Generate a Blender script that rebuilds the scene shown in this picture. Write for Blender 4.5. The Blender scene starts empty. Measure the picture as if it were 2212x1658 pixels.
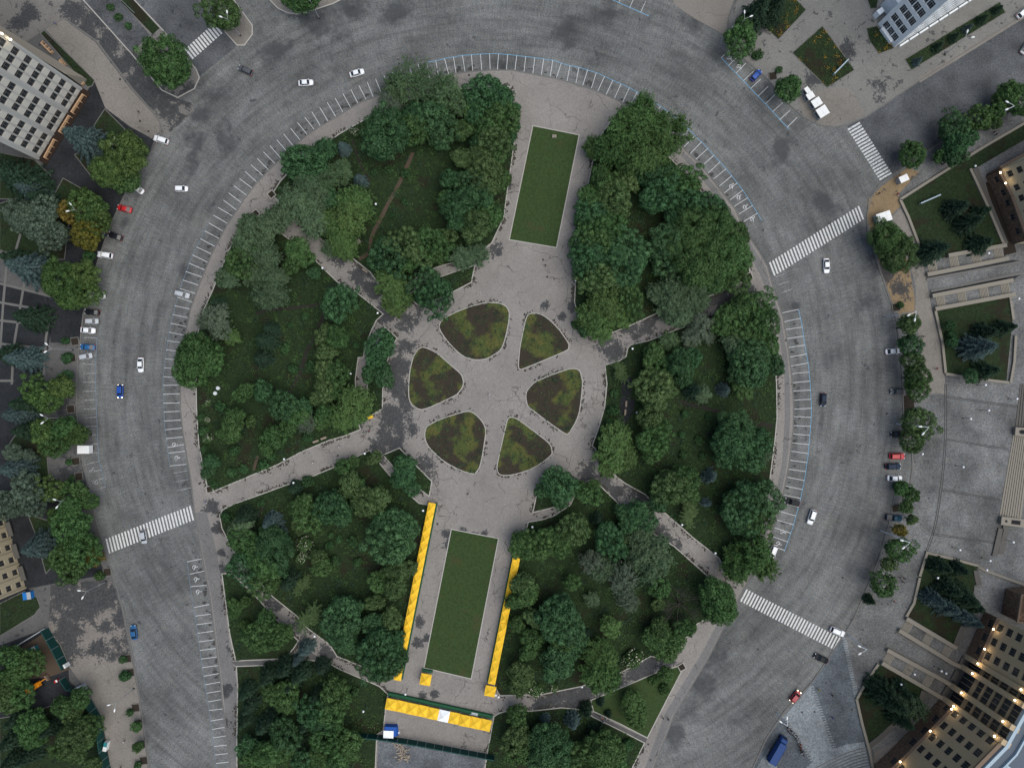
import bpy, bmesh, math, random
import numpy as np
from mathutils import Vector, Matrix
from mathutils.geometry import tessellate_polygon
R = math.radians
random.seed(7)
SC = bpy.context.scene
COL = SC.collection

# ------------------------------------------------------------------ camera, sky, sun, exposure
S = 0.139            # metres on the ground per map unit (the map is 2212 x 1658 units)
H = 205.0            # flying height of the camera
cam = bpy.data.cameras.new('camera'); cam.sensor_width = 36
cam.lens = 36.0 * H / (2212 * S); cam.clip_end = 5000; cam.clip_start = 1
co = bpy.data.objects.new('camera', cam); COL.objects.link(co)
co.location = (0, 0, H); co.rotation_euler = (0, 0, 0); SC.camera = co
SUN_EL, SUN_AZ = 66, 115      # azimuth clockwise from +y: light comes from the lower right of the photo
wd = bpy.data.worlds.new('World'); SC.world = wd; wd.use_nodes = True
wn = wd.node_tree.nodes; bg = wn['Background']
sky = wn.new('ShaderNodeTexSky'); sky.sky_type = 'NISHITA'; sky.sun_disc = False
sky.sun_elevation = R(SUN_EL); sky.sun_rotation = R(SUN_AZ); sky.air_density = 1.0; sky.dust_density = 2.0; sky.ozone_density = 1.5
wd.node_tree.links.new(sky.outputs[0], bg.inputs[0]); bg.inputs[1].default_value = 0.062
sl = bpy.data.lights.new('sun', 'SUN'); sl.energy = 1.35; sl.angle = R(70); sl.color = (1.0, 0.98, 0.9)
so = bpy.data.objects.new('sun', sl); COL.objects.link(so)
so.rotation_euler = (R(90 - SUN_EL), 0, R(180 - SUN_AZ)); so.location = (60, -40, 150)
SC.view_settings.view_transform = 'Standard'; SC.view_settings.look = 'None'
SC.view_settings.exposure = 1.05; SC.view_settings.gamma = 1.0; SC.view_settings.use_curve_mapping = False

# ------------------------------------------------------------------ map helpers
OX = (0, 553, 1106, 1659); OY = (0, 414.7, 829.4, 1243.4)
def T(c, r, u, v): return (OX[c] + u / 4, OY[r] + v / 4)
def TT(c, r, *uv): return [T(c, r, *p) for p in uv]
def W(fx, fy, z=0.0):          # a map point, seen at height z, as a point of the place
    k = S * (1 - z / H)
    return Vector(((fx - 1106) * k, (829 - fy) * k, z))
def ang(fdx, fdy): return math.atan2(-fdy, fdx)

# ------------------------------------------------------------------ tagging and labels
def tag(o, label=None, cat=None, group=None, kind=None):
    for k, v in (('label', label), ('category', cat), ('group', group), ('kind', kind)):
        if v: o[k] = v
    return o
LM = []      # landmarks: (phrase, x, y)
PEND = []    # objects that get a label from what they stand beside: (object, look, x, y)
def later(o, look, fx, fy, cat, group=None):
    tag(o, None, cat, group); PEND.append((o, look, fx, fy)); return o

# ------------------------------------------------------------------ materials
class NT:
    def __init__(s, name):
        s.m = bpy.data.materials.new(name); s.m.use_nodes = True
        s.t = s.m.node_tree; s.b = s.t.nodes['Principled BSDF']; s.b.inputs['Specular IOR Level'].default_value = 0.25
        s.b.inputs['Roughness'].default_value = 0.85
        s.pos = s.n('ShaderNodeTexCoord').outputs['Object']
    def n(s, typ, **kw):
        x = s.t.nodes.new(typ)
        for k, v in kw.items(): setattr(x, k, v)
        return x
    def set(s, sock, v):
        if isinstance(v, bpy.types.NodeSocket): s.t.links.new(v, sock)
        else: sock.default_value = v
    def noise(s, scale, detail=2, rough=0.5, vec=None, dist=0.0):
        x = s.n('ShaderNodeTexNoise'); s.set(x.inputs['Vector'], vec or s.pos)
        x.inputs['Scale'].default_value = scale; x.inputs['Detail'].default_value = detail
        x.inputs['Roughness'].default_value = rough; x.inputs['Distortion'].default_value = dist
        return x.outputs[0]
    def ramp(s, f, *st):
        x = s.n('ShaderNodeValToRGB'); s.set(x.inputs[0], f); e = x.color_ramp.elements
        while len(e) < len(st): e.new(0.5)
        for i, (p, c) in enumerate(st):
            e[i].position = p
            e[i].color = (*(c if isinstance(c, tuple) else (c, c, c)), 1)
        return x.outputs[0]
    def step(s, f, a, b):
        x = s.n('ShaderNodeMapRange'); x.interpolation_type = 'SMOOTHSTEP'; s.set(x.inputs[0], f)
        x.inputs[1].default_value = a; x.inputs[2].default_value = b
        return x.outputs[0]
    def math(s, op, a, b=0.0, c=None):
        x = s.n('ShaderNodeMath', operation=op); s.set(x.inputs[0], a); s.set(x.inputs[1], b)
        if c is not None: s.set(x.inputs[2], c)
        return x.outputs[0]
    def mix(s, f, a, b, mode='MIX'):
        x = s.n('ShaderNodeMix', data_type='RGBA', blend_type=mode)
        s.set(x.inputs[0], f)
        for i, v in ((6, a), (7, b)): s.set(x.inputs[i], (*v, 1) if isinstance(v, tuple) else v)
        return x.outputs[2]
    def vor(s, scale, feat='DISTANCE_TO_EDGE', vec=None):
        x = s.n('ShaderNodeTexVoronoi', feature=feat); s.set(x.inputs['Vector'], vec or s.pos)
        x.inputs['Scale'].default_value = scale
        return x.outputs[0]
    def warp(s, scale, amt):
        x = s.n('ShaderNodeTexNoise'); s.set(x.inputs['Vector'], s.pos); x.inputs['Scale'].default_value = scale
        a = s.n('ShaderNodeVectorMath', operation='MULTIPLY_ADD'); s.set(a.inputs[0], x.outputs[1])
        a.inputs[1].default_value = (amt, amt, amt); s.set(a.inputs[2], s.pos)
        return a.outputs[0]
    def spots(s, lst):           # soft discs at places of the ground, for stains with a shape of their own
        acc = None
        for fx, fy, r in lst:
            p = W(fx, fy)
            d = s.n('ShaderNodeVectorMath', operation='DISTANCE'); s.set(d.inputs[0], s.pos); d.inputs[1].default_value = (p.x, p.y, 0)
            m = s.n('ShaderNodeMapRange'); s.set(m.inputs[0], d.outputs['Value']); m.inputs[1].default_value = r * S * 2.1; m.inputs[2].default_value = 0.0
            acc = m.outputs[0] if acc is None else s.math('MAXIMUM', acc, m.outputs[0])
        return acc
    def bump(s, h, dist, strength=0.6):
        x = s.n('ShaderNodeBump'); x.inputs['Strength'].default_value = strength; x.inputs['Distance'].default_value = dist
        s.set(x.inputs['Height'], h); s.t.links.new(x.outputs[0], s.b.inputs['Normal'])
    def done(s, col, rough=None):
        s.set(s.b.inputs['Base Color'], (*col, 1) if isinstance(col, tuple) else col)
        if rough is not None: s.set(s.b.inputs['Roughness'], rough)
        return s.m
M = {}
def simple(name, c, rough=0.6, spec=0.3, metal=0.0, var=0.15, sc=3.0, emit=0.0):
    t = NT(name); f = t.noise(sc, 3)
    col = t.mix(f, tuple(v * (1 - var) for v in c), tuple(min(1, v * (1 + var)) for v in c))
    t.b.inputs['Specular IOR Level'].default_value = spec; t.b.inputs['Metallic'].default_value = metal
    if emit:
        t.b.inputs['Emission Color'].default_value = (*c, 1); t.b.inputs['Emission Strength'].default_value = emit
    M[name] = t.done(col, rough); return M[name]

def road_mat(name, warm, cool, dark, stain=0.66, rings=True, soft=None):
    t = NT(name)
    g1 = t.noise(2.6, 3, 0.75); g2 = t.noise(0.06, 4, 0.6); g3 = t.noise(2.1, 3, 0.6)
    c = W(1055, 830)
    if rings:
        d = t.n('ShaderNodeVectorMath', operation='SUBTRACT'); t.set(d.inputs[0], t.pos); d.inputs[1].default_value = (c.x, c.y, 0)
        x = t.n('ShaderNodeSeparateXYZ'); t.set(x.inputs[0], d.outputs[0])
        an = t.math('ARCTAN2', x.outputs[1], x.outputs[0])
        ln = t.n('ShaderNodeVectorMath', operation='LENGTH'); t.set(ln.inputs[0], d.outputs[0])
        v = t.n('ShaderNodeCombineXYZ'); t.set(v.inputs[0], t.math('MULTIPLY', ln.outputs['Value'], 0.5)); t.set(v.inputs[1], t.math('MULTIPLY', an, 7.0))
        st = t.noise(1.0, 4, 0.6, v.outputs[0])
        v2 = t.n('ShaderNodeCombineXYZ'); t.set(v2.inputs[0], t.math('MULTIPLY', ln.outputs['Value'], 0.35)); t.set(v2.inputs[1], t.math('MULTIPLY', an, 190.0))
        fan = t.noise(1.0, 2, 0.5, v2.outputs[0])
    else:
        st = t.noise(0.15, 3); fan = t.noise(1.5, 2)
    col = t.mix(t.step(g3, 0.35, 0.65), cool, warm)
    col = t.mix(1.0, col, t.ramp(g1, (0.25, 0.42), (0.5, 0.97), (0.75, 1.5)), 'MULTIPLY')
    col = t.mix(1.0, col, t.ramp(fan, (0.25, 0.82), (0.75, 1.18)), 'MULTIPLY')
    col = t.mix(1.0, col, t.ramp(g2, (0.3, 0.64), (0.7, 1.28)), 'MULTIPLY')
    col = t.mix(1.0, col, t.ramp(st, (0.28, 0.66), (0.5, 1.0), (0.72, 1.24)), 'MULTIPLY')
    blot = t.step(t.noise(0.33, 6, 0.62, t.warp(0.5, 1.5)), stain, stain + 0.07)
    col = t.mix(t.math('MULTIPLY', blot, 0.75), col, dark)
    smu = t.math('MULTIPLY', t.step(t.noise(0.13, 6, 0.65, t.warp(0.2, 4.0)), 0.56, 0.72), t.step(g1, 0.25, 0.6))
    col = t.mix(t.math('MULTIPLY', smu, 0.5), col, tuple(v * 1.2 for v in dark))
    pale = t.step(t.noise(0.09, 5, 0.6), 0.58, 0.74)
    col = t.mix(t.math('MULTIPLY', pale, 0.25), col, tuple(v * 1.45 for v in warm))
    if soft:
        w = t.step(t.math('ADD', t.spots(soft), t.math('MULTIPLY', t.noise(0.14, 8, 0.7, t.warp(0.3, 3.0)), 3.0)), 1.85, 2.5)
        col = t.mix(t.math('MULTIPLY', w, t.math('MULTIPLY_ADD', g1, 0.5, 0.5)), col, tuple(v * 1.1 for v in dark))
    t.bump(g1, 0.05, 0.5)
    M[name] = t.done(col, 0.85)
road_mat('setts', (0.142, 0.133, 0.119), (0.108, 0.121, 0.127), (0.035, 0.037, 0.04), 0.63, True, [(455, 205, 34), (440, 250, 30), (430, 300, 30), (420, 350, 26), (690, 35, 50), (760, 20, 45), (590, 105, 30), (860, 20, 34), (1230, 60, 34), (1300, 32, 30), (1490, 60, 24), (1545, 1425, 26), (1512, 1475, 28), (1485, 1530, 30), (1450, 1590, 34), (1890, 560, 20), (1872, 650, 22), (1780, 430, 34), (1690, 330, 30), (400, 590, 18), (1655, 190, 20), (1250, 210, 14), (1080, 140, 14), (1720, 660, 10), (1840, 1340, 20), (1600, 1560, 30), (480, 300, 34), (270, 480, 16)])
road_mat('side_road', (0.085, 0.085, 0.085), (0.07, 0.077, 0.086), (0.03, 0.032, 0.036), 0.62, False)
road_mat('dark_asphalt', (0.022, 0.023, 0.025), (0.016, 0.019, 0.023), (0.01, 0.01, 0.011), 0.6, False)
road_mat('gravel', (0.11, 0.112, 0.115), (0.09, 0.1, 0.112), (0.05, 0.05, 0.05), 0.7, False)
road_mat('slabs', (0.142, 0.136, 0.126), (0.118, 0.126, 0.131), (0.06, 0.06, 0.06), 0.7, False)
road_mat('blue_setts', (0.098, 0.107, 0.115), (0.082, 0.098, 0.112), (0.04, 0.045, 0.05), 0.75, False)
road_mat('pale_setts', (0.21, 0.225, 0.23), (0.185, 0.212, 0.23), (0.14, 0.148, 0.152), 0.75, False)

def pave_mat(name, base, stains, cr=1.0, blot=0.69):
    t = NT(name)
    g1 = t.noise(3.0, 3, 0.7); g2 = t.noise(0.07, 4, 0.6)
    col = t.mix(t.noise(0.9, 2), tuple(v * 0.9 for v in base), tuple(v * 1.08 for v in base))
    col = t.mix(1.0, col, t.ramp(g1, (0.25, 0.72), (0.75, 1.25)), 'MULTIPLY')
    col = t.mix(1.0, col, t.ramp(g2, (0.3, 0.84), (0.7, 1.1)), 'MULTIPLY')
    wv = t.warp(0.28, 3.4)
    e1 = t.vor(0.115, vec=wv); e2 = t.vor(0.3, vec=t.warp(0.7, 1.6))
    m1 = t.math('SUBTRACT', 1.0, t.step(e1, 0.002, 0.012))
    m2 = t.math('MULTIPLY', t.math('SUBTRACT', 1.0, t.step(e2, 0.004, 0.03)), t.step(t.noise(0.06, 2), 0.55, 0.66))
    m1 = t.math('MULTIPLY', m1, t.step(t.noise(0.11, 2), 0.42, 0.6))
    crk = t.math('MULTIPLY', t.math('MAXIMUM', m1, t.math('MULTIPLY', m2, 0.7)), 0.72 * cr)
    col = t.mix(crk, col, tuple(v * 0.18 for v in base))
    bl = t.step(t.noise(0.45, 6, 0.6, t.warp(0.5, 1.5)), blot, blot + 0.03)
    col = t.mix(t.math('MULTIPLY', bl, 0.7), col, (0.03, 0.032, 0.036))
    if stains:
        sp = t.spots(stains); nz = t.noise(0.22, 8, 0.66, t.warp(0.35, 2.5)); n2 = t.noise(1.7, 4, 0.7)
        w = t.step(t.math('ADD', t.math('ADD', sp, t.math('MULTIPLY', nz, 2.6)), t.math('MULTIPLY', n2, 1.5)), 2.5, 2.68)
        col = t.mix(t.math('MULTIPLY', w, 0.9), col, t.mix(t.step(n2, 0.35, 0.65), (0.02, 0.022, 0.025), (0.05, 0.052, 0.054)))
    t.bump(g1, 0.03, 0.3)
    M[name] = t.done(col, 0.85)
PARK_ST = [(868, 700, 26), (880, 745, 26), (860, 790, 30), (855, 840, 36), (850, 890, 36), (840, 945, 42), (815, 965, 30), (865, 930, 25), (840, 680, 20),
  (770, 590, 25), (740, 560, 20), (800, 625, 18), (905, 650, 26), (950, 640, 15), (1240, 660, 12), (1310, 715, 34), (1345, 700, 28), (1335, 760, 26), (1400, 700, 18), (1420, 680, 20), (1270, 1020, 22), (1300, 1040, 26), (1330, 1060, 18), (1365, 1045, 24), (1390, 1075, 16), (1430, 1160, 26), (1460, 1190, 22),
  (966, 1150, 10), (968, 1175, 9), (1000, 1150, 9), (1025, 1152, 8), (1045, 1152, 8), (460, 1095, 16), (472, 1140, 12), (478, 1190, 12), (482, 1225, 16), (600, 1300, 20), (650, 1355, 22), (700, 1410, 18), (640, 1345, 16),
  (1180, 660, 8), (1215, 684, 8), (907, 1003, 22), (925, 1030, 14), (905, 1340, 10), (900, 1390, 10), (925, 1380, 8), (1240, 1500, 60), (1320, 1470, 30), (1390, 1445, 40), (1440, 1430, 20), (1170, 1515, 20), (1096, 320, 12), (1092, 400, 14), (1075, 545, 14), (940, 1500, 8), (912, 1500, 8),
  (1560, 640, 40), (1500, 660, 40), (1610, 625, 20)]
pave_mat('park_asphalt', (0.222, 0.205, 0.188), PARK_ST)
pave_mat('sidewalk', (0.155, 0.15, 0.146), [(480, 1560, 12), (500, 1400, 10), (487, 1490, 12)], 0.8, 0.66)
pave_mat('west_walk', (0.10, 0.097, 0.094), [(150, 700, 30), (160, 900, 40), (165, 1040, 40), (140, 1020, 20), (120, 700, 20)], 0.5, 0.6)
pave_mat('service_asphalt', (0.17, 0.158, 0.145), [(190, 60, 34), (235, 95, 34), (270, 130, 36), (300, 165, 36), (330, 200, 40), (370, 230, 40), (320, 230, 22), (400, 215, 30), (215, 45, 24), (160, 30, 24), (60, 30, 20), (40, 50, 20)], 0.6, 0.6)
pave_mat('worn_yard', (0.185, 0.165, 0.145), [(130, 1290, 60), (190, 1300, 55), (240, 1290, 50), (150, 1350, 40), (140, 1400, 34), (262, 1340, 26), (265, 1390, 26), (275, 1410, 20), (160, 1330, 25), (230, 1350, 20), (215, 1400, 22), (245, 1420, 20)], 0.4, 0.6)
pave_mat('dirt', (0.21, 0.15, 0.085), [(1930, 620, 30), (1920, 590, 20)], 0.2, 0.6)
pave_mat('pale_walk', (0.185, 0.168, 0.148), None, 0.5, 0.68)
pave_mat('plaza_ne', (0.17, 0.165, 0.152), [(1800, 160, 20), (1835, 110, 20), (1900, 190, 20), (1760, 170, 20), (1640, 60, 20), (1560, 30, 10)], 0.3, 0.6)

def lawn_mat(name, g, soil, th, dryc, dryth=0.62, con=0.45):
    t = NT(name)
    a = t.noise(0.12, 5, 0.6); b = t.noise(1.6, 4, 0.7); c = t.noise(0.35, 4, 0.6)
    col = t.mix(t.step(b, 0.3, 0.7), tuple(v * (1 - con) for v in g), tuple(v * (1 + con * .9) for v in g))
    col = t.mix(t.math('MULTIPLY', t.step(c, dryth, dryth + 0.14), 0.7), col, dryc)
    col = t.mix(t.math('MULTIPLY', t.step(a, th, th + 0.12), 0.8), col, soil)
    t.bump(b, 0.12, 0.8)
    M[name] = t.done(col, 0.95)
lawn_mat('woodland_grass', (0.0145, 0.028, 0.0088), (0.0175, 0.0145, 0.008), 0.53, (0.03, 0.03, 0.01))
lawn_mat('mown_grass', (0.03, 0.053, 0.0155), (0.046, 0.05, 0.018), 0.56, (0.041, 0.052, 0.015), 0.56, 0.25)
lawn_mat('garden_grass', (0.015, 0.027, 0.009), (0.018, 0.014, 0.008), 0.5, (0.026, 0.025, 0.009))
def bed_mat():
    t = NT('flower_bed')
    b = t.noise(1.8, 4, 0.7); c = t.noise(0.22, 3, 0.55); a = t.noise(0.13, 3, 0.5)
    col = t.mix(t.step(b, 0.3, 0.7), (0.034, 0.052, 0.014), (0.082, 0.094, 0.028))
    col = t.mix(t.math('MULTIPLY', t.step(c, 0.46, 0.58), 0.8), col, t.mix(t.step(b, 0.35, 0.6), (0.055, 0.058, 0.016), (0.098, 0.09, 0.026)))
    col = t.mix(t.math('MULTIPLY', t.step(t.math('ADD', a, t.math('MULTIPLY', b, 0.16)), 0.53, 0.61), 0.95), col, t.mix(b, (0.016, 0.014, 0.012), (0.05, 0.038, 0.026)))
    t.bump(b, 0.2, 0.9); M['flower_bed'] = t.done(col, 0.95)
bed_mat()
for a in (('kerb_stone', (0.36, 0.34, 0.31), 0.9, 0.2), ('kerb_grey', (0.135, 0.13, 0.122), 0.9, 0.2), ('dark_joint', (0.055, 0.054, 0.052), 0.9, 0.1), ('litter', (0.045, 0.041, 0.033), 0.95, 0.1), ('soil', (0.03, 0.024, 0.018), 0.95, 0.1), ('trodden_soil', (0.075, 0.055, 0.04), 0.95, 0.1), ('dark_trail', (0.026, 0.024, 0.02), 0.95, 0.1),
          ('stone', (0.22, 0.2, 0.165), 0.9, 0.2), ('stone_dark', (0.10, 0.094, 0.084), 0.9, 0.2), ('brown_stone', (0.18, 0.13, 0.095), 0.9, 0.2),
          ('black_metal', (0.02, 0.02, 0.022), 0.5, 0.4), ('grey_metal', (0.3, 0.32, 0.33), 0.5, 0.4), ('pale_metal', (0.55, 0.58, 0.6), 0.4, 0.4), ('white_paint', (0.72, 0.72, 0.7), 0.6, 0.3),
          ('tyre', (0.015, 0.015, 0.016), 0.9, 0.2), ('rim', (0.35, 0.36, 0.37), 0.35, 0.5), ('yellow_cloth', (0.82, 0.49, 0.03), 0.65, 0.25), ('white_cloth', (0.82, 0.84, 0.86), 0.7, 0.2), ('green_cloth', (0.02, 0.095, 0.045), 0.8, 0.2), ('fence_green', (0.006, 0.045, 0.038), 0.7, 0.25),
          ('blue_cloth', (0.006, 0.07, 0.32), 0.6, 0.3), ('bark', (0.045, 0.036, 0.028), 0.95, 0.1), ('pale_bark', (0.16, 0.15, 0.13), 0.9, 0.1), ('timber', (0.3, 0.245, 0.19), 0.9, 0.15), ('orange_frame', (0.45, 0.29, 0.17), 0.7, 0.2), ('rust_soil', (0.028, 0.019, 0.015), 0.95, 0.1),
          ('digger_orange', (0.75, 0.26, 0.01), 0.5, 0.3), ('bin_blue', (0.01, 0.14, 0.42), 0.5, 0.3), ('teal_paint', (0.02, 0.18, 0.2), 0.5, 0.3), ('globe_glass', (0.8, 0.82, 0.84), 0.3, 0.4), ('skin', (0.42, 0.27, 0.2), 0.6, 0.3), ('hair_dark', (0.02, 0.015, 0.012), 0.7, 0.3),
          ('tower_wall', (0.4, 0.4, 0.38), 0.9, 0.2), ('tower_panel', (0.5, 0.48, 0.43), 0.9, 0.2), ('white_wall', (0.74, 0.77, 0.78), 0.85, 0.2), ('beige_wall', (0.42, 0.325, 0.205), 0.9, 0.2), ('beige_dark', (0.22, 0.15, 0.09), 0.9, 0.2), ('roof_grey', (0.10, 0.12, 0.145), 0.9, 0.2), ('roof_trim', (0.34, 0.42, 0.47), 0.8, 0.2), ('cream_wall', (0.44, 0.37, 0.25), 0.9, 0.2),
          ('window_frame', (0.42, 0.43, 0.42), 0.6, 0.3), ('frame_brown', (0.16, 0.13, 0.1), 0.6, 0.3), ('core_dark', (0.02, 0.02, 0.022), 0.9, 0.1), ('rubber_red', (0.45, 0.02, 0.02), 0.4, 0.4), ('lens_clear', (0.4, 0.42, 0.44), 0.3, 0.4)):
    simple(a[0], a[1], a[2], a[3])
simple('yellow_cloth', (0.8, 0.48, 0.03), 0.7, 0.2, 0, 0.28, 0.9)
simple('glass', (0.025, 0.032, 0.04), 0.08, 0.5, 0, 0.3, 0.6)
simple('car_glass', (0.014, 0.018, 0.022), 0.08, 0.5)
simple('lamp_lit', (1.0, 0.8, 0.5), 0.4, 0.2, 0, 0, 1, 6.0)
simple('head_lit', (1.0, 0.85, 0.6), 0.4, 0.2, 0, 0, 1, 2.0)
def brick_mat():
    t = NT('brown_brick'); w = t.noise(1.5, 3, 0.7); v = t.vor(1.3, 'F1')
    col = t.mix(t.step(w, 0.35, 0.65), (0.12, 0.078, 0.05), (0.21, 0.14, 0.095)); col = t.mix(t.math('MULTIPLY', t.step(v, 0.3, 0.6), 0.45), col, (0.07, 0.05, 0.036))
    M['brown_brick'] = t.done(col, 0.9)
brick_mat()
def worn_paint(name, c, keep=0.5, under=(0.11, 0.112, 0.116)):
    t = NT(name); f = t.step(t.noise(2.4, 4, 0.7), keep - 0.14, keep + 0.02)
    M[name] = t.done(t.mix(f, under, tuple(c)), 0.8)
worn_paint('paint_white', (0.58, 0.59, 0.59), 0.42); worn_paint('paint_zebra', (0.58, 0.58, 0.56), 0.45); worn_paint('paint_worn', (0.55, 0.56, 0.55), 0.5)
worn_paint('paint_blue', (0.13, 0.32, 0.48), 0.43); worn_paint('paint_faint', (0.35, 0.36, 0.36), 0.52); worn_paint('paint_blue_faint', (0.13, 0.2, 0.27), 0.5)
def paint(name, c, metal=0.0):
    t = NT(name); t.b.inputs['Metallic'].default_value = metal; t.b.inputs['Coat Weight'].default_value = 0.15; t.b.inputs['Coat Roughness'].default_value = 0.2
    t.b.inputs['Specular IOR Level'].default_value = 0.4 if max(c) > .2 else 0.12
    t.b.inputs['Coat Weight'].default_value = 0.15 if max(c) > .2 else 0.0
    M[name] = t.done(t.mix(t.noise(1.2, 3), tuple(v * 0.88 for v in c), c), 0.42)
for a in (('car_white', (0.78, 0.79, 0.8)), ('car_silver', (0.42, 0.44, 0.46)), ('car_black', (0.012, 0.014, 0.017)), ('car_grey', (0.085, 0.09, 0.097)), ('car_red', (0.42, 0.012, 0.016)), ('car_blue', (0.008, 0.065, 0.33)), ('car_navy', (0.01, 0.022, 0.045)), ('car_teal', (0.012, 0.05, 0.085)), ('car_skyblue', (0.012, 0.095, 0.24)), ('truck_blue', (0.02, 0.055, 0.18)), ('car_cream', (0.66, 0.65, 0.6)), ('car_dullred', (0.33, 0.025, 0.035))):
    paint(*a)
def leaf_mat(name, c, c2, hue=0.02, tr=0.25):
    t = NT(name)
    oi = t.n('ShaderNodeObjectInfo'); ge = t.n('ShaderNodeNewGeometry')
    at = t.n('ShaderNodeAttribute'); at.attribute_name = 'clump'
    col = t.mix(t.math('MULTIPLY_ADD', ge.outputs['Random Per Island'], 0.5, t.math('MULTIPLY', at.outputs['Fac'], 0.5)), tuple(v * 0.8 for v in c), tuple(v * 1.3 for v in c2))
    col = t.mix(t.math('MULTIPLY', t.step(t.noise(0.5, 3), 0.42, 0.66), 0.55), col, tuple(min(1, v * 1.35 + 0.004) for v in c2))
    hs = t.n('ShaderNodeHueSaturation'); t.set(hs.inputs['Color'], col)
    t.set(hs.inputs['Hue'], t.math('MULTIPLY_ADD', oi.outputs['Random'], hue, 0.5 - hue / 2))
    t.set(hs.inputs['Value'], t.math('MULTIPLY_ADD', t.math('FRACT', t.math('MULTIPLY', oi.outputs['Random'], 7.31)), 0.32, 0.86))
    t.set(t.b.inputs['Base Color'], hs.outputs[0]); t.b.inputs['Roughness'].default_value = 0.6; t.b.inputs['Specular IOR Level'].default_value = 0.2
    tl = t.n('ShaderNodeBsdfTranslucent'); t.set(tl.inputs[0], hs.outputs[0])
    mx = t.n('ShaderNodeMixShader'); mx.inputs[0].default_value = tr
    t.t.links.new(t.b.outputs[0], mx.inputs[1]); t.t.links.new(tl.outputs[0], mx.inputs[2])
    t.t.links.new(mx.outputs[0], t.t.nodes['Material Output'].inputs[0])
    M[name] = t.m
leaf_mat('leaf_m', (0.025, 0.064, 0.02), (0.072, 0.138, 0.044)); leaf_mat('leaf_d', (0.018, 0.054, 0.023), (0.054, 0.122, 0.048)); leaf_mat('leaf_D', (0.022, 0.06, 0.026), (0.064, 0.138, 0.056))
leaf_mat('leaf_o', (0.036, 0.072, 0.024), (0.086, 0.138, 0.05)); leaf_mat('leaf_w', (0.042, 0.084, 0.036), (0.088, 0.148, 0.068)); leaf_mat('leaf_y', (0.042, 0.088, 0.024), (0.092, 0.16, 0.05))
leaf_mat('leaf_g', (0.044, 0.084, 0.042), (0.092, 0.145, 0.076)); leaf_mat('leaf_G', (0.05, 0.085, 0.058), (0.11, 0.15, 0.105)); leaf_mat('leaf_W', (0.028, 0.066, 0.019), (0.066, 0.13, 0.038))
leaf_mat('leaf_s', (0.035, 0.066, 0.066), (0.085, 0.13, 0.125)); leaf_mat('leaf_k', (0.011, 0.03, 0.018), (0.03, 0.062, 0.034)); leaf_mat('leaf_a', (0.065, 0.076, 0.018), (0.165, 0.13, 0.026), 0.05)
leaf_mat('leaf_b', (0.024, 0.066, 0.024), (0.058, 0.125, 0.046)); leaf_mat('leaf_p', (0.03, 0.06, 0.022), (0.075, 0.115, 0.04)); leaf_mat('petal', (0.3, 0.3, 0.24), (0.5, 0.48, 0.38), 0.04)
leaf_mat('twig', (0.045, 0.042, 0.036), (0.085, 0.078, 0.066)); leaf_mat('leaf_S', (0.06, 0.09, 0.058), (0.12, 0.155, 0.105)); leaf_mat('petal_orange', (0.3, 0.16, 0.02), (0.42, 0.26, 0.03)); leaf_mat('leaf_O', (0.034, 0.072, 0.022), (0.084, 0.135, 0.038), 0.03)

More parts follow.
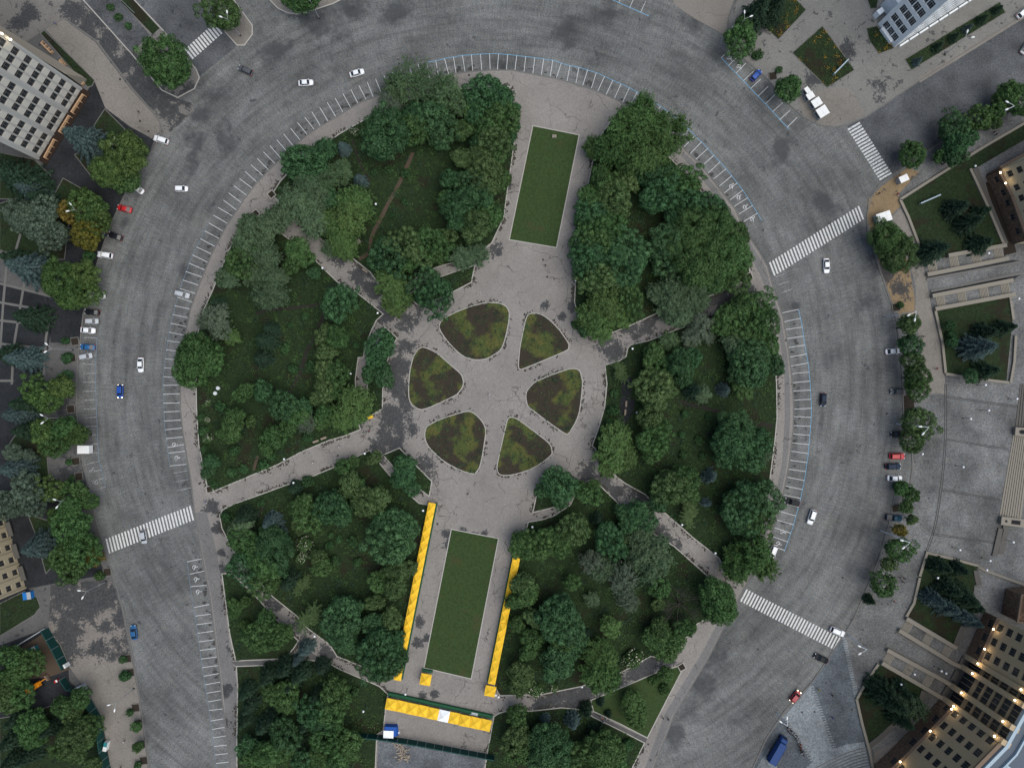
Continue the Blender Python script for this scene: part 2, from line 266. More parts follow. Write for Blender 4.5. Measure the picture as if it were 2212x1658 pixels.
# ------------------------------------------------------------------ mesh builder
class MB:
    def __init__(s): s.v = []; s.f = []; s.mi = []; s.cur = 0
    def add(s, vs, fs):
        o = len(s.v); s.v += [tuple(p) for p in vs]; s.f += [tuple(i + o for i in f) for f in fs]; s.mi += [s.cur] * len(fs)
    def box(s, c, d, rz=0.0, taper=1.0, tilt=None):
        vs = []
        for z in (-1, 1):
            k = taper if z > 0 else 1
            for x, y in ((-1, -1), (1, -1), (1, 1), (-1, 1)): vs.append(Vector((x * d[0] / 2 * k, y * d[1] / 2 * k, z * d[2] / 2)))
        m = Matrix.Rotation(rz, 3, 'Z')
        if tilt is not None: m = m @ tilt
        s.add([m @ p + Vector(c) for p in vs], [(3, 2, 1, 0), (4, 5, 6, 7), (0, 1, 5, 4), (1, 2, 6, 5), (2, 3, 7, 6), (3, 0, 4, 7)])
    def tube(s, pts, rad, n=8):
        pts = [Vector(p) for p in pts]; rad = rad if isinstance(rad, (list, tuple)) else [rad] * len(pts); rings = []
        for i, p in enumerate(pts):
            d = (pts[min(i + 1, len(pts) - 1)] - pts[max(i - 1, 0)]).normalized()
            a = d.cross(Vector((0.31, 0.2, 0.93)) if abs(d.z) < 0.9 else Vector((1, 0, 0))).normalized(); b = d.cross(a)
            rings.append([p + (a * math.cos(t * 2 * math.pi / n) + b * math.sin(t * 2 * math.pi / n)) * rad[i] for t in range(n)])
        vs = [q for r_ in rings for q in r_]; fs = [tuple(range(n))[::-1], tuple(range((len(pts) - 1) * n, len(pts) * n))]
        for i in range(len(pts) - 1):
            for t in range(n):
                u = (t + 1) % n; fs.append((i * n + t, i * n + u, (i + 1) * n + u, (i + 1) * n + t))
        s.add(vs, fs)
    def lathe(s, c, prof, n=12):
        vs = []; fs = []
        for (r_, z) in prof: vs += [(c[0] + r_ * math.cos(t * 2 * math.pi / n), c[1] + r_ * math.sin(t * 2 * math.pi / n), c[2] + z) for t in range(n)]
        for i in range(len(prof) - 1):
            for t in range(n):
                u = (t + 1) % n; fs.append((i * n + t, i * n + u, (i + 1) * n + u, (i + 1) * n + t))
        fs += [tuple(range(n))[::-1], tuple(range((len(prof) - 1) * n, len(prof) * n))]
        s.add(vs, fs)
    def prism(s, pts, z0, z1):        # pts: world xy, any winding
        n = len(pts); a = sum(pts[i][0] * pts[(i + 1) % n][1] - pts[(i + 1) % n][0] * pts[i][1] for i in range(n))
        if a < 0: pts = pts[::-1]
        tri = tessellate_polygon([[Vector((p[0], p[1], 0)) for p in pts]])
        vs = [(p[0], p[1], z1) for p in pts] + [(p[0], p[1], z0) for p in pts]
        fs = []
        for t in tri:
            A, B, C = (Vector(pts[i][:2]) for i in t)
            fs.append(tuple(t) if (B - A).cross(C - A) > 0 else tuple(t)[::-1])
        for i in range(n):
            j = (i + 1) % n; fs.append((i, n + i, n + j, j))
        s.add(vs, fs)
    def ribbon(s, pts, w, z0, z1, closed=True):   # a kerb: a bar of width w along a line
        p = [Vector(q[:2]) for q in pts]; n = len(p); L = []; Rr = []
        for i in range(n):
            a = p[i - 1] if (closed or i > 0) else p[i]; b = p[(i + 1) % n] if (closed or i < n - 1) else p[i]
            d1 = (p[i] - a); d2 = (b - p[i])
            d1 = d1.normalized() if d1.length > 1e-6 else d2.normalized(); d2 = d2.normalized() if d2.length > 1e-6 else d1
            nn = Vector((-d1.y - d2.y, d1.x + d2.x)); nn = nn.normalized() if nn.length > 1e-6 else Vector((-d1.y, d1.x))
            k = w / 2 / max(0.45, nn.dot(Vector((-d1.y, d1.x))))
            L.append(p[i] + nn * k); Rr.append(p[i] - nn * k)
        vs = []
        for i in range(n): vs += [(*L[i], z1), (*Rr[i], z1), (*Rr[i], z0), (*L[i], z0)]
        fs = []
        for i in range(n if closed else n - 1):
            a = i * 4; b = ((i + 1) % n) * 4
            for k in range(4): fs.append((a + k, a + (k + 1) % 4, b + (k + 1) % 4, b + k))
        if not closed: fs += [(0, 3, 2, 1), ((n - 1) * 4, (n - 1) * 4 + 1, (n - 1) * 4 + 2, (n - 1) * 4 + 3)]
        s.add(vs, fs)
    def mesh(s, name, mats, smooth=False):
        me = bpy.data.meshes.new(name); me.from_pydata(s.v, [], s.f)
        for m in (mats if isinstance(mats, (list, tuple)) else [mats]): me.materials.append(M[m] if isinstance(m, str) else m)
        me.polygons.foreach_set('material_index', s.mi)
        if smooth: me.polygons.foreach_set('use_smooth', [True] * len(s.f))
        me.update(); return me
    def build(s, name, mats, parent=None, smooth=False, loc=None):
        o = bpy.data.objects.new(name, s.mesh(name, mats, smooth)); COL.objects.link(o)
        if parent is not None: o.parent = parent
        if loc is not None: o.location = loc
        return o
def empty(name, loc, rz=0.0):
    o = bpy.data.objects.new(name, None); COL.objects.link(o); o.location = loc; o.rotation_euler = (0, 0, rz); o.empty_display_size = 0.5
    return o
KIDS = {}
def kids(o):
    return [c for c in bpy.data.objects if c.parent == o]
def copy_tree(o, parent=None, kl=None):
    c = o.copy(); COL.objects.link(c)
    for k in ('label',):
        if k in c and parent is None: del c[k]
    if parent is not None: c.parent = parent
    for ch, sub in (kl if kl is not None else snapshot(o)): copy_tree(ch, c, sub)
    return c
def snapshot(o): return [(ch, snapshot(ch)) for ch in kids(o)]
def crom(pts, closed=True, n=5):
    p = [Vector(q) for q in pts]; m = len(p); out = []
    for i in range(m if closed else m - 1):
        a = p[i - 1] if (closed or i > 0) else p[i]; b = p[i]; c = p[(i + 1) % m]; d = p[(i + 2) % m] if (closed or i + 2 < m) else c
        for k in range(n):
            t = k / n; out.append(0.5 * ((2 * b) + (c - a) * t + (2 * a - 5 * b + 4 * c - d) * t * t + (3 * b - a - 3 * c + d) * t * t * t))
    if not closed: out.append(p[-1])
    return [tuple(q) for q in out]
def ground(name, pts, z0, z1, mat, smooth=False, kerb=None, kerb_w=0.3, kerb_m='kerb_stone'):
    q = crom(pts, True) if smooth else pts
    w = [W(*p)[:2] for p in q]
    b = MB(); b.prism(w, z0, z1); o = b.build(name, mat); tag(o, kind='structure')
    if kerb:
        b = MB(); b.ribbon(w, kerb_w, z0, z1 + kerb); tag(b.build('kerb', kerb_m), kind='structure')
    return o
def along(poly, step, start=0.0):     # points and directions at equal steps along a map line
    out = []; d = start
    acc = 0.0
    for i in range(len(poly) - 1):
        a = Vector(poly[i]); b = Vector(poly[i + 1]); L = (b - a).length
        while d <= acc + L + 1e-6:
            t = (d - acc) / L if L else 0; out.append((a.lerp(b, t), (b - a).normalized())); d += step
        acc += L
    return out
# ------------------------------------------------------------------ the ground, roads, paths and lawns
b = MB(); b.prism([(-1500, -1500), (1500, -1500), (1500, 1500), (-1500, 1500)], -1.0, -0.06); tag(b.build('ground', 'side_road'), kind='structure')
b = MB(); b.prism([W(x, y)[:2] for x, y in ((-250, -250), (2460, -250), (2460, 1900), (-250, 1900))], -0.05, 0.0); tag(b.build('road', 'setts'), kind='structure')
PARK = [(553, 397), (580, 369), (608, 342), (641, 310), (678, 282), (728, 252), (778, 222), (810, 210), (860, 187), (905, 174), (953, 165), (1015, 155), (1060, 152), (1106, 152), (1131, 157), (1206, 171), (1281, 195), (1330, 215), (1375, 240), (1430, 281), (1478, 322), (1518, 362), (1563, 420), (1588, 452), (1611, 502), (1640, 545), (1658, 577), (1671, 625), (1691, 685), (1704, 760), (1710, 815), (1714, 870), (1713, 929), (1704, 1004), (1691, 1069), (1674, 1124), (1657, 1170), (1640, 1205), (1616, 1252), (1581, 1318), (1531, 1418), (1456, 1543), (1413, 1653), (1380, 1740), (497, 1740), (497, 1656), (490, 1581), (480, 1510), (477, 1468), (467, 1393), (455, 1293), (437, 1199), (420, 1100), (412, 1029), (405, 992), (395, 929), (390, 880), (390, 829), (400, 725), (412, 667), (430, 617), (457, 550), (490, 487), (527, 432)]
ground('sidewalk', PARK, -0.02, 0.12, 'park_asphalt', kerb=0.02, kerb_w=0.4, kerb_m='kerb_grey')
# the ring of sidewalk along the road is a shade darker where the east kerb path runs
for nm, pts in (('kerb_path', [(1476, 328), (1515, 366), (1560, 424), (1608, 505), (1655, 580), (1667, 628), (1687, 690), (1699, 760), (1705, 820), (1707, 900), (1700, 1000), (1687, 1066), (1668, 1126), (1650, 1165), (1638, 1160), (1658, 1110), (1676, 1060), (1689, 1000), (1695, 900), (1694, 820), (1688, 760), (1677, 692), (1658, 632), (1640, 590), (1598, 512), (1550, 430), (1506, 374), (1470, 336)]),):
    ground(nm, pts, 0.1, 0.126, 'sidewalk')
ground('kerb_path', [(1576, 1322), (1527, 1420), (1452, 1545), (1409, 1655), (1382, 1735), (1362, 1735), (1396, 1650), (1437, 1538), (1513, 1414), (1566, 1314)], 0.1, 0.126, 'sidewalk')
ground('kerb_path', [(422, 1106), (440, 1200), (458, 1293), (470, 1393), (480, 1468), (484, 1510), (500, 1700), (514, 1700), (511, 1468), (497, 1393), (478, 1260), (470, 1200), (447, 1106)], 0.1, 0.126, 'sidewalk')
LAWN = {}
def lawn(key, pts, mat='woodland_grass', smooth=False, z=0.17):
    LAWN[key] = crom(pts, True, 4) if smooth else pts
    ground('lawn', pts, 0.0, z, mat, smooth, kerb=0.03, kerb_w=0.28)
lawn('NW', [(588, 420), (606, 392), (630, 366), (655, 345), (683, 326), (733, 290), (770, 269), (805, 250), (865, 222), (905, 210), (943, 202), (985, 195), (1015, 191), (1060, 187), (1101, 188), (1112, 300), (1096, 410), (1088, 470), (1062, 525), (1015, 560), (960, 572), (915, 587), (895, 604), (873, 617), (848, 634), (818, 612), (800, 588), (760, 556), (703, 523), (645, 478), (600, 432)])
lawn('NWb', [(880, 640), (905, 660), (960, 640), (1018, 610), (1026, 573), (985, 586), (930, 606), (903, 620)])
lawn('W', [(556, 464), (610, 506), (660, 542), (728, 608), (762, 632), (766, 628), (828, 678), (813, 692), (804, 710), (790, 745), (785, 771), (774, 772), (768, 816), (768, 860), (771, 905), (779, 927), (742, 942), (712, 950), (648, 977), (600, 1003), (553, 1022), (520, 1036), (458, 1062), (448, 1050), (440, 1010), (430, 960), (425, 879), (424, 800), (428, 720), (440, 670), (460, 627), (495, 540), (522, 492)])
lawn('Wb', [(832, 706), (858, 730), (845, 752), (833, 792), (827, 840), (826, 883), (793, 901), (793, 850), (796, 800), (806, 755)])
lawn('SW', [(799, 972), (733, 1004), (673, 1029), (610, 1050), (553, 1071), (505, 1088), (482, 1100), (475, 1112), (480, 1140), (497, 1174), (510, 1196), (530, 1222), (552, 1246), (590, 1288), (640, 1328), (665, 1356), (713, 1391), (728, 1416), (790, 1441), (845, 1463), (858, 1430), (926, 1090), (905, 1086), (876, 1060), (848, 1034), (822, 1002)])
lawn('SWb', [(828, 982), (863, 967), (893, 999), (933, 1039), (927, 1071), (903, 1053), (870, 1030), (850, 1008)])
lawn('WS', [(480, 1238), (500, 1238), (520, 1256), (553, 1287), (598, 1338), (645, 1383), (634, 1400), (615, 1421), (510, 1426), (504, 1400), (497, 1368)])
lawn('SSW', [(511, 1438), (560, 1436), (612, 1436), (640, 1420), (708, 1430), (738, 1446), (790, 1468), (820, 1481), (838, 1498), (833, 1530), (828, 1576), (814, 1585), (808, 1730), (513, 1730), (512, 1600), (514, 1480)])
lawn('SE', [(1232, 1090), (1252, 1046), (1275, 1036), (1298, 1050), (1341, 1092), (1380, 1126), (1418, 1156), (1456, 1179), (1528, 1243), (1566, 1290), (1566, 1310), (1545, 1325), (1506, 1346), (1485, 1370), (1466, 1398), (1438, 1423), (1406, 1416), (1341, 1451), (1256, 1481), (1173, 1498), (1080, 1501), (1068, 1480), (1120, 1210), (1132, 1165), (1141, 1127), (1170, 1122), (1195, 1114)])
lawn('SEb', [(1231, 1027), (1246, 1044), (1234, 1074), (1200, 1094), (1151, 1106), (1158, 1074), (1171, 1034), (1196, 1022)])
lawn('SEc', [(1466, 1437), (1475, 1443), (1440, 1510), (1398, 1592), (1340, 1562), (1282, 1535), (1276, 1511), (1356, 1478), (1418, 1451)], 'mown_grass')
lawn('SSE', [(1067, 1546), (1078, 1539), (1092, 1535), (1150, 1534), (1213, 1527), (1256, 1531), (1281, 1547), (1340, 1576), (1392, 1603), (1367, 1653), (1345, 1730), (1036, 1730), (1053, 1624)])
lawn('E', [(1356, 752), (1362, 745), (1403, 735), (1460, 712), (1531, 690), (1590, 668), (1634, 648), (1650, 672), (1663, 720), (1673, 775), (1677, 830), (1678, 900), (1674, 945), (1664, 1024), (1655, 1075), (1640, 1130), (1622, 1180), (1604, 1215), (1575, 1252), (1553, 1204), (1500, 1163), (1466, 1133), (1430, 1102), (1393, 1067), (1350, 1043), (1326, 1024), (1286, 969), (1279, 962), (1293, 924), (1306, 879), (1311, 829), (1307, 788), (1336, 780), (1352, 770)])
lawn('NE', [(1326, 252), (1345, 262), (1390, 294), (1430, 326), (1461, 355), (1491, 387), (1526, 428), (1560, 470), (1590, 520), (1615, 562), (1621, 598), (1581, 620), (1531, 640), (1431, 671), (1361, 703), (1281, 735), (1262, 700), (1248, 680), (1241, 652), (1243, 612), (1246, 560), (1250, 520), (1262, 440), (1280, 350), (1300, 290)])
lawn('upper_lawn', [(1151, 272), (1251, 292), (1202, 535), (1100, 518)], 'mown_grass')
lawn('lower_lawn', [(975, 1142), (1077, 1162), (1018, 1465), (916, 1441)], 'mown_grass')
# dark strip walk inside the east lawn, small walks, trails worn into the grass
for nm, pts, mt in (('path', [(1345, 815), (1365, 815), (1363, 860), (1371, 864), (1368, 890), (1358, 910), (1354, 912), (1346, 937), (1328, 932), (1338, 890)], 'dark_asphalt'),
    ('path', [(500, 1428), (612, 1424), (640, 1412), (650, 1390), (660, 1398), (700, 1428), (640, 1416), (612, 1436), (511, 1438)], 'west_walk'),
    ('path', [(1278, 1538), (1398, 1594), (1394, 1603), (1281, 1547)], 'west_walk')):
    ground(nm, pts, 0.1, 0.185, mt)
for pts, w, mt in (([(892, 330), (868, 385), (850, 420), (836, 445), (824, 470), (812, 492), (802, 515), (797, 545), (775, 560)], 1.1, 'trodden_soil'), ([(726, 615), (705, 665), (690, 705), (665, 755), (650, 800), (630, 840), (622, 860)], 1.2, 'dark_trail'), ([(553, 676), (600, 668), (640, 664), (700, 655), (725, 630)], 1.0, 'dark_trail'),
    ([(557, 985), (548, 1015)], 0.8, 'trodden_soil'), ([(760, 300), (775, 345), (800, 395)], 1.0, 'dark_trail'), ([(1460, 865), (1540, 885), (1600, 905), (1670, 920)], 1.1, 'dark_trail'), ([(575, 1080), (545, 1140), (520, 1170)], 1.0, 'dark_trail')):
    q = [W(*p)[:2] for p in crom(pts, False, 4)]; bm_ = MB(); bm_.ribbon(q, w, 0.15, 0.186, False); tag(bm_.build('trail', mt), kind='structure')
ISL = [[(1023, 660), (1052, 654), (1078, 655), (1093, 662), (1100, 677), (1097, 705), (1090, 735), (1083, 752), (1073, 762), (1052, 774), (1028, 777), (1012, 773), (995, 765), (975, 746), (958, 725), (950, 710), (950, 700), (955, 692), (963, 685), (990, 672)],
  [(1148, 677), (1166, 678), (1186, 690), (1206, 710), (1218, 726), (1228, 742), (1228, 750), (1223, 757), (1180, 776), (1131, 796), (1124, 797), (1120, 790), (1123, 752), (1129, 720), (1136, 690), (1141, 680)],
  [(903, 755), (911, 750), (920, 751), (943, 762), (970, 785), (993, 805), (999, 815), (1001, 826), (998, 837), (988, 850), (973, 859), (945, 872), (920, 882), (910, 884), (901, 881), (890, 873), (884, 860), (883, 835), (886, 800), (893, 772)],
  [(1246, 797), (1253, 803), (1256, 815), (1258, 829), (1253, 879), (1246, 905), (1233, 929), (1227, 936), (1219, 935), (1180, 908), (1143, 879), (1138, 869), (1136, 857), (1138, 845), (1146, 834), (1156, 825), (1185, 812), (1218, 800), (1234, 796)],
  [(1003, 889), (1018, 889), (1031, 898), (1043, 912), (1048, 924), (1049, 936), (1045, 965), (1040, 992), (1035, 1010), (1025, 1022), (1014, 1021), (993, 1014), (960, 996), (933, 972), (922, 957), (918, 942), (919, 929), (925, 919), (945, 908), (975, 897)],
  [(1108, 901), (1102, 901), (1096, 907), (1088, 940), (1080, 975), (1074, 1005), (1075, 1017), (1082, 1025), (1106, 1025), (1143, 1014), (1165, 1002), (1183, 989), (1191, 981), (1192, 973), (1186, 957), (1155, 932), (1121, 907)]]
for p in ISL: LAWN['isl%d' % len(LAWN)] = p; ground('flower_bed', p, 0.0, 0.2, 'flower_bed', True, kerb=0.04, kerb_w=0.26)
# gravel yard below the tents
ground('gravel_yard', [(818, 1588), (1050, 1628), (1033, 1730), (810, 1730)], 0.1, 0.14, 'gravel')
# west side
ground('service_road', [(-250, -250), (150, -250), (180, 0), (283, 115), (350, 197), (385, 214), (412, 222), (420, 240), (395, 262), (362, 290), (345, 285), (345, 262), (335, 247), (285, 190), (210, 90), (140, 40), (95, 65), (0, 130), (-250, 200)], -0.02, 0.02, 'service_asphalt')
ground('sidewalk', [(140, -250), (180, 0), (283, 115), (350, 195), (384, 211), (420, 192), (431, 168), (424, 150), (362, 76), (290, 0), (140, -200)], 0.0, 0.12, 'service_asphalt', kerb=0.02)
ground('plaza_paving', [(172, 0), (258, 0), (324, 76), (285, 114)], 0.1, 0.126, 'side_road')
ground('grass_verge', [(255, -40), (288, 0), (345, 62), (330, 75), (262, 5)], 0.1, 0.15, 'garden_grass')
ground('sidewalk', [(420, -150), (487, 70), (512, 98), (528, 98), (545, 75), (545, 55), (505, 0), (470, -150)], 0.0, 0.12, 'pale_walk', kerb=0.02)
ground('sidewalk', [(583, -120), (583, 0), (600, 18), (620, 28), (640, 31), (660, 28), (720, 8), (745, -5), (745, -120)], 0.0, 0.12, 'pale_walk', kerb=0.02)
WEST = [(345, 262), (347, 287), (335, 318), (322, 336), (296, 380), (270, 420), (235, 495), (205, 585), (180, 680), (170, 765), (166, 815), (166, 892), (180, 1004), (195, 1067), (212, 1137), (243, 1237), (265, 1311), (287, 1418), (302, 1508), (322, 1643), (330, 1900), (-250, 1900), (-250, 200), (0, 130), (95, 65), (140, 40), (210, 90), (285, 190), (335, 247)]
ground('sidewalk', WEST, -0.02, 0.12, 'west_walk', kerb=0.02, kerb_w=0.35, kerb_m='kerb_grey')
ground('sidewalk', [(97, 62), (136, 40), (206, 92), (282, 192), (334, 250), (344, 265), (345, 285), (328, 300), (322, 296), (282, 274), (228, 234), (206, 178)], 0.1, 0.13, 'pale_walk')
ground('sidewalk', [(225, 1420), (284, 1420), (300, 1508), (318, 1643), (326, 1740), (248, 1740), (238, 1650), (222, 1550), (196, 1500), (150, 1440), (180, 1425)], 0.1, 0.13, 'pale_walk')
ground('yard', [(110, 1262), (240, 1250), (262, 1312), (282, 1416), (280, 1424), (180, 1440), (140, 1440), (105, 1360)], 0.1, 0.134, 'worn_yard')
ground('dark_path', [(205, 178), (228, 234), (282, 275), (325, 297), (335, 300), (322, 333), (270, 418), (235, 490), (205, 580), (182, 672), (172, 740), (110, 740), (100, 600), (0, 520), (-60, 300), (60, 420), (192, 192)], 0.1, 0.128, 'dark_asphalt')
ground('dark_path', [(-250, 530), (104, 640), (110, 720), (96, 800), (96, 1000), (110, 1060), (160, 1100), (230, 1240), (105, 1262), (62, 1270), (90, 1310), (0, 1373), (-100, 1430), (-250, 1430)], 0.1, 0.128, 'dark_asphalt')
ground('dark_path', [(-100, 1430), (103, 1355), (148, 1436), (150, 1470), (195, 1508), (220, 1550), (240, 1660), (240, 1740), (-250, 1740), (-250, 1430)], 0.1, 0.131, 'dark_asphalt')
for p in ([(88, 73), (96, 66), (205, 174), (200, 186), (190, 189)], [(227, 236), (271, 280), (255, 305), (200, 277)], [(162, 335), (204, 389), (226, 346), (196, 310)], [(137, 385), (185, 412), (150, 450), (108, 440)], [(0, 440), (60, 420), (110, 450), (150, 470), (140, 560), (60, 560), (0, 540)], [(0, 330), (75, 345), (110, 380), (90, 430), (0, 430)],
          [(100, 960), (106, 1030), (60, 1040), (20, 960), (60, 900)], [(61, 1110), (125, 1130), (130, 1180), (120, 1215), (100, 1238), (76, 1150)], [(0, 1303), (54, 1276), (80, 1288), (88, 1310), (75, 1327), (0, 1373)], [(100, 1360), (130, 1390), (150, 1436), (130, 1440)], [(0, 1550), (60, 1540), (180, 1500), (216, 1560), (232, 1660), (0, 1700)], [(92, 750), (94, 785), (70, 790), (70, 750)]):
    LAWN['g%d' % len(LAWN)] = p; ground('lawn', p, 0.1, 0.16, 'garden_grass', kerb=0.02, kerb_w=0.22, kerb_m='kerb_grey')
ground('bare_soil', [(40, 1400), (82, 1375), (100, 1362), (150, 1445), (110, 1460), (30, 1470)], 0.1, 0.14, 'trodden_soil')
# the garden walk at the left edge is divided by pale stone strips
for q in ([(0, 612), (110, 640)], [(0, 653), (110, 672)], [(0, 692), (104, 703)], [(0, 742), (98, 753)], [(18, 540), (8, 650), (0, 770)], [(54, 605), (40, 690), (30, 750), (26, 830)], [(110, 670), (100, 730), (95, 810)], [(45, 505), (35, 540)], [(0, 822), (30, 822)]):
    ZS = globals().get('ZS', 0.138) + 0.003; m = MB(); m.ribbon([W(*p)[:2] for p in q], 0.7, 0.11, ZS, False); tag(m.build('paving_strip', 'kerb_grey'), kind='structure')
# north-east side
NEB = [(1593, -250), (1593, 0), (1574, 38), (1573, 95), (1580, 104), (1659, 171), (1700, 222), (1734, 252), (1769, 270), (1800, 275), (1830, 269), (1871, 252), (1984, 175), (2230, 20), (2460, -120), (2460, -250)]
ground('sidewalk', NEB, -0.02, 0.12, 'plaza_ne', kerb=0.02, kerb_w=0.35, kerb_m='kerb_grey')
ground('sidewalk', [(1440, -100), (1455, 10), (1500, 40), (1540, 62), (1570, 80), (1572, 40), (1585, 0), (1585, -100)], 0.0, 0.03, 'pale_walk')
for p in ([(1630, -10), (1700, -20), (1741, 22), (1681, 86), (1640, 50)], [(1776, 57), (1845, 152), (1786, 190), (1711, 115)], [(1871, 62), (1894, 57), (1931, 105), (1898, 117), (1878, 90)], [(1954, 129), (2159, 5), (2171, 28), (1968, 152)], [(1866, -20), (1900, -20), (1893, 18), (1880, 20)]):
    LAWN['n%d' % len(LAWN)] = p; ground('lawn', p, 0.1, 0.17, 'garden_grass', kerb=0.02, kerb_w=0.2, kerb_m='kerb_grey')
ground('road_edge_strip', [(1984, 168), (2212, 30), (2212, 40), (1986, 180)], 0.1, 0.132, 'pale_walk')
ground('bare_soil', [(1725, 215), (1770, 195), (1800, 190), (1835, 190), (1866, 240), (1862, 252), (1800, 272), (1768, 266), (1735, 248)], 0.1, 0.132, 'pale_walk')
# the darker carriageway running off to the upper right
ground('side_road', [(1830, 272), (1871, 254), (1984, 178), (2212, 32), (2460, -110), (2460, 60), (2212, 195), (2084, 275), (2004, 325), (1928, 378), (1905, 390)], -0.02, 0.006, 'side_road')
ground('side_road', [(290, -200), (290, 0), (362, 75), (424, 150), (431, 165), (512, 100), (487, 70), (425, 0), (425, -200)], -0.02, 0.006, 'side_road')
EAST = [(2460, 60), (2212, 195), (2084, 275), (2004, 325), (1928, 378), (1901, 397), (1882, 425), (1872, 465), (1874, 500), (1899, 580), (1924, 652), (1936, 690), (1946, 777), (1949, 815), (1950, 854), (1952, 905), (1970, 960), (1971, 1010), (1966, 1045), (1935, 1056), (1920, 1130), (1900, 1200), (1884, 1243), (1844, 1336), (1821, 1373), (1754, 1473), (1696, 1533), (1655, 1593), (1625, 1660), (1600, 1740), (1600, 1900), (2460, 1900)]
ground('sidewalk', EAST, -0.02, 0.12, 'slabs', kerb=0.02, kerb_w=0.35, kerb_m='kerb_grey')
ground('bare_soil', [(1876, 430), (1905, 402), (1960, 362), (1985, 372), (1940, 420), (1945, 445), (1920, 470), (1880, 500), (1872, 470)], 0.1, 0.13, 'dirt')
ground('bare_soil', [(1884, 515), (1925, 490), (1960, 560), (1975, 640), (1975, 680), (1942, 682), (1926, 650), (1905, 590)], 0.1, 0.13, 'dirt')
ground('sidewalk', [(1925, 470), (1944, 450), (1962, 480), (1985, 540), (2000, 600), (2012, 668), (2032, 750), (2040, 812), (2042, 850), (1992, 850), (1990, 760), (1976, 680), (1978, 620), (1958, 545)], 0.1, 0.134, 'pale_walk')
ground('dark_path', [(1950, 855), (1972, 850), (1976, 890), (1976, 900), (1952, 902)], 0.1, 0.13, 'soil')
for p in ([(1944, 436), (2030, 380), (2212, 268), (2212, 302), (2110, 362), (2095, 366), (2100, 390), (2124, 440), (2164, 530), (2140, 540), (2044, 556), (1988, 560), (1981, 525), (1960, 470)], [(2021, 673), (2181, 640), (2187, 680), (2180, 740), (2172, 824), (2041, 805), (2034, 740)], [(2001, 1194), (2109, 1220), (2100, 1290), (2074, 1350), (2061, 1391), (1963, 1331), (1986, 1243)], [(1897, 1433), (1994, 1487), (1984, 1513), (1931, 1561), (1875, 1608), (1851, 1506)]):
    LAWN['e%d' % len(LAWN)] = p; ground('lawn', p, 0.1, 0.4, 'garden_grass')
ground('dark_path', [(2128, 395), (2146, 388), (2190, 525), (2195, 545), (2168, 552), (2166, 520)], 0.1, 0.134, 'soil')
for p in ([(2190, 560), (2250, 545), (2250, 830), (2186, 826), (2196, 740), (2200, 640)],):
    ground('plaza_paving', p, 0.1, 0.134, 'slabs')
# triangular paving by the lower right corner
ground('plaza_paving', [(1821, 1376), (1848, 1506), (1876, 1612), (1880, 1650), (1810, 1652), (1752, 1478)], 0.1, 0.13, 'blue_setts')
ground('plaza_paving', [(1750, 1480), (1806, 1640), (1800, 1700), (1755, 1640), (1695, 1545)], 0.1, 0.136, 'pale_setts')
ground('plaza_paving', [(1694, 1545), (1756, 1644), (1740, 1700), (1640, 1700), (1627, 1660), (1656, 1596)], 0.1, 0.13, 'blue_setts')
ground('plaza_paving', [(1632, 1660), (1660, 1615), (1680, 1660), (1670, 1700), (1640, 1700)], 0.1, 0.136, 'pale_setts')
ground('plaza_paving', [(1735, 1662), (1780, 1622), (1830, 1606), (1866, 1601), (1880, 1660), (1880, 1720), (1730, 1720)], 0.1, 0.14, 'pale_setts')
ground('plaza_paving', [(1888, 1622), (1935, 1600), (1940, 1600), (1960, 1660), (1890, 1720)], 0.1, 0.14, 'pale_walk')
m = MB()
for (A, Bp, w, n) in (((1822, 1378), (1848, 1502), 3.2, 24), ((1752, 1482), (1806, 1632), 3.2, 28), ((1694, 1548), (1752, 1640), 3.2, 18)):
    for (p, d) in along([A, Bp], math.hypot(Bp[0] - A[0], Bp[1] - A[1]) / n):
        q = W(p.x + 1.5, p.y); m.box((q.x, q.y, 0.142), (1.25, 0.42, 0.006), ang(1, -0.12))
tag(m.build('paving_teeth', 'pale_setts'), kind='structure')
m = MB()
for k in range(11):
    r = 100 + k * 5.2; pts = [W(1880 + r * math.cos(a) * 0 + (-1) * (130 - k * 3) * (1 - t) + 0, 1612 + k * 6.5 + 52 * (1 - t) ** 1.5)[:2] for t, a in [(i / 8, 0) for i in range(9)]]
    m.ribbon(pts, 0.3, 0.12, 0.15 + 0.002 * k, False)
tag(m.build('curved_steps', 'kerb_grey'), kind='structure')
m = MB()
for q in ([(2042, 829), (2042, 930), (2038, 1000), (2030, 1070), (2018, 1140), (2000, 1192)],): 
    for o in (-2, 2): m.ribbon([W(x + o, y)[:2] for x, y in crom(q, False, 3)], 0.22, 0.11, 0.14, False)
for A, Bp in (((2046, 857), (2197, 878)), ((2046, 949), (2178, 970)), ((2035, 1058), (2160, 1079)), ((2014, 1153), (2150, 1172))):
    for o in (-1.6, 1.6): m.ribbon([W(A[0], A[1] + o)[:2], W(Bp[0], Bp[1] + o)[:2]], 0.2, 0.11, 0.14, False)
tag(m.build('paving_strips', 'dark_joint'), kind='structure')

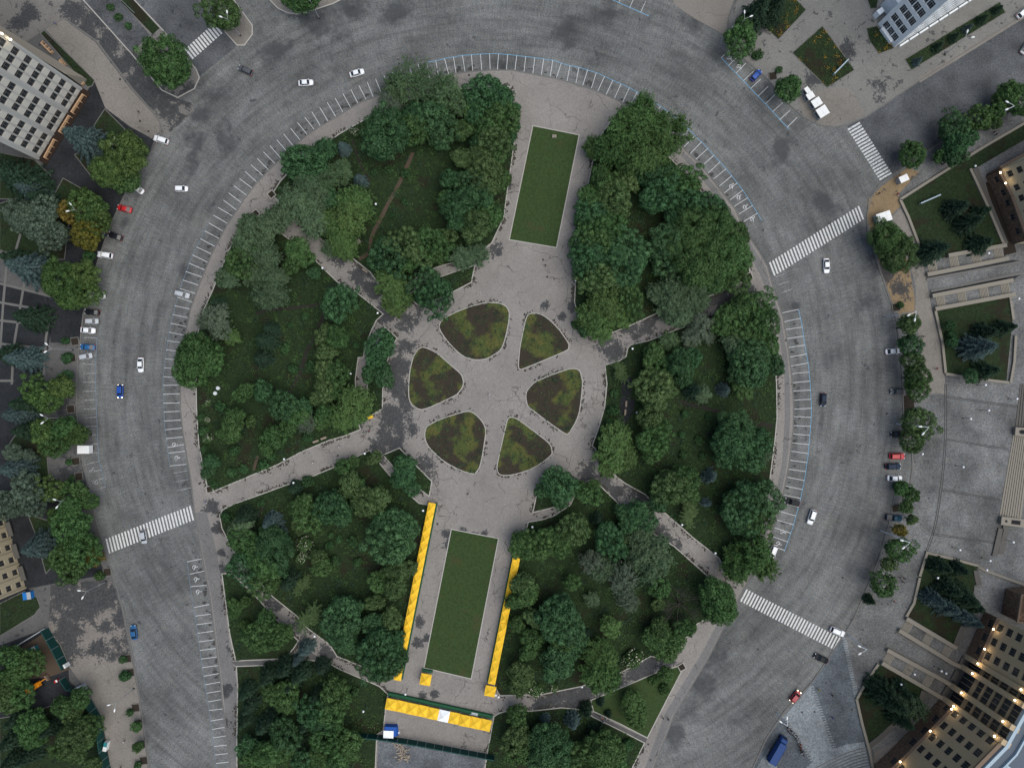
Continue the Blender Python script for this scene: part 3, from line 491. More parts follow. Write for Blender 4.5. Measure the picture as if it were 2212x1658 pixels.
# ------------------------------------------------------------------ painted markings
ZM = 0.012
def seg(mb, A, Bp, w, z=ZM):
    a = W(*A); c = W(*Bp); d = (c - a); L = d.length; mb.box(((a.x + c.x) / 2, (a.y + c.y) / 2, z - 0.003), (L, w, 0.006), math.atan2(d.y, d.x))
def zebra(A, Bp, n, vec, w, mat, name='crosswalk'):
    mb = MB()
    for i in range(n):
        t = (i + 0.5) / n; x = A[0] + (Bp[0] - A[0]) * t; y = A[1] + (Bp[1] - A[1]) * t
        seg(mb, (x - vec[0] / 2, y - vec[1] / 2), (x + vec[0] / 2, y + vec[1] / 2), w)
    return tag(mb.build(name, mat), kind='structure')
zebra(T(0, 0, 1892, 240), T(0, 0, 1625, 475), 12, (17.5, 22), 0.62, 'paint_zebra')
zebra(T(0, 2, 920, 1402), T(0, 2, 1668, 1108), 28, (7.5, 31), 0.5, 'paint_zebra')
zebra(T(3, 0, 735, 1080), T(3, 0, 1022, 1535), 19, (26, -15), 0.58, 'paint_worn')
zebra(T(3, 1, 25, 672), T(3, 1, 815, 172), 31, (11, 29), 0.5, 'paint_zebra')
zebra((1604, 1284), (1811, 1391), 33, (-13.5, 26), 0.5, 'paint_zebra')
def bays(outer, step, L, side, mat, w=0.14, edge=None, edge_w=0.14, start=0.0, skip=()):
    mb = MB()
    for i, (p, d) in enumerate(along(outer, step, start)):
        if i in skip: continue
        nx, ny = (-d.y * side, d.x * side); seg(mb, (p.x, p.y), (p.x + nx * L, p.y + ny * L), w)
    tag(mb.build('parking_lines', mat), kind='structure')
    if edge:
        mb = MB(); mb.ribbon([W(*p)[:2] for p in outer], edge_w, 0.004, 0.01, False); tag(mb.build('parking_edge_line', edge), kind='structure')
bays([(903, 139), (848, 156), (812, 170), (777, 184), (742, 202), (708, 221), (673, 242), (643, 265), (612, 290), (583, 315), (555, 342), (528, 372), (494, 417), (471, 448), (451, 482), (433, 516), (416, 551), (401, 586), (389, 623), (377, 660), (369, 697), (361, 735), (356, 780), (352, 832)], 19.4, 37, -1, 'paint_white')
bays([(352, 832), (353, 872), (355, 910), (359, 949), (364, 978)], 19.2, 36, -1, 'paint_white')
bays([(364, 978), (367, 1007)], 28, 36, -1, 'paint_white'); bays([(375, 1022), (385, 1070)], 19, 30, -1, 'paint_faint')
mb = MB(); mb.ribbon([W(*p)[:2] for p in [(451, 482), (416, 551), (389, 623), (369, 697), (356, 780), (352, 832), (355, 910), (359, 949), (367, 1007)]], 0.12, 0.004, 0.01, False); tag(mb.build('parking_edge_line', 'paint_blue_faint'), kind='structure')
BL = [(922, 135), (944, 131), (963, 126), (1000, 120), (1040, 117), (1070, 116), (1106, 119), (1131, 122), (1157, 125), (1196, 131), (1226, 141), (1252, 146), (1290, 158), (1325, 174), (1362, 191), (1396, 210), (1430, 232), (1462, 256), (1490, 282), (1519, 310), (1546, 340), (1560, 355), (1585, 385), (1607, 414), (1631, 452), (1645, 475)]
bays(BL, 19.6, 35, 1, 'paint_white', edge='paint_blue', edge_w=0.15)
bays([(1725, 668), (1733, 705), (1739, 747), (1746, 785), (1750, 825), (1753, 884), (1751, 922), (1746, 979), (1739, 1029), (1729, 1079), (1713, 1137), (1694, 1191)], 19.6, 37, 1, 'paint_white', edge='paint_blue', edge_w=0.15)
bays([(1700, 590), (1716, 640)], 18, 26, 1, 'paint_faint')
bays([(404, 1213), (410, 1240), (415, 1293)], 27, 34, -1, 'paint_white'); bays([(415, 1293), (422, 1328), (427, 1366), (432, 1403), (437, 1441), (444, 1481), (450, 1516), (452, 1536)], 18.7, 34, -1, 'paint_white', start=18.7)
bays([(455, 1556), (461, 1593), (467, 1648), (468, 1660)], 18.5, 27, -1, 'paint_white')
mb = MB(); mb.ribbon([W(*p)[:2] for p in [(404, 1213), (415, 1293), (427, 1366), (437, 1441), (452, 1536), (455, 1556), (461, 1593), (468, 1665)]], 0.12, 0.004, 0.01, False); tag(mb.build('parking_edge_line', 'paint_blue_faint'), kind='structure')
bays([(1558, 125), (1577, 145), (1597, 165), (1625, 195), (1659, 230), (1690, 264), (1705, 279)], 23, 30, -1, 'paint_white', edge='paint_blue', edge_w=0.18)
bays([(1313, -5), (1350, 12), (1402, 35)], 26, 26, -1, 'paint_worn', edge='paint_blue', edge_w=0.18)
bays([(209, 730), (206, 800), (207, 850), (211, 950), (213, 990), (220, 1020), (228, 1052)], 19, 27, 1, 'paint_faint', edge='paint_blue_faint')
def wheelchair(fx, fy, a, mat='paint_white', s=1.0):
    mb = MB(); o = W(fx, fy)
    def P(x, y): return (o.x + s * (x * math.cos(a) - y * math.sin(a)), o.y + s * (x * math.sin(a) + y * math.cos(a)))
    mb.ribbon([P(0.55 * math.cos(t), 0.55 * math.sin(t)) for t in [R(60 + i * 22) for i in range(12)]], 0.2, 0.005, 0.012, False)
    mb.ribbon([P(0.1, 0.75), P(0.15, 0.1), P(0.6, 0.05), P(0.85, -0.5)], 0.2, 0.005, 0.013, False)
    mb.prism([P(0.08 + 0.2 * math.cos(t), 1.05 + 0.2 * math.sin(t)) for t in [R(i * 45) for i in range(8)]], 0.005, 0.014)
    tag(mb.build('wheelchair_symbol', mat), kind='structure')
for c, r, u, v, a, mt in ((2, 0, 1880, 500, 220, 0), (2, 0, 1962, 573, 220, 0), (2, 0, 1893, 1610, 325, 0), (2, 1, 1958, 45, 320, 0), (2, 1, 2012, 130, 320, 0), (2, 1, 2075, 235, 320, 0), (3, 2, 125, 1272, 250, 0), (3, 2, 88, 1375, 250, 0), (0, 2, 1505, 522, 280, 0), (0, 2, 1525, 637, 280, 0), (0, 2, 1678, 1580, 280, 0), (0, 3, 1692, 28, 280, 0), (0, 3, 1710, 137, 280, 0), (0, 2, 830, 850, 100, 1), (0, 2, 803, 745, 100, 1)):
    wheelchair(*T(c, r, u, v), R(a), ('paint_worn', 'paint_faint')[mt], 0.9)
# ------------------------------------------------------------------ buildings
def window_proto(w, h, frame='window_frame', bars=2):
    m = MB(); f = 0.09
    m.box((0, 0, h / 2 - f / 2), (w, 0.1, f)); m.box((0, 0, -h / 2 + f / 2), (w, 0.1, f))
    for x in (-w / 2 + f / 2, w / 2 - f / 2): m.box((x, 0, 0), (f, 0.1, h - 2 * f))
    for i in range(1, bars + 1): m.box((-w / 2 + w * i / (bars + 1), 0, 0), (0.07, 0.08, h - 2 * f))
    m.box((0, 0.02, h * 0.18), (w - 2 * f, 0.05, 0.06))
    p = MB(); p.box((0, -0.05, 0), (w - 0.12, 0.02, h - 0.12))
    return m.mesh('window', frame), p.mesh('pane', 'glass')
class Bld:
    def __init__(s, name, base, label, cat='building'):
        s.o = Vector((base.x, base.y, 0)); s.r = tag(empty(name, s.o), label, cat)
    def part(s, name, mb, mats, smooth=False, label=None):
        mb.v = [tuple(Vector(p) - s.o) for p in mb.v]; o = mb.build(name, mats, s.r, smooth)
        if label: o['label'] = label
        return o
    def win(s, protos, p, a):
        w = bpy.data.objects.new('window', protos[0]); COL.objects.link(w); w.parent = s.r; w.location = p - s.o; w.rotation_euler = (0, 0, a)
        q = bpy.data.objects.new('pane', protos[1]); COL.objects.link(q); q.parent = w
        return w
    def lamp(s, p, a, power=60.0):
        m = MB(); m.box((0, 0.2, 0), (0.3, 0.42, 0.16)); o = m.build('lamp_bracket', 'black_metal', s.r); o.location = p - s.o; o.rotation_euler = (0, 0, a)
        m = MB(); m.lathe((0, 0.42, 0), [(0.05, -0.2), (0.2, -0.14), (0.26, 0.0), (0.2, 0.14), (0.05, 0.2)], 10); g = m.build('lamp_bulb', 'lamp_lit', o, True)
        li = bpy.data.lights.new('lamp_light', 'POINT'); li.energy = power; li.color = (1.0, 0.74, 0.42); li.shadow_soft_size = 0.3
        lo = bpy.data.objects.new('lamp_light', li); COL.objects.link(lo); lo.parent = o; lo.location = (0, 0.9, 0.6)
def facade(bl, mb, A, Bp, z0, z1, rows, cols, th=0.35, wins=None, inset=0.12, pan=None):
    """wall from A to B (outside on the right-hand side when walking A to B is +n); rows (zlo, zhi), cols (slo, shi)"""
    d = (Bp - A); L = d.length; d = d / L; n = Vector((d.y, -d.x, 0)); a = math.atan2(d.y, d.x)
    def bx(m_, s0, s1, za, zb, t0=0.0, t1=th):
        c = A + d * ((s0 + s1) / 2) + n * ((t0 + t1) / 2); m_.box((c.x, c.y, (za + zb) / 2), (s1 - s0, t1 - t0, zb - za), a)
    z = z0
    for (lo, hi) in rows:
        if lo > z: bx(mb, 0, L, z, lo)
        s0 = 0.0
        for (cl, ch) in cols:
            if cl > s0: bx(mb, s0, cl, lo, hi)
            s0 = ch
            if pan: pm_ = MB(); bx(pm_, cl, ch, lo - (rows[1][0] - rows[0][1]) * 0.98 if lo - (rows[1][0] - rows[0][1]) > z0 else z0, lo - 0.06, th, th + 0.03); bl.part('spandrel_panel', pm_, pan)
            if wins:
                p = A + d * ((cl + ch) / 2) + n * inset; bl.win(wins, Vector((p.x, p.y, (lo + hi) / 2)), a + math.pi)
        if s0 < L: bx(mb, s0, L, lo, hi)
        z = hi
    if z < z1: bx(mb, 0, L, z, z1)
    return d, n, a
def core(mb, pts, z0, z1): mb.prism([(p.x, p.y) for p in pts], z0, z1)

# --- tower at the upper left
def tower_nw():
    def C1(u, v): return W(u * 0.1877, 51.85 + v * 0.1877)
    A = C1(430, 1560); Bp = C1(940, 730)
    d = (Bp - A).normalized(); n = Vector((d.y, -d.x, 0)); L = (Bp - A).length
    bl = Bld('tower_block', A, 'tall grey tower block with rows of square windows at upper left')
    hgt = 44; cols = sorted((L - s - 0.95, L - s + 0.95) for s in (2.1, 4.4, 6.7, 10.4, 12.6, 14.8, 18.3, 20.6, 22.9))
    k = L / 25.4; cols = [(a * 1, b * 1) for a, b in cols]
    rows = [(1.6 + 4.7 * i, 4.0 + 4.7 * i) for i in range(9)]
    m = MB(); facade(bl, m, A, Bp, 0, hgt, rows, cols, wins=window_proto(1.9, 2.4, 'frame_brown', 1), pan='tower_panel')
    for s in (0.45, L - 0.45, L - 8.55, L - 16.5):                     # pilaster strips between the window groups
        c = A + d * s + n * 0.5; m.box((c.x, c.y, hgt / 2 - 0.2), (0.25 if 1 < s < L - 1 else 0.5, 0.34, hgt - 0.4), math.atan2(d.y, d.x))
    for s0 in (9, 17): pass
    for (sa, sb) in ((1.25, 7.65), (9.45, 15.75), (17.4, 23.85)):
        for i in range(2):
            s = L - (sa + (sb - sa) * (i + 1) / 3); c = A + d * s + n * 0.45; m.box((c.x, c.y, hgt / 2), (0.22, 0.22, hgt - 0.6), math.atan2(d.y, d.x))
    ne = Vector((-n.x, -n.y, 0)); Cc = Bp + ne * 26; D = A + ne * 26
    bl.part('wall', m, 'tower_wall')
    m = MB(); core(m, [A + d * 0.02 - n * 0.02, Bp - d * 0.02 - n * 0.02, Cc - d * 0.02, D + d * 0.02], 0, hgt - 0.3); bl.part('core', m, 'tower_wall')
    m = MB(); core(m, [A - d * 0.4 + n * 0.7, Bp + d * 0.6 + n * 0.7, Cc + d * 0.6, D - d * 0.4], hgt, hgt + 0.5); bl.part('roof', m, 'roof_grey')
    # low ribbed wing along the street side
    m = MB()
    for i in range(6):
        t0 = Bp + d * (0.5 + 0.4 * i); z = 8.0 - 1.2 * i
        a4 = [t0 + n * 0.2, t0 + d * 0.36 + n * 0.2, t0 + d * 0.36 + ne * 40, t0 + ne * 40]; core(m, a4, 0, z)
    bl.part('stepped_wing', m, 'stone')
    m = MB()
    c = [A + n * 0.4, Bp + n * 0.4, Bp + n * 3.4, A + n * 3.4]; core(m, c, 0.12, 0.3); bl.part('plinth_strip', m, 'rust_soil')
    for (u0, v0, u1, v1) in ((975, 820, 840, 1030), (815, 1065, 700, 1255), (645, 1335, 530, 1550), (495, 235, 610, 350), (705, 440, 750, 495), (845, 590, 965, 710)):
        m = MB(); a = C1(u0, v0); b_ = C1(u1, v1); dd = (b_ - a); Ld = dd.length; dd.normalize(); pr = Vector((-dd.y, dd.x, 0))
        if pr.dot(Vector((Bp.x - A.x, 0, 0)) + ne) < 0: pr = -pr
        m.ribbon([(p.x, p.y) for p in (a, b_)], 0.35, 0.3, 1.1, False)
        for t in (0.02, 0.35, 0.65, 0.98):
            q = a + dd * Ld * t; m.ribbon([(q.x, q.y), ((q + pr * 0.9).x, (q + pr * 0.9).y)], 0.22, 0.3, 1.08, False)
        bl.part('low_frame', m, 'orange_frame')
    for z in (30.0, 33.0):
        p = Bp + n * 0.6 - d * 0.3; bl.lamp(Vector((p.x, p.y, z)), math.atan2(d.y, d.x) + math.pi, 40)
tower_nw()
# --- white tower at the upper right
def tower_ne():
    def C2(u, v): return W(1866.4 + u * .1094, v * .1094)
    C = C2(610, 922); D = C2(285, 463); E = C2(2600, -372)
    bl = Bld('white_tower', C, 'white high rise with large gridded windows at upper right')
    hgt = 36; d = (C - D).normalized(); L = (C - D).length
    rows = [(1.0 + 4.4 * i, 3.9 + 4.4 * i) for i in range(8)]
    m = MB(); cw = (L - 2.2) / 3
    facade(bl, m, D, C, 0, hgt, rows, [(1.1 + cw * i + 0.12, 1.1 + cw * (i + 1) - 0.12) for i in range(3)], wins=window_proto(cw - 0.24, 2.9, 'window_frame', 2))
    rows2 = [(1.1 + 4.4 * i, 3.5 + 4.4 * i) for i in range(7)]
    L2 = (E - C).length; nb = 10; st = (L2 - 1.0) / nb
    facade(bl, m, C, E, 0, hgt, rows2, [(1.0 + st * i, 1.0 + st * i + st * 0.62) for i in range(nb)], th=0.12, inset=0.03, wins=window_proto(st * 0.62, 2.4, 'white_paint', 3))
    bl.part('wall', m, 'white_wall')
    de = (E - C).normalized(); F = D + de * L2
    i_ = 0.03
    m = MB(); core(m, [C - d * i_ + de * i_, D + d * i_ + de * i_, F + d * i_, E - d * i_], 0, hgt - 0.2); bl.part('core', m, 'white_wall')
    m = MB(); core(m, [C + d * 0.6 - de * 0.6, D - d * 0.6 - de * 0.6, F - d * 0.6, E + d * 0.6], hgt, hgt + 0.5); bl.part('roof', m, 'roof_grey')
    m = MB(); nE = Vector((de.y, -de.x, 0))
    for i in range(10):                                  # ground floor ledges with dark openings
        s = 0.8 + st * i; c = C + de * (s + st * 0.42) + nE * 0.75; m.box((c.x, c.y, 0.5), (st * 0.86, 0.5, 0.9), math.atan2(de.y, de.x))
    bl.part('ledge', m, 'white_wall')
    m = MB()
    for (u, v, w, dd_, z) in ((240, 310, 1.9, 1.5, 2.6), (420, 180, 1.5, 3.4, 6.2), (420, 720, 1.0, 5.0, 1.2)):
        p = C2(u, v); m.box((p.x, p.y, z / 2), (w, dd_, z), math.atan2(d.y, d.x) + math.pi / 2 if dd_ < 2 else math.atan2(d.y, d.x) - math.pi / 2)
    bl.part('porch', m, 'white_wall')
tower_ne()
# --- cream block at the left edge
def cream_block():
    A = W(8, 1113); Bp = W(54, 1271)
    A, Bp = Bp, A
    bl = Bld('cream_block', A, 'cream apartment block with tall windows at the left edge')
    L = (Bp - A).length; d = (Bp - A).normalized(); n = Vector((d.y, -d.x, 0))
    rows = [(1.2 + 3.9 * i, 3.4 + 3.9 * i) for i in range(4)]; nb = 6; st = L / nb
    cols = [(st * (i + .5) - 0.8, st * (i + .5) + 0.8) for i in range(nb)]
    m = MB(); facade(bl, m, A, Bp, 0, 17, rows, cols, wins=window_proto(1.6, 2.2, 'frame_brown', 1))
    for i in range(nb + 1):
        c = A + d * min(max(st * i, 0.25), L - 0.25) + n * 0.47; m.box((c.x, c.y, 8.4), (0.5, 0.26, 16.7), math.atan2(d.y, d.x))
    bl.part('wall', m, 'cream_wall')
    Cc = Bp - n * 25; D = A - n * 25
    m = MB(); core(m, [A - n * .02 + d * .03, Bp - n * .02 - d * .03, Cc, D], 0, 16.9); bl.part('core', m, 'cream_wall')
    m = MB(); core(m, [A + n * 0.7 - d * .5, Bp + n * 0.7 + d * .5, Cc + d * .5, D - d * .5], 17, 17.4); bl.part('roof', m, 'roof_grey')
    m = MB()
    for t in (0.12, 0.42, 0.72): 
        c = A + d * (L * t + 2) + n * 1.3; m.box((c.x, c.y, 1.2), (4.4, 1.5, 0.25), math.atan2(d.y, d.x))
        c2 = A + d * (L * t + 2) + n * 1.3; m.box((c2.x, c2.y, 0.54), (4.0, 0.2, 1.07), math.atan2(d.y, d.x))
    bl.part('awning', m, 'stone_dark')
cream_block()
# --- stepped beige office block at the lower right, with the glazed centre and the wing beside it
def office():
    def C3(u, v): return W(1901 + u * .2288, 1278.9 + v * .2288)
    P0 = C3(-330, 1905); P1 = C3(125, 1478); P2 = C3(580, 1012); P3 = C3(822, 588); P4 = C3(1000, 185)
    bl = Bld('office_block', P2, 'long beige office block with floodlit piers and dark windows at lower right', 'building')
    ht = 25.0; rowz = (3.9, 7.6, 11.3, 14.9, 18.5, 22.1); protos = window_proto(2.2, 2.3, 'frame_brown', 2)
    def block(A, Bp, first, step, upper=True):
        lw = MB(); pl = MB(); ledge = MB(); ledge2 = MB()
        L = (Bp - A).length; cols = []; s = first
        while s + 1.1 < L - 0.2: cols.append((s - 1.1, s + 1.1)); s += step
        d, n, a = facade(bl, pl, A + Vector((0, 0, 0)), Bp, 0, 6.0, [(rowz[0] - 1.15, rowz[0] + 1.15)], cols, th=0.6, wins=protos, inset=0.25)
        facade(bl, lw, A, Bp, 6.0, ht, [(z - 1.15, z + 1.15) for z in rowz[1:]], cols, th=0.3, wins=protos, inset=0.05)
        c = (A + Bp) / 2 + n * 0.55; ledge.box((c.x, c.y, 6.05), (L, 1.1, 0.3), a)
        c = (A + Bp) / 2 + n * 0.35; ledge2.box((c.x, c.y, ht + 0.2), (L, 1.1, 0.5), a)
        bl.part('wall', lw, 'beige_wall'); bl.part('plinth', pl, 'brown_brick'); bl.part('ledge', ledge, 'brown_stone'); bl.part('cornice', ledge2, 'brown_stone')
        return d, n, a
    d1, n1, a1 = block(P2, P1, 1.0, 4.72); block(P1, P0, 2.4, 4.72); d3, n3, a3 = block(P4, P3, 2.4, 4.4)
    # centre: beams and glazing between four piers
    dc = (P2 - P3).normalized(); nc = Vector((dc.y, -dc.x, 0)); Lc = (P2 - P3).length; ac = math.atan2(dc.y, dc.x)
    piers = MB(); gl = MB(); beams = MB()
    Q = [C3(830, 575), C3(757, 690), C3(648, 862), C3(578, 985)]
    ss = [max(0.6, min(Lc - 0.6, (q - P3).dot(dc))) for q in Q]
    for s in ss:
        piers = MB(); c = P3 + dc * s - nc * 0.5; piers.box((c.x, c.y, ht / 2 + 0.4), (1.5, 2.6, ht + 0.8), ac); bl.part('pier', piers, 'beige_wall')
    for i in range(3):
        s0, s1 = ss[i] + 0.75, ss[i + 1] - 0.75; c = P3 + dc * ((s0 + s1) / 2) - nc * 2.0; gl.box((c.x, c.y, ht / 2), (s1 - s0, 0.2, ht), ac)
        for z in (6.0, 9.6, 13.2, 16.8, 20.4, 24.0):
            c = P3 + dc * ((s0 + s1) / 2) - nc * 1.75; beams.box((c.x, c.y, z), (s1 - s0 - 0.01, 0.4, 0.8 if z > 6 else 1.4), ac)
        for t in ((0.5,) if i != 1 else (0.33, 0.66)):
            c = P3 + dc * (s0 + (s1 - s0) * t) - nc * 1.86; beams.box((c.x, c.y, ht / 2), (0.14, 0.08, ht - 1), ac)
    cb = MB(); c = (P3 + P2) / 2 - nc * 3.2; cb.box((c.x, c.y, ht / 2), (Lc, 2.0, ht), ac)
    bl.part('glazing', gl, 'glass'); bl.part('beam', beams, 'beige_wall')
    back = Vector((0.806, -0.592, 0))
    m = MB(); i_ = 0.02
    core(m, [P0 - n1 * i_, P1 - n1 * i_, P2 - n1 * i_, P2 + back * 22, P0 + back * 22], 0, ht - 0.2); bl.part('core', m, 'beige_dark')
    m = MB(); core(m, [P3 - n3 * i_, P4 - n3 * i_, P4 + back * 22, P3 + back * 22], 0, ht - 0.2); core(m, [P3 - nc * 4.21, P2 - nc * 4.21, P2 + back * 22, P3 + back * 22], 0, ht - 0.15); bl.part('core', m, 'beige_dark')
    m = MB(); core(m, [P0 + back * 1.2, P1 + back * 1.2, P2 + back * 1.2, P3 + back * 1.2, P4 + back * 1.2, P4 + back * 60, P0 + back * 60], ht + 0.1, ht + 0.4); bl.part('roof', m, 'roof_grey')
    m = MB()
    pts = [P0, P1, P2, P3, P4]
    m.ribbon([((p + back * 1.0).x, (p + back * 1.0).y) for p in pts], 0.9, ht - 0.1, ht + 0.9, False)
    m.ribbon([((p + back * 4.2).x, (p + back * 4.2).y) for p in pts], 0.5, ht + 0.4, ht + 1.0, False)
    for t in (0.1, 0.55):
        p = P2.lerp(P0, t); m.ribbon([((p + back * 4.6).x, (p + back * 4.6).y), ((p + back * 30).x, (p + back * 30).y)], 0.9, ht + 0.4, ht + 1.0, False)
    bl.part('parapet', m, 'roof_trim')
    for A, Bp, n, sl in ((P2, P1, n1, (0.6, 9.5, 22.0)), (P1, P0, n1, (6, 14)), (P4, P3, n3, (3.5, 9.8))):
        d = (Bp - A).normalized()
        for s in sl:
            p = A + d * s + n * 0.75; bl.lamp(Vector((p.x, p.y, 6.7)), math.atan2(d.y, d.x) + math.pi, 26)
    for s in ss:
        p = P3 + dc * s + nc * 0.85; bl.lamp(Vector((p.x, p.y, 6.8)), ac + math.pi, 26); bl.lamp(Vector((p.x, p.y, 23.6)), ac + math.pi, 16)
    p = P1 + n1 * 0.5; bl.lamp(Vector((p.x, p.y, 23.0)), a1 + math.pi, 16)
    # the porch steps of stone blocks at the ground
    m = MB()
    for q in (C3(770, 645), C3(615, 925), C3(700, 780)):
        m.box((q.x, q.y, 0.35), (3.2, 1.6, 0.7), ac)
    bl.part('entrance_step', m, 'stone_dark')
    # brick wing
    bw = Bld('brick_wing', C3(1160, 120), 'low brown brick wing beside the big office block', 'building')
    A, B2 = C3(1140, 200), C3(1178, -40); Cc, D = C3(1420, -60), C3(1420, 240)
    m = MB(); m.prism([(p.x, p.y) for p in (A, B2, Cc, D)], 0, 6.4); bw.part('wall', m, 'brown_brick')
    m = MB(); m.ribbon([(p.x, p.y) for p in (A, B2, Cc, D)], 0.5, 6.4, 7.0); bw.part('parapet', m, 'brown_stone')
    m = MB(); m.prism([(p.x, p.y) for p in (A.lerp(Cc, 0.3), B2.lerp(D, 0.3), Cc, D)], 6.4, 22); bw.part('upper_wall', m, 'beige_wall')
    q = A.lerp(B2, 0.5) + Vector((8.5, 0, 0)); bw.lamp(Vector((q.x, q.y, 7.4)), R(90), 20)
office()
def wing_ne():
    def C4(u, v): return W(1987.4 + u * .3127, 311 + v * .3127)
    A = C4(462, 222); B1 = C4(545, 390); B2 = C4(652, 690); E = W(2290, 290)
    bl = Bld('beige_wing', A, 'beige building end with brown plinth and two lit lamps at right edge')
    pr = window_proto(1.8, 2.1, 'frame_brown', 1)
    for P, Q, f0, sp in ((E, A, 99, 9), (A, B1, 2.0, 4.4), (B1, B2, 1.6, 4.4)):
        L = (P - Q).length; cols = []; s = f0
        while s + 1.1 < L - .2: cols.append((s - .9, s + .9)); s += sp
        pl = MB(); facade(bl, pl, P, Q, 0, 6.2, [(2.4, 4.5)], cols, th=.6, wins=pr, inset=.25); bl.part('plinth', pl, 'brown_brick')
        up = MB(); d, n, an = facade(bl, up, P, Q, 6.2, 20, [(7.5 + 3.7 * k, 9.6 + 3.7 * k) for k in range(3)], cols, th=.25, wins=pr, inset=.08); bl.part('wall', up, 'cream_wall')
        g = MB(); q = (P + Q) / 2 + n * .55; g.box((q.x, q.y, 6.25), (L, 1.1, .35), an); bl.part('ledge', g, 'brown_stone')
    m = MB(); m.prism([(p.x, p.y) for p in (A + Vector((.05, 0, 0)), B1 + Vector((.05, 0, 0)), B2 + Vector((.05, 0, 0)), Vector((E.x, B2.y, 0)), E)], 0, 19.9); bl.part('core', m, 'cream_wall')
    d = (B1 - A).normalized(); n = Vector((d.y, -d.x, 0))
    for s in (.6, 4.0): p = A + d * s + n * .9; bl.lamp(Vector((p.x, p.y, 7.0)), math.atan2(d.y, d.x) + math.pi, 22)
wing_ne()
# --- garden walls, ramp walls and flights of steps on the east side
def wall_run(pts, w, h, mat, look, name='stone_wall'):
    m = MB(); q = [W(*p) for p in pts]; o = q[len(q) // 2]; m.ribbon([(p.x - o.x, p.y - o.y) for p in q], w, 0.1, h, False)
    e = m.build(name, mat); e.location = (o.x, o.y, 0); mx = pts[len(pts) // 2]
    later(e, look, mx[0], mx[1], 'wall', 'stone walls of the east terrace')
def C3f(u, v): return (1901 + u * .2288, 1278.9 + v * .2288)
def C4f(u, v): return (1987.4 + u * .3127, 311 + v * .3127)
for pts in ([C3f(230, 235), C3f(700, 512)], [C3f(160, 345), C3f(400, 490), C3f(650, 645), C3f(745, 692)], [C3f(50, 530), C3f(300, 665), C3f(550, 800), C3f(650, 858)], [C3f(0, 650), C3f(240, 790), C3f(450, 912), C3f(580, 990)],
            [C4f(35, 905), C4f(320, 850), C4f(595, 793)], [C4f(90, 1142), C4f(640, 1040)], [C4f(70, 1052), C4f(350, 997), C4f(625, 943)], [C4f(180, 775), C4f(360, 742), C4f(580, 703)]):
    wall_run(pts, 1.15, 1.3, 'stone', 'pale stone ramp wall')
for pts in ([(1942, 432), (2030, 376), (2120, 320), (2220, 262)], [(1942, 432), (1960, 470), (1981, 525), (1988, 560)], [(2018, 672), (2033, 740), (2040, 806)], [(2040, 807), (2110, 818), (2176, 826)], [(2179, 640), (2186, 690)], [(2191, 725), (2188, 780), (2180, 826)], [(2093, 365), (2126, 436), (2166, 530)], [(1984, 1243), (2000, 1192), (2050, 1204), (2110, 1220)], [(1984, 1246), (1972, 1300), (1955, 1330)], [(1895, 1432), (1870, 1468), (1849, 1506)], [(1848, 1506), (1860, 1560), (1874, 1611), (1884, 1660)], [(2110, 1222), (2130, 1232), (2212, 1262)]):
    wall_run(pts, 0.75, 0.75, 'stone', 'low garden wall', 'garden_wall')
for pts in ([(2078, 1352), (2070, 1370), (2062, 1392)], [(1994, 1490), (1986, 1512)], [(1872, 1612), (1900, 1590), (1932, 1560)], [(2160, 1195), (2168, 1150), (2172, 1120)], [(2105, 365), (2134, 440), (2170, 528)], [(2112, 1262), (2106, 1230)], [(2146, 1200), (2160, 1140)]):
    wall_run(pts, 1.6, 0.6, 'stone_dark', 'broad dark stone wall', 'stone_wall')
def steps(cx, cy, run, width, a, look, n=6, mat='stone'):
    m = MB()
    for i in range(n): m.box((-run / 2 + run * (i + .5) / n, 0, 0.11 + 0.05 * (i + 1)), (run / n - 0.02, width, 0.1 * (i + 1)), 0)
    o = m.build('steps', mat); o.location = (*W(cx, cy)[:2], 0); o.rotation_euler = (0, 0, a); later(o, look, cx, cy, 'steps', 'short flights of stone steps')
def strip(A, Bp, ts, run, width, look):
    a = ang(Bp[0] - A[0], Bp[1] - A[1])
    for t in ts: steps(A[0] + (Bp[0] - A[0]) * t, A[1] + (Bp[1] - A[1]) * t, run, width, a, look)
strip(C4f(40, 855), C4f(590, 740), (0.07, 0.345, 0.62, 0.9), 2.3, 3.6, 'short flight of stone steps')
strip(C4f(75, 1100), C4f(640, 992), (0.11, 0.37, 0.64, 0.90), 2.2, 3.4, 'short flight of stone steps')
strip(C3f(195, 290), C3f(690, 580), (0.11, 0.5, 0.87), 2.1, 4.2, 'short flight of stone steps')
strip(C3f(25, 590), C3f(520, 880), (0.1, 0.47, 0.84), 2.1, 4.2, 'short flight of stone steps')
for pts, w in (([C4f(40, 935), C4f(690, 815)], 0.6), ([C4f(70, 1018), C4f(710, 890)], 0.6), ([C3f(145, 375), C3f(420, 550), C3f(690, 715)], 0.35), ([C3f(50, 490), C3f(360, 660), C3f(640, 830)], 0.35)):
    m = MB(); m.ribbon([W(*p)[:2] for p in pts], w, 0.1, 0.4, False); tag(m.build('ramp_kerb', 'kerb_grey'), kind='structure')
ground('ramp', [C4f(40, 938), C4f(690, 815), C4f(712, 888), C4f(68, 1016)], 0.1, 0.15, 'slabs')
ground('ramp', [C3f(145, 375), C3f(690, 715), C3f(640, 830), C3f(50, 490)], 0.1, 0.15, 'slabs')
for p in ([C4f(40, 920), C4f(640, 802), C4f(680, 806), C4f(40, 932)], [C4f(75, 1026), C4f(700, 902), C4f(640, 935), C4f(75, 1044)]):
    ground('gutter', p, 0.1, 0.14, 'dark_asphalt')
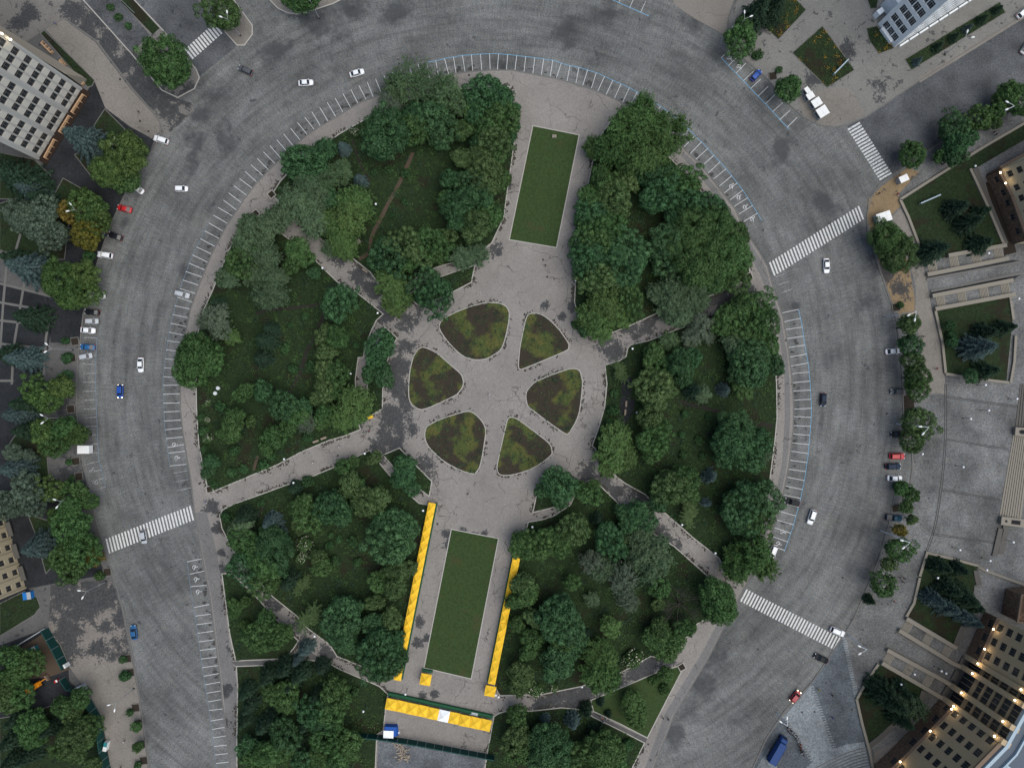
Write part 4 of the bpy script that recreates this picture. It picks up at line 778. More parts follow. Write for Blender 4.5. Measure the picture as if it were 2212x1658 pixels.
# wide stair at the right edge with its two stone pedestals
m = MB(); A, Bp, Cp, Dp = T(3, 2, 2115, 440), T(3, 2, 1995, 1135), T(3, 2, 2160, 1165), T(3, 2, 2250, 440)
for i in range(9):
    t0, t1 = i / 9, (i + 0.9) / 9
    p = [W(A[0] + (Dp[0] - A[0]) * t, A[1] + (Dp[1] - A[1]) * t) for t in (t0, t1)]; q = [W(Bp[0] + (Cp[0] - Bp[0]) * t, Bp[1] + (Cp[1] - Bp[1]) * t) for t in (t0, t1)]
    m.prism([(p[0].x, p[0].y), (p[1].x, p[1].y), (q[1].x, q[1].y), (q[0].x, q[0].y)], 0.1, 0.25 + 0.13 * i)
tag(m.build('stairway', 'stone'), 'wide stone stairway climbing at the right edge between two pedestals', 'stairs')
m = MB(); A, Bp, Cp, Dp = T(3, 2, 2175, 0), T(3, 2, 2135, 360), T(3, 2, 2240, 370), T(3, 2, 2260, 0)
for i in range(5):
    t0, t1 = i / 5, (i + 0.9) / 5
    p = [W(A[0] + (Dp[0] - A[0]) * t, A[1] + (Dp[1] - A[1]) * t) for t in (t0, t1)]; q = [W(Bp[0] + (Cp[0] - Bp[0]) * t, Bp[1] + (Cp[1] - Bp[1]) * t) for t in (t0, t1)]
    m.prism([(p[0].x, p[0].y), (p[1].x, p[1].y), (q[1].x, q[1].y), (q[0].x, q[0].y)], 0.1, 0.25 + 0.13 * i)
tag(m.build('stairway', 'stone_dark'), 'upper run of stone stairs above the upper pedestal at right edge', 'stairs')
for (u, v, u2, v2, lb) in ((2110, 405, 2230, 415, 'upper pale stone pedestal at the top end of the wide stairway'), (1990, 1170, 2195, 1195, 'lower pale stone pedestal at the bottom end of the wide stairway')):
    a = W(*T(3, 2, u, v)); c = W(*T(3, 2, u2, v2)); d = c - a; e = tag(empty('pedestal', ((a.x + c.x) / 2, (a.y + c.y) / 2, 0), math.atan2(d.y, d.x)), lb, 'pedestal')
    m = MB(); m.box((0, 0, 0.75), (d.length, 2.2, 1.3)); m.box((0, 0, 1.45), (d.length + 0.3, 2.5, 0.12)); m.build('block', 'stone', e)
    m = MB(); m.box((0.6, 0, 1.56), (2.6, 1.2, 0.12)); m.box((-d.length / 2 + 1.3, 0, 1.55), (0.6, 0.6, 0.1)); m.build('opening', 'core_dark', e)
# ------------------------------------------------------------------ vehicles
def loft(mb, secs, n=14):
    """secs: (x, half width, z low, z high, squareness)"""
    rings = []
    for (x, hw, zl, zh, sq) in secs:
        ring = []
        for t in range(n):
            a = 2 * math.pi * (t + 0.5) / n; c, s_ = math.cos(a), math.sin(a)
            ring.append((x, hw * math.copysign(abs(c) ** sq, c), (zl + zh) / 2 + (zh - zl) / 2 * math.copysign(abs(s_) ** sq, s_)))
        rings.append(ring)
    vs = [p for r_ in rings for p in r_]; m = len(secs)
    fs = [tuple(range(n)), tuple(range((m - 1) * n, m * n))[::-1]]
    for i in range(m - 1):
        for t in range(n):
            u = (t + 1) % n; fs.append((i * n + t, (i + 1) * n + t, (i + 1) * n + u, i * n + u))
    mb.add(vs, fs)
def quad_slab(mb, a, b, c, d, th=0.025):
    a, b, c, d = map(Vector, (a, b, c, d)); nrm = (b - a).cross(d - a).normalized() * th
    mb.add([a, b, c, d, a - nrm, b - nrm, c - nrm, d - nrm], [(0, 1, 2, 3), (7, 6, 5, 4), (0, 4, 5, 1), (1, 5, 6, 2), (2, 6, 7, 3), (3, 7, 4, 0)])
def car_proto(kind):
    L, wd_, hood, cab = {'sedan': (4.45, 0.88, 0.92, (-1.75, -0.95, 0.45, 1.12, 1.42)), 'hatch': (4.0, 0.86, 0.95, (-1.85, -1.45, 0.5, 1.15, 1.47)), 'suv': (4.6, 0.93, 1.08, (-2.12, -1.75, 0.5, 1.1, 1.7)),
                      'estate': (4.6, 0.9, 0.95, (-2.15, -1.8, 0.5, 1.15, 1.48)), 'van': (5.0, 0.97, 1.25, (-2.4, -2.3, 1.45, 2.15, 2.05)), 'pickup': (5.0, 0.93, 1.05, (-0.75, -0.45, 0.65, 1.2, 1.68))}[kind]
    h = L / 2; r = empty(kind + '_car' if kind not in ('van', 'pickup') else ('minibus' if kind == 'van' else 'pickup_truck'), (0, 0, 0))
    b = MB()
    loft(b, [(-h, wd_ * .78, .38, .72, .5), (-h + .12, wd_ * .93, .28, hood - .06, .42), (-h + .7, wd_, .22, hood, .36), (0, wd_, .2, hood, .34), (h - 1.0, wd_ * .99, .22, hood - .03, .36), (h - .35, wd_ * .93, .25, hood - .14, .42), (h - .06, wd_ * .8, .32, hood - .28, .5), (h, wd_ * .7, .4, .62, .6)])
    x0, x1, x2, x3, zr = cab; zb = hood - 0.03; wb = wd_ * .9; wt = wd_ * .74 if kind != 'van' else wd_ * .86
    # roof with rounded edge and the posts that carry it
    loft(b, [(x1 - .06, wt * .9, zr - .07, zr - .02, .5), (x1 + .12, wt, zr - .08, zr + .01, .4), ((x1 + x2) / 2, wt * 1.01, zr - .08, zr + .035, .4), (x2 - .12, wt, zr - .08, zr + .01, .4), (x2 + .05, wt * .9, zr - .07, zr - .02, .5)], 12)
    for sy in (-1, 1):
        for (xa, xb) in ((x0, x1), (x3, x2), ((x0 + x3) / 2, (x1 + x2) / 2)): b.tube([(xa, sy * wb, zb), (xb, sy * wt, zr - .05)], .05, 6)
        b.box((x3 - .25, sy * (wd_ + .08), hood + .02), (.14, .2, .13))
    if kind == 'pickup':
        for sy in (-1, 1): b.box((-1.65, sy * (wd_ - .06), hood + .04), (1.6, .1, .14))
        b.box((-2.42, 0, hood + .04), (.1, wd_ * 1.8, .14))
    if kind in ('suv', 'estate'):
        for sy in (-1, 1): b.tube([(x1 + .2, sy * wt * .85, zr + .07), (x2 - .3, sy * wt * .85, zr + .07)], .03, 6)
    b.build('body', 'car_white', r, True)
    e = .012
    m = MB(); quad_slab(m, (x3, -wb + .06, zb + .02), (x3, wb - .06, zb + .02), (x2 + .02, wt - .05, zr - .04), (x2 + .02, -wt + .05, zr - .04)); m.build('windscreen', 'car_glass', r)
    m = MB(); quad_slab(m, (x0, wb - .06, zb + .02), (x0, -wb + .06, zb + .02), (x1 - .02, -wt + .05, zr - .04), (x1 - .02, wt - .05, zr - .04)); m.build('rear_window', 'car_glass', r)
    for sy in (-1, 1):
        m = MB(); P = [(x3 - .06, sy * wb, zb + .02), (x0 + .06, sy * wb, zb + .02), (x1 + .03, sy * wt, zr - .05), (x2 - .03, sy * wt, zr - .05)]
        quad_slab(m, *(P if sy > 0 else P[::-1])); m.build('side_window', 'car_glass', r)
        for x in (-h + .85, h - .85):
            m = MB(); n = 14; y0 = sy * (wd_ - .2); y1 = sy * (wd_ + .015)
            m.tube([(x, y0, .32), (x, y1, .32)], .32, n); w = m.build('wheel', 'tyre', r)
            m = MB(); m.tube([(x, y1 - sy * .02, .32), (x, y1 + sy * .012, .32)], .2, 10); m.build('rim', 'rim', w)
        m = MB(); m.box((h - .2, sy * wd_ * .66, hood - .27), (.3, .34, .14), sy * -.35); m.build('headlight', 'lens_clear', r, False)
        m = MB(); m.box((-h + .06, sy * wd_ * .72, hood - .22), (.14, .3, .16)); m.build('tail_light', 'rubber_red', r)
    m = MB(); m.box((h - .04, 0, .5), (.1, wd_ * .9, .16)); m.build('grille', 'black_metal', r)
    if kind == 'van':
        for y in (-.42, .42): m = MB(); m.box((-.4 + 1.0, y, zr + .05), (.62, .5, .05)); m.build('roof_hatch', 'black_metal', r)
    if kind == 'pickup':
        m = MB(); m.box((-1.6, 0, hood + .012), (1.5, wd_ * 1.75, .03)); m.build('load_bed', 'black_metal', r)
    return r
PROTO = {}
def car(kind, fx, fy, a, color, label, group=None, lit=False, gm=None):
    if kind not in PROTO: p = car_proto(kind); PROTO[kind] = (p, snapshot(p)); r = p
    else: r = copy_tree(PROTO[kind][0], None, PROTO[kind][1])
    r.location = W(fx, fy); r.location.z = 0.006; r.rotation_euler = (0, 0, R(a))
    for c in kids(r):
        if c.name.split('.')[0] == 'body': c.material_slots[0].link = 'OBJECT'; c.material_slots[0].material = M[color]
        if lit and c.name.split('.')[0] in ('headlight', 'tail_light'): c.material_slots[0].link = 'OBJECT'; c.material_slots[0].material = M['head_lit']
    if gm:
        for c in kids(r):
            if c.name.split('.')[0] in gm: c.material_slots[0].link = 'OBJECT'; c.material_slots[0].material = M[color]
    tag(r, label, 'car' if kind not in ('van', 'pickup') else ('minibus' if kind == 'van' else 'pickup truck'), group); return r
G1 = 'cars parked along the west kerb'; G2 = 'cars driving round the square'; G3 = 'cars parked along the east kerb'
car('estate', 532, 154, 155, 'car_grey', 'dark grey estate car driving just right of the top left crosswalk', G2)
car('sedan', 662, 181, 4, 'car_white', 'white saloon car on the upper road, left of another white saloon', G2)
car('sedan', 772, 160, 16, 'car_white', 'white saloon car on the upper road, nearest the upper parking bays', G2)
car('suv', 350.5, 304, 162, 'car_white', 'white estate car at the kerb corner below the stained service road', G1)
car('sedan', 299, 408, 145, 'car_white', 'white car half hidden under the olive tree at the upper left kerb', G1)
car('hatch', 394, 409, 0, 'car_white', 'white hatchback alone in the middle of the upper left road', G2)
car('sedan', 271.5, 452, 166, 'car_red', 'red car parked at the left kerb beside the orange tinged trees', G1)
car('sedan', 252, 511, 160, 'car_black', 'black car parked below the red car at the left kerb', G1)
car('sedan', 219, 501, 150, 'car_navy', 'dark car on the left sidewalk nearly hidden under trees', G1)
car('suv', 230, 551.7, 172, 'car_white', 'white off roader parked alone between black car and big olive tree', G1)
car('van', 213, 638, -6, 'car_cream', 'cream minibus with two dark roof hatches poking out from under a tree', G1)
car('sedan', 202, 674.7, 175, 'car_black', 'black saloon parked just below the cream minibus', G1)
car('hatch', 201, 694, 1, 'car_silver', 'silver car parked second below the cream minibus', G1)
car('sedan', 193, 713.5, -5, 'car_white', 'white saloon parked between the silver car and the blue car', G1)
car('sedan', 192, 749.7, 176, 'car_skyblue', 'bright blue car parked at left kerb above a silver hatchback', G1)
car('hatch', 188, 770, 12, 'car_silver', 'silver hatchback parked lowest of the row at the left kerb', G1)
car('estate', 395.5, 636, -15, 'car_silver', 'silver estate parked alone in the left inner parking bays')
car('sedan', 306.5, 788, -90, 'car_white', 'white saloon driving down the left road', G2)
car('hatch', 262.5, 845, -92, 'car_blue', 'blue car with bright headlights driving down the left road', G2, True, None)
car('hatch', 313, 1158, -84, 'car_silver', 'silver car crossing the left zebra crossing', G2)
car('sedan', 292, 1363.4, 98, 'car_skyblue', 'blue car standing at the lower left kerb beside the stained yard')
car('hatch', 1631.5, 165, 48, 'car_blue', 'small blue car parked in the upper right parking bays')
car('sedan', 1783, 574.7, -88, 'car_white', 'white saloon driving below the right middle crosswalk', G2)
car('sedan', 1926, 758.5, 5, 'car_white', 'white car parked alone at the upper part of the right kerb', G3)
car('hatch', 1776, 863, -93, 'car_navy', 'dark blue car driving alone in the middle of the right road', G2)
car('hatch', 1935, 845, 180, 'car_grey', 'dark grey car parked at the right kerb by the tree row', G3)
car('sedan', 1937, 937.4, 181, 'car_black', 'black car with its nose under trees at the right kerb', G3)
car('estate', 1935, 984.4, 0, 'car_red', 'red car parked at the right kerb', G3)
car('suv', 1926, 1006, 1, 'car_navy', 'dark navy off roader parked between the red and the white car', G3)
car('sedan', 1930, 1032, -3, 'car_white', 'white saloon parked below the dark navy off roader', G3)
car('pickup', 1929, 1117, -6, 'car_teal', 'dark teal pickup under small trees at the lower right kerb', G3)
car('suv', 1709, 1083, 165, 'car_black', 'black off roader parked in the right inner parking bays')
car('suv', 1751, 1115, -108, 'car_white', 'white off roader driving beside the right inner parking bays', G2)
car('suv', 1667, 1190.6, -112, 'car_white', 'white car stopped at the lowest disabled bay on the right')
car('suv', 1806.5, 1361.4, -24, 'car_white', 'white off roader at the right end of the lower right crosswalk', G2)
car('sedan', 1771.5, 1419.6, 155, 'car_black', 'black car just below the lower right crosswalk', G2)
car('hatch', 1716, 1501, 50, 'car_dullred', 'red car with lit headlights at the lower right kerb', G2, True)
car('suv', 2207, 30, 40, 'car_white', 'white car at the upper right edge, the higher of two', 'white cars at the upper right edge')
car('sedan', 2213, 105, 55, 'car_silver', 'silver car at the upper right edge, the lower of two', 'white cars at the upper right edge')
# blue lorry at the lower right
def lorry():
    r = tag(empty('lorry', W(1683, 1621, 2.5) * 1.0, R(60)), 'long blue lorry parked on the lower right paving beside the queue', 'lorry')
    r.location.z = .14; r.scale = (.94, .9, .9)
    m = MB(); m.box((-0.9, 0, .75), (8.2, 2.2, .3)); m.build('chassis', 'black_metal', r)
    m = MB(); m.box((-1.05, 0, 2.05), (7.3, 2.42, 2.3)); 
    for i in range(9): m.box((-4.3 + i * .82, 0, 3.22), (.1, 2.46, .06))
    m.box((-1.05, 1.2, 3.22), (7.3, .08, .1)); m.box((-1.05, -1.2, 3.22), (7.3, .08, .1)); m.build('load_box', 'truck_blue', r)
    m = MB(); loft(m, [(2.7, 1.1, .6, 2.5, .3), (2.9, 1.15, .5, 2.65, .3), (4.0, 1.15, .5, 2.5, .32), (4.3, 1.1, .5, 1.7, .35), (4.45, 1.0, .55, 1.3, .4)]); m.build('cab', 'truck_blue', r, True)
    m = MB(); quad_slab(m, (4.36, -.95, 1.62), (4.36, .95, 1.62), (4.08, .9, 2.42), (4.08, -.9, 2.42)); m.build('windscreen', 'car_glass', r)
    for x in (3.5, -2.4, -3.6):
        for sy in (-1, 1):
            m = MB(); m.tube([(x, sy * .85, .5), (x, sy * 1.15, .5)], .5, 14); m.build('wheel', 'tyre', r)
lorry()
# white box trailer on the left
def trailer():
    r = tag(empty('box_trailer', W(191, 969), R(0)), 'white box trailer parked at the left kerb below an olive tree', 'trailer')
    m = MB(); m.box((0, 0, 1.55), (3.45, 2.35, 1.9)); m.box((0, 0, 2.52), (3.5, 2.4, .06)); m.build('box', 'white_paint', r)
    m = MB()
    for i in range(6): m.box((-1.5 + i * .6, 0, 2.57), (.05, 2.36, .04))
    m.build('roof_rib', 'grey_metal', r)
    m = MB(); m.box((0, 0, .52), (3.3, 1.9, .14)); m.tube([(1.6, 0, .5), (2.3, 0, .5)], .05); m.build('chassis', 'black_metal', r)
    for sy in (-1, 1): m = MB(); m.tube([(-.2, sy * .95, .33), (-.2, sy * 1.15, .33)], .33, 14); m.build('wheel', 'tyre', r)
trailer()
# orange wheeled digger and site things at the lower left
def digger():
    r = tag(empty('excavator', W(84, 1477), R(32)), 'orange wheeled digger half hidden by trees on the building site', 'digger')
    m = MB(); m.box((-.2, 0, .75), (3.6, 2.0, .5)); m.build('chassis', 'black_metal', r)
    m = MB(); m.box((.7, .1, 1.55), (1.9, 1.5, 1.1), 0, .9); m.box((.4, .1, 2.12), (.9, 1.2, .08)); m.build('engine_cover', 'digger_orange', r)
    m = MB(); m.box((-1.6, 0, 1.9), (1.5, 1.6, 1.7), 0, .88); m.build('cab', 'digger_orange', r)
    m = MB(); m.box((-1.6, 0, 2.0), (1.56, 1.3, .8), 0, .93); m.box((-1.6, 0, 2.0), (1.2, 1.66, .8), 0, .93); m.build('cab_window', 'car_glass', r)
    m = MB(); m.tube([(1.4, .3, 1.5), (2.4, .4, 2.6), (3.6, .4, 1.4)], [.18, .16, .12]); m.build('arm', 'digger_orange', r)
    m = MB(); m.box((3.7, .4, .8), (.7, 2.0, .9), 0, .8); m.build('bucket', 'brown_stone', r)
    for x in (-1.4, 1.0):
        for sy in (-1, 1): m = MB(); m.tube([(x, sy * .8, .55), (x, sy * 1.15, .55)], .55, 14); m.build('wheel', 'tyre', r)
digger()
def container(name, fx, fy, a, d, mat, label, cat, lid='grey_metal'):
    r = tag(empty(name, W(fx, fy), R(a)), label, cat)
    m = MB(); m.box((0, 0, d[2] / 2 + .14), d, 0, 1.04)
    for i in range(5): m.box((-d[0] / 2 * .8 + i * d[0] * .2, 0, d[2] / 2 + .14), (.08, d[1] + .1, d[2] * .9))
    m.build('body', mat, r)
    m = MB(); m.box((d[0] * .27, 0, d[2] + .2), (d[0] * .5, d[1] * 1.02, .08)); m.build('lid', lid, r)
    for x in (-1, 1):
        for y in (-1, 1): m = MB(); m.tube([(x * d[0] * .35, y * d[1] * .4 - .05, .08), (x * d[0] * .35, y * d[1] * .4 + .05, .08)], .08, 8); m.build('wheel', 'tyre', r)
    return r
container('skip_bin', 66, 1283, 8, (2.4, 2.1, 1.5), 'bin_blue', 'blue waste bin with grey lid at the cream block corner', 'waste bin')
container('skip_bin', 77, 1399, 25, (2.0, 1.5, 1.3), 'teal_paint', 'teal waste bin with pale lid above the building site trees', 'waste bin', 'pale_metal')
container('skip_bin', 801, 899.5, 20, (1.5, 1.0, 1.0), 'yellow_cloth', 'small yellow bin beside the black stained circle edge', 'waste bin', 'yellow_cloth')
container('guard_booth', 147.5, 1433, 30, (1.1, 1.1, 2.1), 'white_paint', 'small white booth at the green fence corner', 'booth', 'white_paint')
container('guard_booth', 179, 1483, 25, (2.6, 1.9, 2.2), 'grey_metal', 'grey site cabin with framed roof beside the lower left gate', 'cabin', 'pale_metal')
container('notice_cabinet', 234, 1606, 78, (2.6, 1.0, 1.6), 'white_paint', 'white and green cabinet standing against the lower left green fence', 'cabinet', 'teal_paint')
container('barrier_block', 125, 1468, 30, (1.0, .7, .8), 'rubber_red', 'small red and white barrier on the dark building site', 'barrier', 'white_paint')
container('stone_block', 1197, 296, -5, (1.2, .9, .6), 'stone', 'pale stone block on the upper end of the upper lawn', 'stone block', 'stone')
container('stone_block', 775, 523, 38, (1.4, 1.1, .7), 'stone', 'pale square block beside the worn trail in the park', 'stone block', 'stone')
# ------------------------------------------------------------------ tents
def tent(fx, fy, a, w, d, cloth, label, group, back=None, h=2.3, cat='tent'):
    r = tag(empty('market_tent', W(fx, fy), a), label, cat, group)
    m = MB(); e = .02; pk = h + random.uniform(.62, .95); r.scale = (1, 1, random.uniform(.95, 1.05)); r.rotation_euler.z += random.uniform(-.02, .02)
    vs = [(-w / 2 + e, -d / 2 + e, h), (w / 2 - e, -d / 2 + e, h), (w / 2 - e, d / 2 - e, h), (-w / 2 + e, d / 2 - e, h), (0, 0, pk)]
    sag = []
    for i in range(4):
        A, Bq = Vector(vs[i]), Vector(vs[(i + 1) % 4]); P = Vector(vs[4]); mid = (A + Bq) / 2
        q1 = A.lerp(P, .5); q2 = Bq.lerp(P, .5); c = (A + Bq + P) / 3 - Vector((0, 0, .09))
        sag.append((A, mid - Vector((0, 0, .02)), Bq, q2, P, q1, c))
    for A, mid, Bq, q2, P, q1, c in sag: m.add([A, mid, Bq, q2, P, q1, c], [(0, 1, 6), (1, 2, 6), (2, 3, 6), (3, 4, 6), (4, 5, 6), (5, 0, 6)])
    m.build('canopy', cloth, r)
    m = MB()
    for (cx, cy, lx, ly) in ((0, -d / 2 + e, w - 2 * e, .02), (0, d / 2 - e, w - 2 * e, .02), (-w / 2 + e, 0, .02, d - .1), (w / 2 - e, 0, .02, d - .1)): m.box((cx, cy, h - .13), (lx, ly, .25))
    m.build('valance', cloth, r)
    for sx in (-1, 1):
        for sy in (-1, 1): m = MB(); m.tube([(sx * (w / 2 - .1), sy * (d / 2 - .1), .1), (sx * (w / 2 - .1), sy * (d / 2 - .1), h)], .03, 6); m.build('leg', 'pale_metal', r)
    if back:
        m = MB(); sy = back[0]; m.box((0, sy * (d / 2 + back[1] / 2), .55), (w - .04, back[1], .9)); m.box((0, sy * (d / 2 + back[1] - .03), 1.05), (w - .06, .05, .12)); m.build('counter', 'green_cloth', r)
    return r
LA, LB = (935.5, 1083), (860.5, 1462); aL = ang(LB[0] - LA[0], LB[1] - LA[1]); ORD = ['first', 'second', 'third', 'fourth', 'fifth', 'sixth', 'seventh', 'eighth', 'ninth', 'tenth', 'eleventh', 'twelfth', 'thirteenth', 'fourteenth', 'fifteenth', 'sixteenth', 'seventeenth', 'eighteenth']
for i in range(17):
    t = (i + .5) / 17; tent(LA[0] + (LB[0] - LA[0]) * t, LA[1] + (LB[1] - LA[1]) * t, aL, 22.73 * S, 2.2, 'yellow_cloth', 'yellow tent, %s from the top of the row left of the lower lawn' % ORD[i], 'yellow tents left of the lower lawn', (1, .35))
LA, LB = (1118, 1188), (1062, 1470); aR = ang(LB[0] - LA[0], LB[1] - LA[1])
for i in range(13):
    t = (i + .5) / 13; tent(LA[0] + (LB[0] - LA[0]) * t, LA[1] + (LB[1] - LA[1]) * t, aR, 22.1 * S, 2.2, 'yellow_cloth', 'yellow tent, %s from the top of the row right of the lower lawn' % ORD[i], 'yellow tents right of the lower lawn', (-1, .3))
tent(1059.5, 1484.5, aR, 3.1, 3.2, 'yellow_cloth', 'larger yellow tent at the bottom end of the row right of the lower lawn', 'yellow tents right of the lower lawn')
tent(921.5, 1460, ang(22, 4), 3.2, 3.4, 'yellow_cloth', 'single yellow tent at the lower left corner of the lower lawn', None, (1, .6))
LA, LB = (836.6, 1510.5), (1061, 1560); aB = ang(LB[0] - LA[0], LB[1] - LA[1])
for i in range(10):
    t = (i + .5) / 10; tent(LA[0] + (LB[0] - LA[0]) * t, LA[1] + (LB[1] - LA[1]) * t, aB, 22.98 * S, 3.4, 'white_cloth' if i == 5 else 'yellow_cloth', 'only white tent in the bottom row of yellow tents' if i == 5 else 'yellow tent, %s from the left in the bottom row' % ORD[i], 'tents of the bottom row', (1, .95))
def blue_tent():
    r = tag(empty('stall', W(845, 1575), R(-2)), 'blue covered stall with white roof at the lower left of the tent yard', 'stall')
    m = MB(); m.box((0.1, .35, 1.0), (3.6, 2.9, 1.8), 0, .97); m.box((1.85, -.1, .5), (.7, 3.0, .9), .1, .8); m.build('cover', 'blue_cloth', r)
    m = MB(); m.box((-.42, -.35, 2.15), (3.0, 2.2, .12)); m.box((-.42, -.35, 2.24), (1.6, 1.2, .06)); m.build('roof', 'white_cloth', r)
    m = MB(); m.box((2.25, -.7, .25), (.7, .5, .35), .5); m.build('crate', 'white_paint', r)
blue_tent()
m = MB(); m.box((0, 0, .5), (2.3, .75, .9)); m.box((0, 0, .98), (2.4, .85, .06)); o = m.build('table', 'pale_metal'); o.location = W(1024, 1538); o.rotation_euler = (0, 0, aB); tag(o, 'grey covered table behind the yellow tents of the bottom row', 'table')
# white stalls at the upper right kerb
for i, (c, r, u, v, w, d, a, lb) in enumerate(((3, 0, 313, 808, 1.9, 1.3, -55, 'smallest white roofed kiosk, uppermost of the group at upper right kerb'), (3, 0, 338, 855, 1.9, 2.2, -58, 'white roofed kiosk, second from the top at upper right kerb'), (3, 0, 392, 912, 2.4, 2.8, -58, 'white roofed kiosk, third from the top at upper right kerb'), (3, 0, 442, 990, 2.9, 3.2, -58, 'largest white roofed kiosk, lowest of the group at upper right kerb'),
        (3, 0, 1137, 1562, 2.7, 1.9, 25, 'white box kiosk on the sandy corner by the upper right crosswalk'), (2, 0, 1910, 262, 2.2, 1.3, 50, 'white roofed kiosk beside the upper right street tree'), (3, 1, 968, 232, 4.3, 2.9, 18, 'white roofed kiosk with stepped roof above the right street tree'))):
    f = T(c, r, u, v); e = tag(empty('kiosk', W(*f), R(a)), lb, 'kiosk', 'white kiosks at the right kerbs')
    m = MB(); m.box((0, 0, 1.15), (w * .92, d * .92, 2.2)); m.build('wall', 'grey_metal', e)
    m = MB(); m.box((0, 0, 2.32), (w, d, .12)); m.box((0, 0, 2.4), (w * .98, .06, .05)); m.box((w * .2, 0, 2.4), (.05, d * .96, .05)); m.build('roof', 'white_paint', e)
    m = MB(); m.box((0, -d * .47, 1.4), (w * .6, .05, .8)); m.build('window', 'glass', e)
for (u0, v0, u1, v1, c, r, lb) in ((548, 662, 668, 540, 3, 0, 'pale blue banner board across the diamond flower bed'), (1288, 112, 1458, 38, 3, 1, 'pale blue banner board across the upper right garden')):
    a, b_ = W(*T(c, r, u0, v0)), W(*T(c, r, u1, v1)); d = b_ - a; e = tag(empty('banner_board', ((a.x + b_.x) / 2, (a.y + b_.y) / 2, .17), math.atan2(d.y, d.x)), lb, 'banner')
    m = MB(); m.box((0, 0, 1.3), (d.length, .35, 1.1)); m.build('panel', 'roof_trim', e)
    for s in (-1, 1): m = MB(); m.tube([(s * d.length * .42, 0, 0), (s * d.length * .42, 0, .8)], .06, 6); m.build('post', 'grey_metal', e)
# ------------------------------------------------------------------ lamps
def street_lamp():
    r = empty('street_lamp', (0, 0, 0)); h = 9.5
    m = MB(); m.tube([(0, 0, 0), (0, 0, 1.2), (0, 0, h)], [.13, .1, .06], 8); m.build('pole', 'grey_metal', r)
    m = MB(); m.lathe((0, 0, 0), [(.28, .0), (.26, .5), (.14, .6)], 10); m.build('base', 'black_metal', r)
    for sy in (-1, 1):
        m = MB(); m.tube([(0, 0, h), (.5, sy * .5, h + .35), (1.1, sy * .9, h + .4)], .045, 6); a = m.build('arm', 'grey_metal', r)
        m = MB(); c, s_ = 1.35, sy * 1.05
        q = [Vector((1.0, sy * .83, h + .4)), Vector((1.25, sy * 1.0, h + .42)), Vector((1.6, sy * 1.23, h + .42)), Vector((1.95, sy * 1.46, h + .38))]; m.tube(q, [.08, .2, .24, .1], 10); m.build('lamp_head', 'white_paint', a, True)
    return r
LP = street_lamp(); LPS = snapshot(LP); first = True
for i, (bx, by, hx, hy) in enumerate(((292, 30, 287, 3), (520, 78, 497, 48), (400, 172, 380, 158), (292, 336, 268, 316), (205, 470, 168, 456), (158, 756, 116, 751), (150, 900, 112, 903), (178, 1071, 140, 1083), (229, 1256, 194, 1273), (290, 1486, 256, 1523), (690, 40, 675, 12), (1585, 78, 1602, 52), (2040, 118, 2073, 88))):
    o = LP if first else copy_tree(LP, None, LPS); first = False
    o.location = W(bx, by); o.rotation_euler = (0, 0, ang(hx - bx, hy - by) + (math.pi if False else 0)); later(o, 'tall twin headed street lamp', bx, by, 'street lamp', 'twin headed street lamps')
def mast(i, bx, by, tx, ty, hx, hy, lb, h=14.5):
    r = tag(empty('lamp_mast', W(bx, by)), lb, 'lamp mast', 'tall lamp masts at the right kerb'); top = W(tx, ty, h) - W(bx, by); hd = W(hx, hy, h - .3) - W(bx, by)
    top = Vector((0, 0, h)); a = math.atan2(hd.y, hd.x)
    m = MB(); m.tube([(0, 0, 0), (0, 0, 5), (0, 0, h)], [.2, .15, .09], 8); m.build('pole', 'pale_metal', r)
    for s in (-1, 1):
        dv = Vector((math.cos(a + s * .45), math.sin(a + s * .45), 0)); m = MB(); m.tube([top, top + dv * .9 + Vector((0, 0, .3)), top + dv * 2.0 + Vector((0, 0, .2))], .06, 6); q = m.build('arm', 'pale_metal', r)
        m = MB(); p0 = top + dv * 1.9 + Vector((0, 0, .2)); m.tube([p0, p0 + dv * .3, p0 + dv * .8, p0 + dv * 1.1], [.1, .24, .26, .1], 10); m.build('lamp_head', 'white_paint', q, True)
mast(0, *T(3, 2, 1107, 342), *T(3, 2, 1385, 402), *T(3, 2, 1320, 395), 'tall pale lamp mast leaning over the paired trees at right kerb', 16)
mast(1, *T(3, 2, 975, 1265), *T(3, 2, 1222, 1370), *T(3, 2, 1140, 1380), 'tall pale lamp mast by the orange tinged tree at right kerb', 15)
mast(2, *T(3, 1, 1025, 1075), *T(3, 1, 1292, 1060), *T(3, 1, 1240, 1075), 'tall pale lamp mast above the olive trees at upper right kerb', 15)
mast(3, *T(3, 3, 690, 510), *T(3, 3, 850, 620), *T(3, 3, 790, 632), 'tall pale lamp mast right of the lower right crosswalk', 11)
mast(4, *T(3, 3, 75, 1180), *T(3, 3, 190, 1255), *T(3, 3, 140, 1250), 'tall pale lamp mast beside the queue of people at bottom right', 8)
mast(5, *T(3, 0, 1915, 1035), *T(3, 0, 2000, 960), *T(3, 0, 1955, 915), 'pale curved lamp mast among the trees at the upper right road', 10)
def globe_lamp():
    r = empty('globe_lamp', (0, 0, 0)); h = 3.4
    m = MB(); m.tube([(0, 0, 0), (0, 0, h)], [.07, .045], 8); m.lathe((0, 0, 0), [(.16, 0), (.13, .4), (.08, .5)], 8); m.build('post', 'black_metal', r)
    m = MB(); m.lathe((0, 0, h + .28), [(.05, -.36), (.18, -.3), (.28, -.13), (.32, .04), (.28, .19), (.15, .29), (.03, .32)], 14); m.build('globe', 'globe_glass', r, True)
    return r
GL = globe_lamp(); GLS = snapshot(GL); first = True
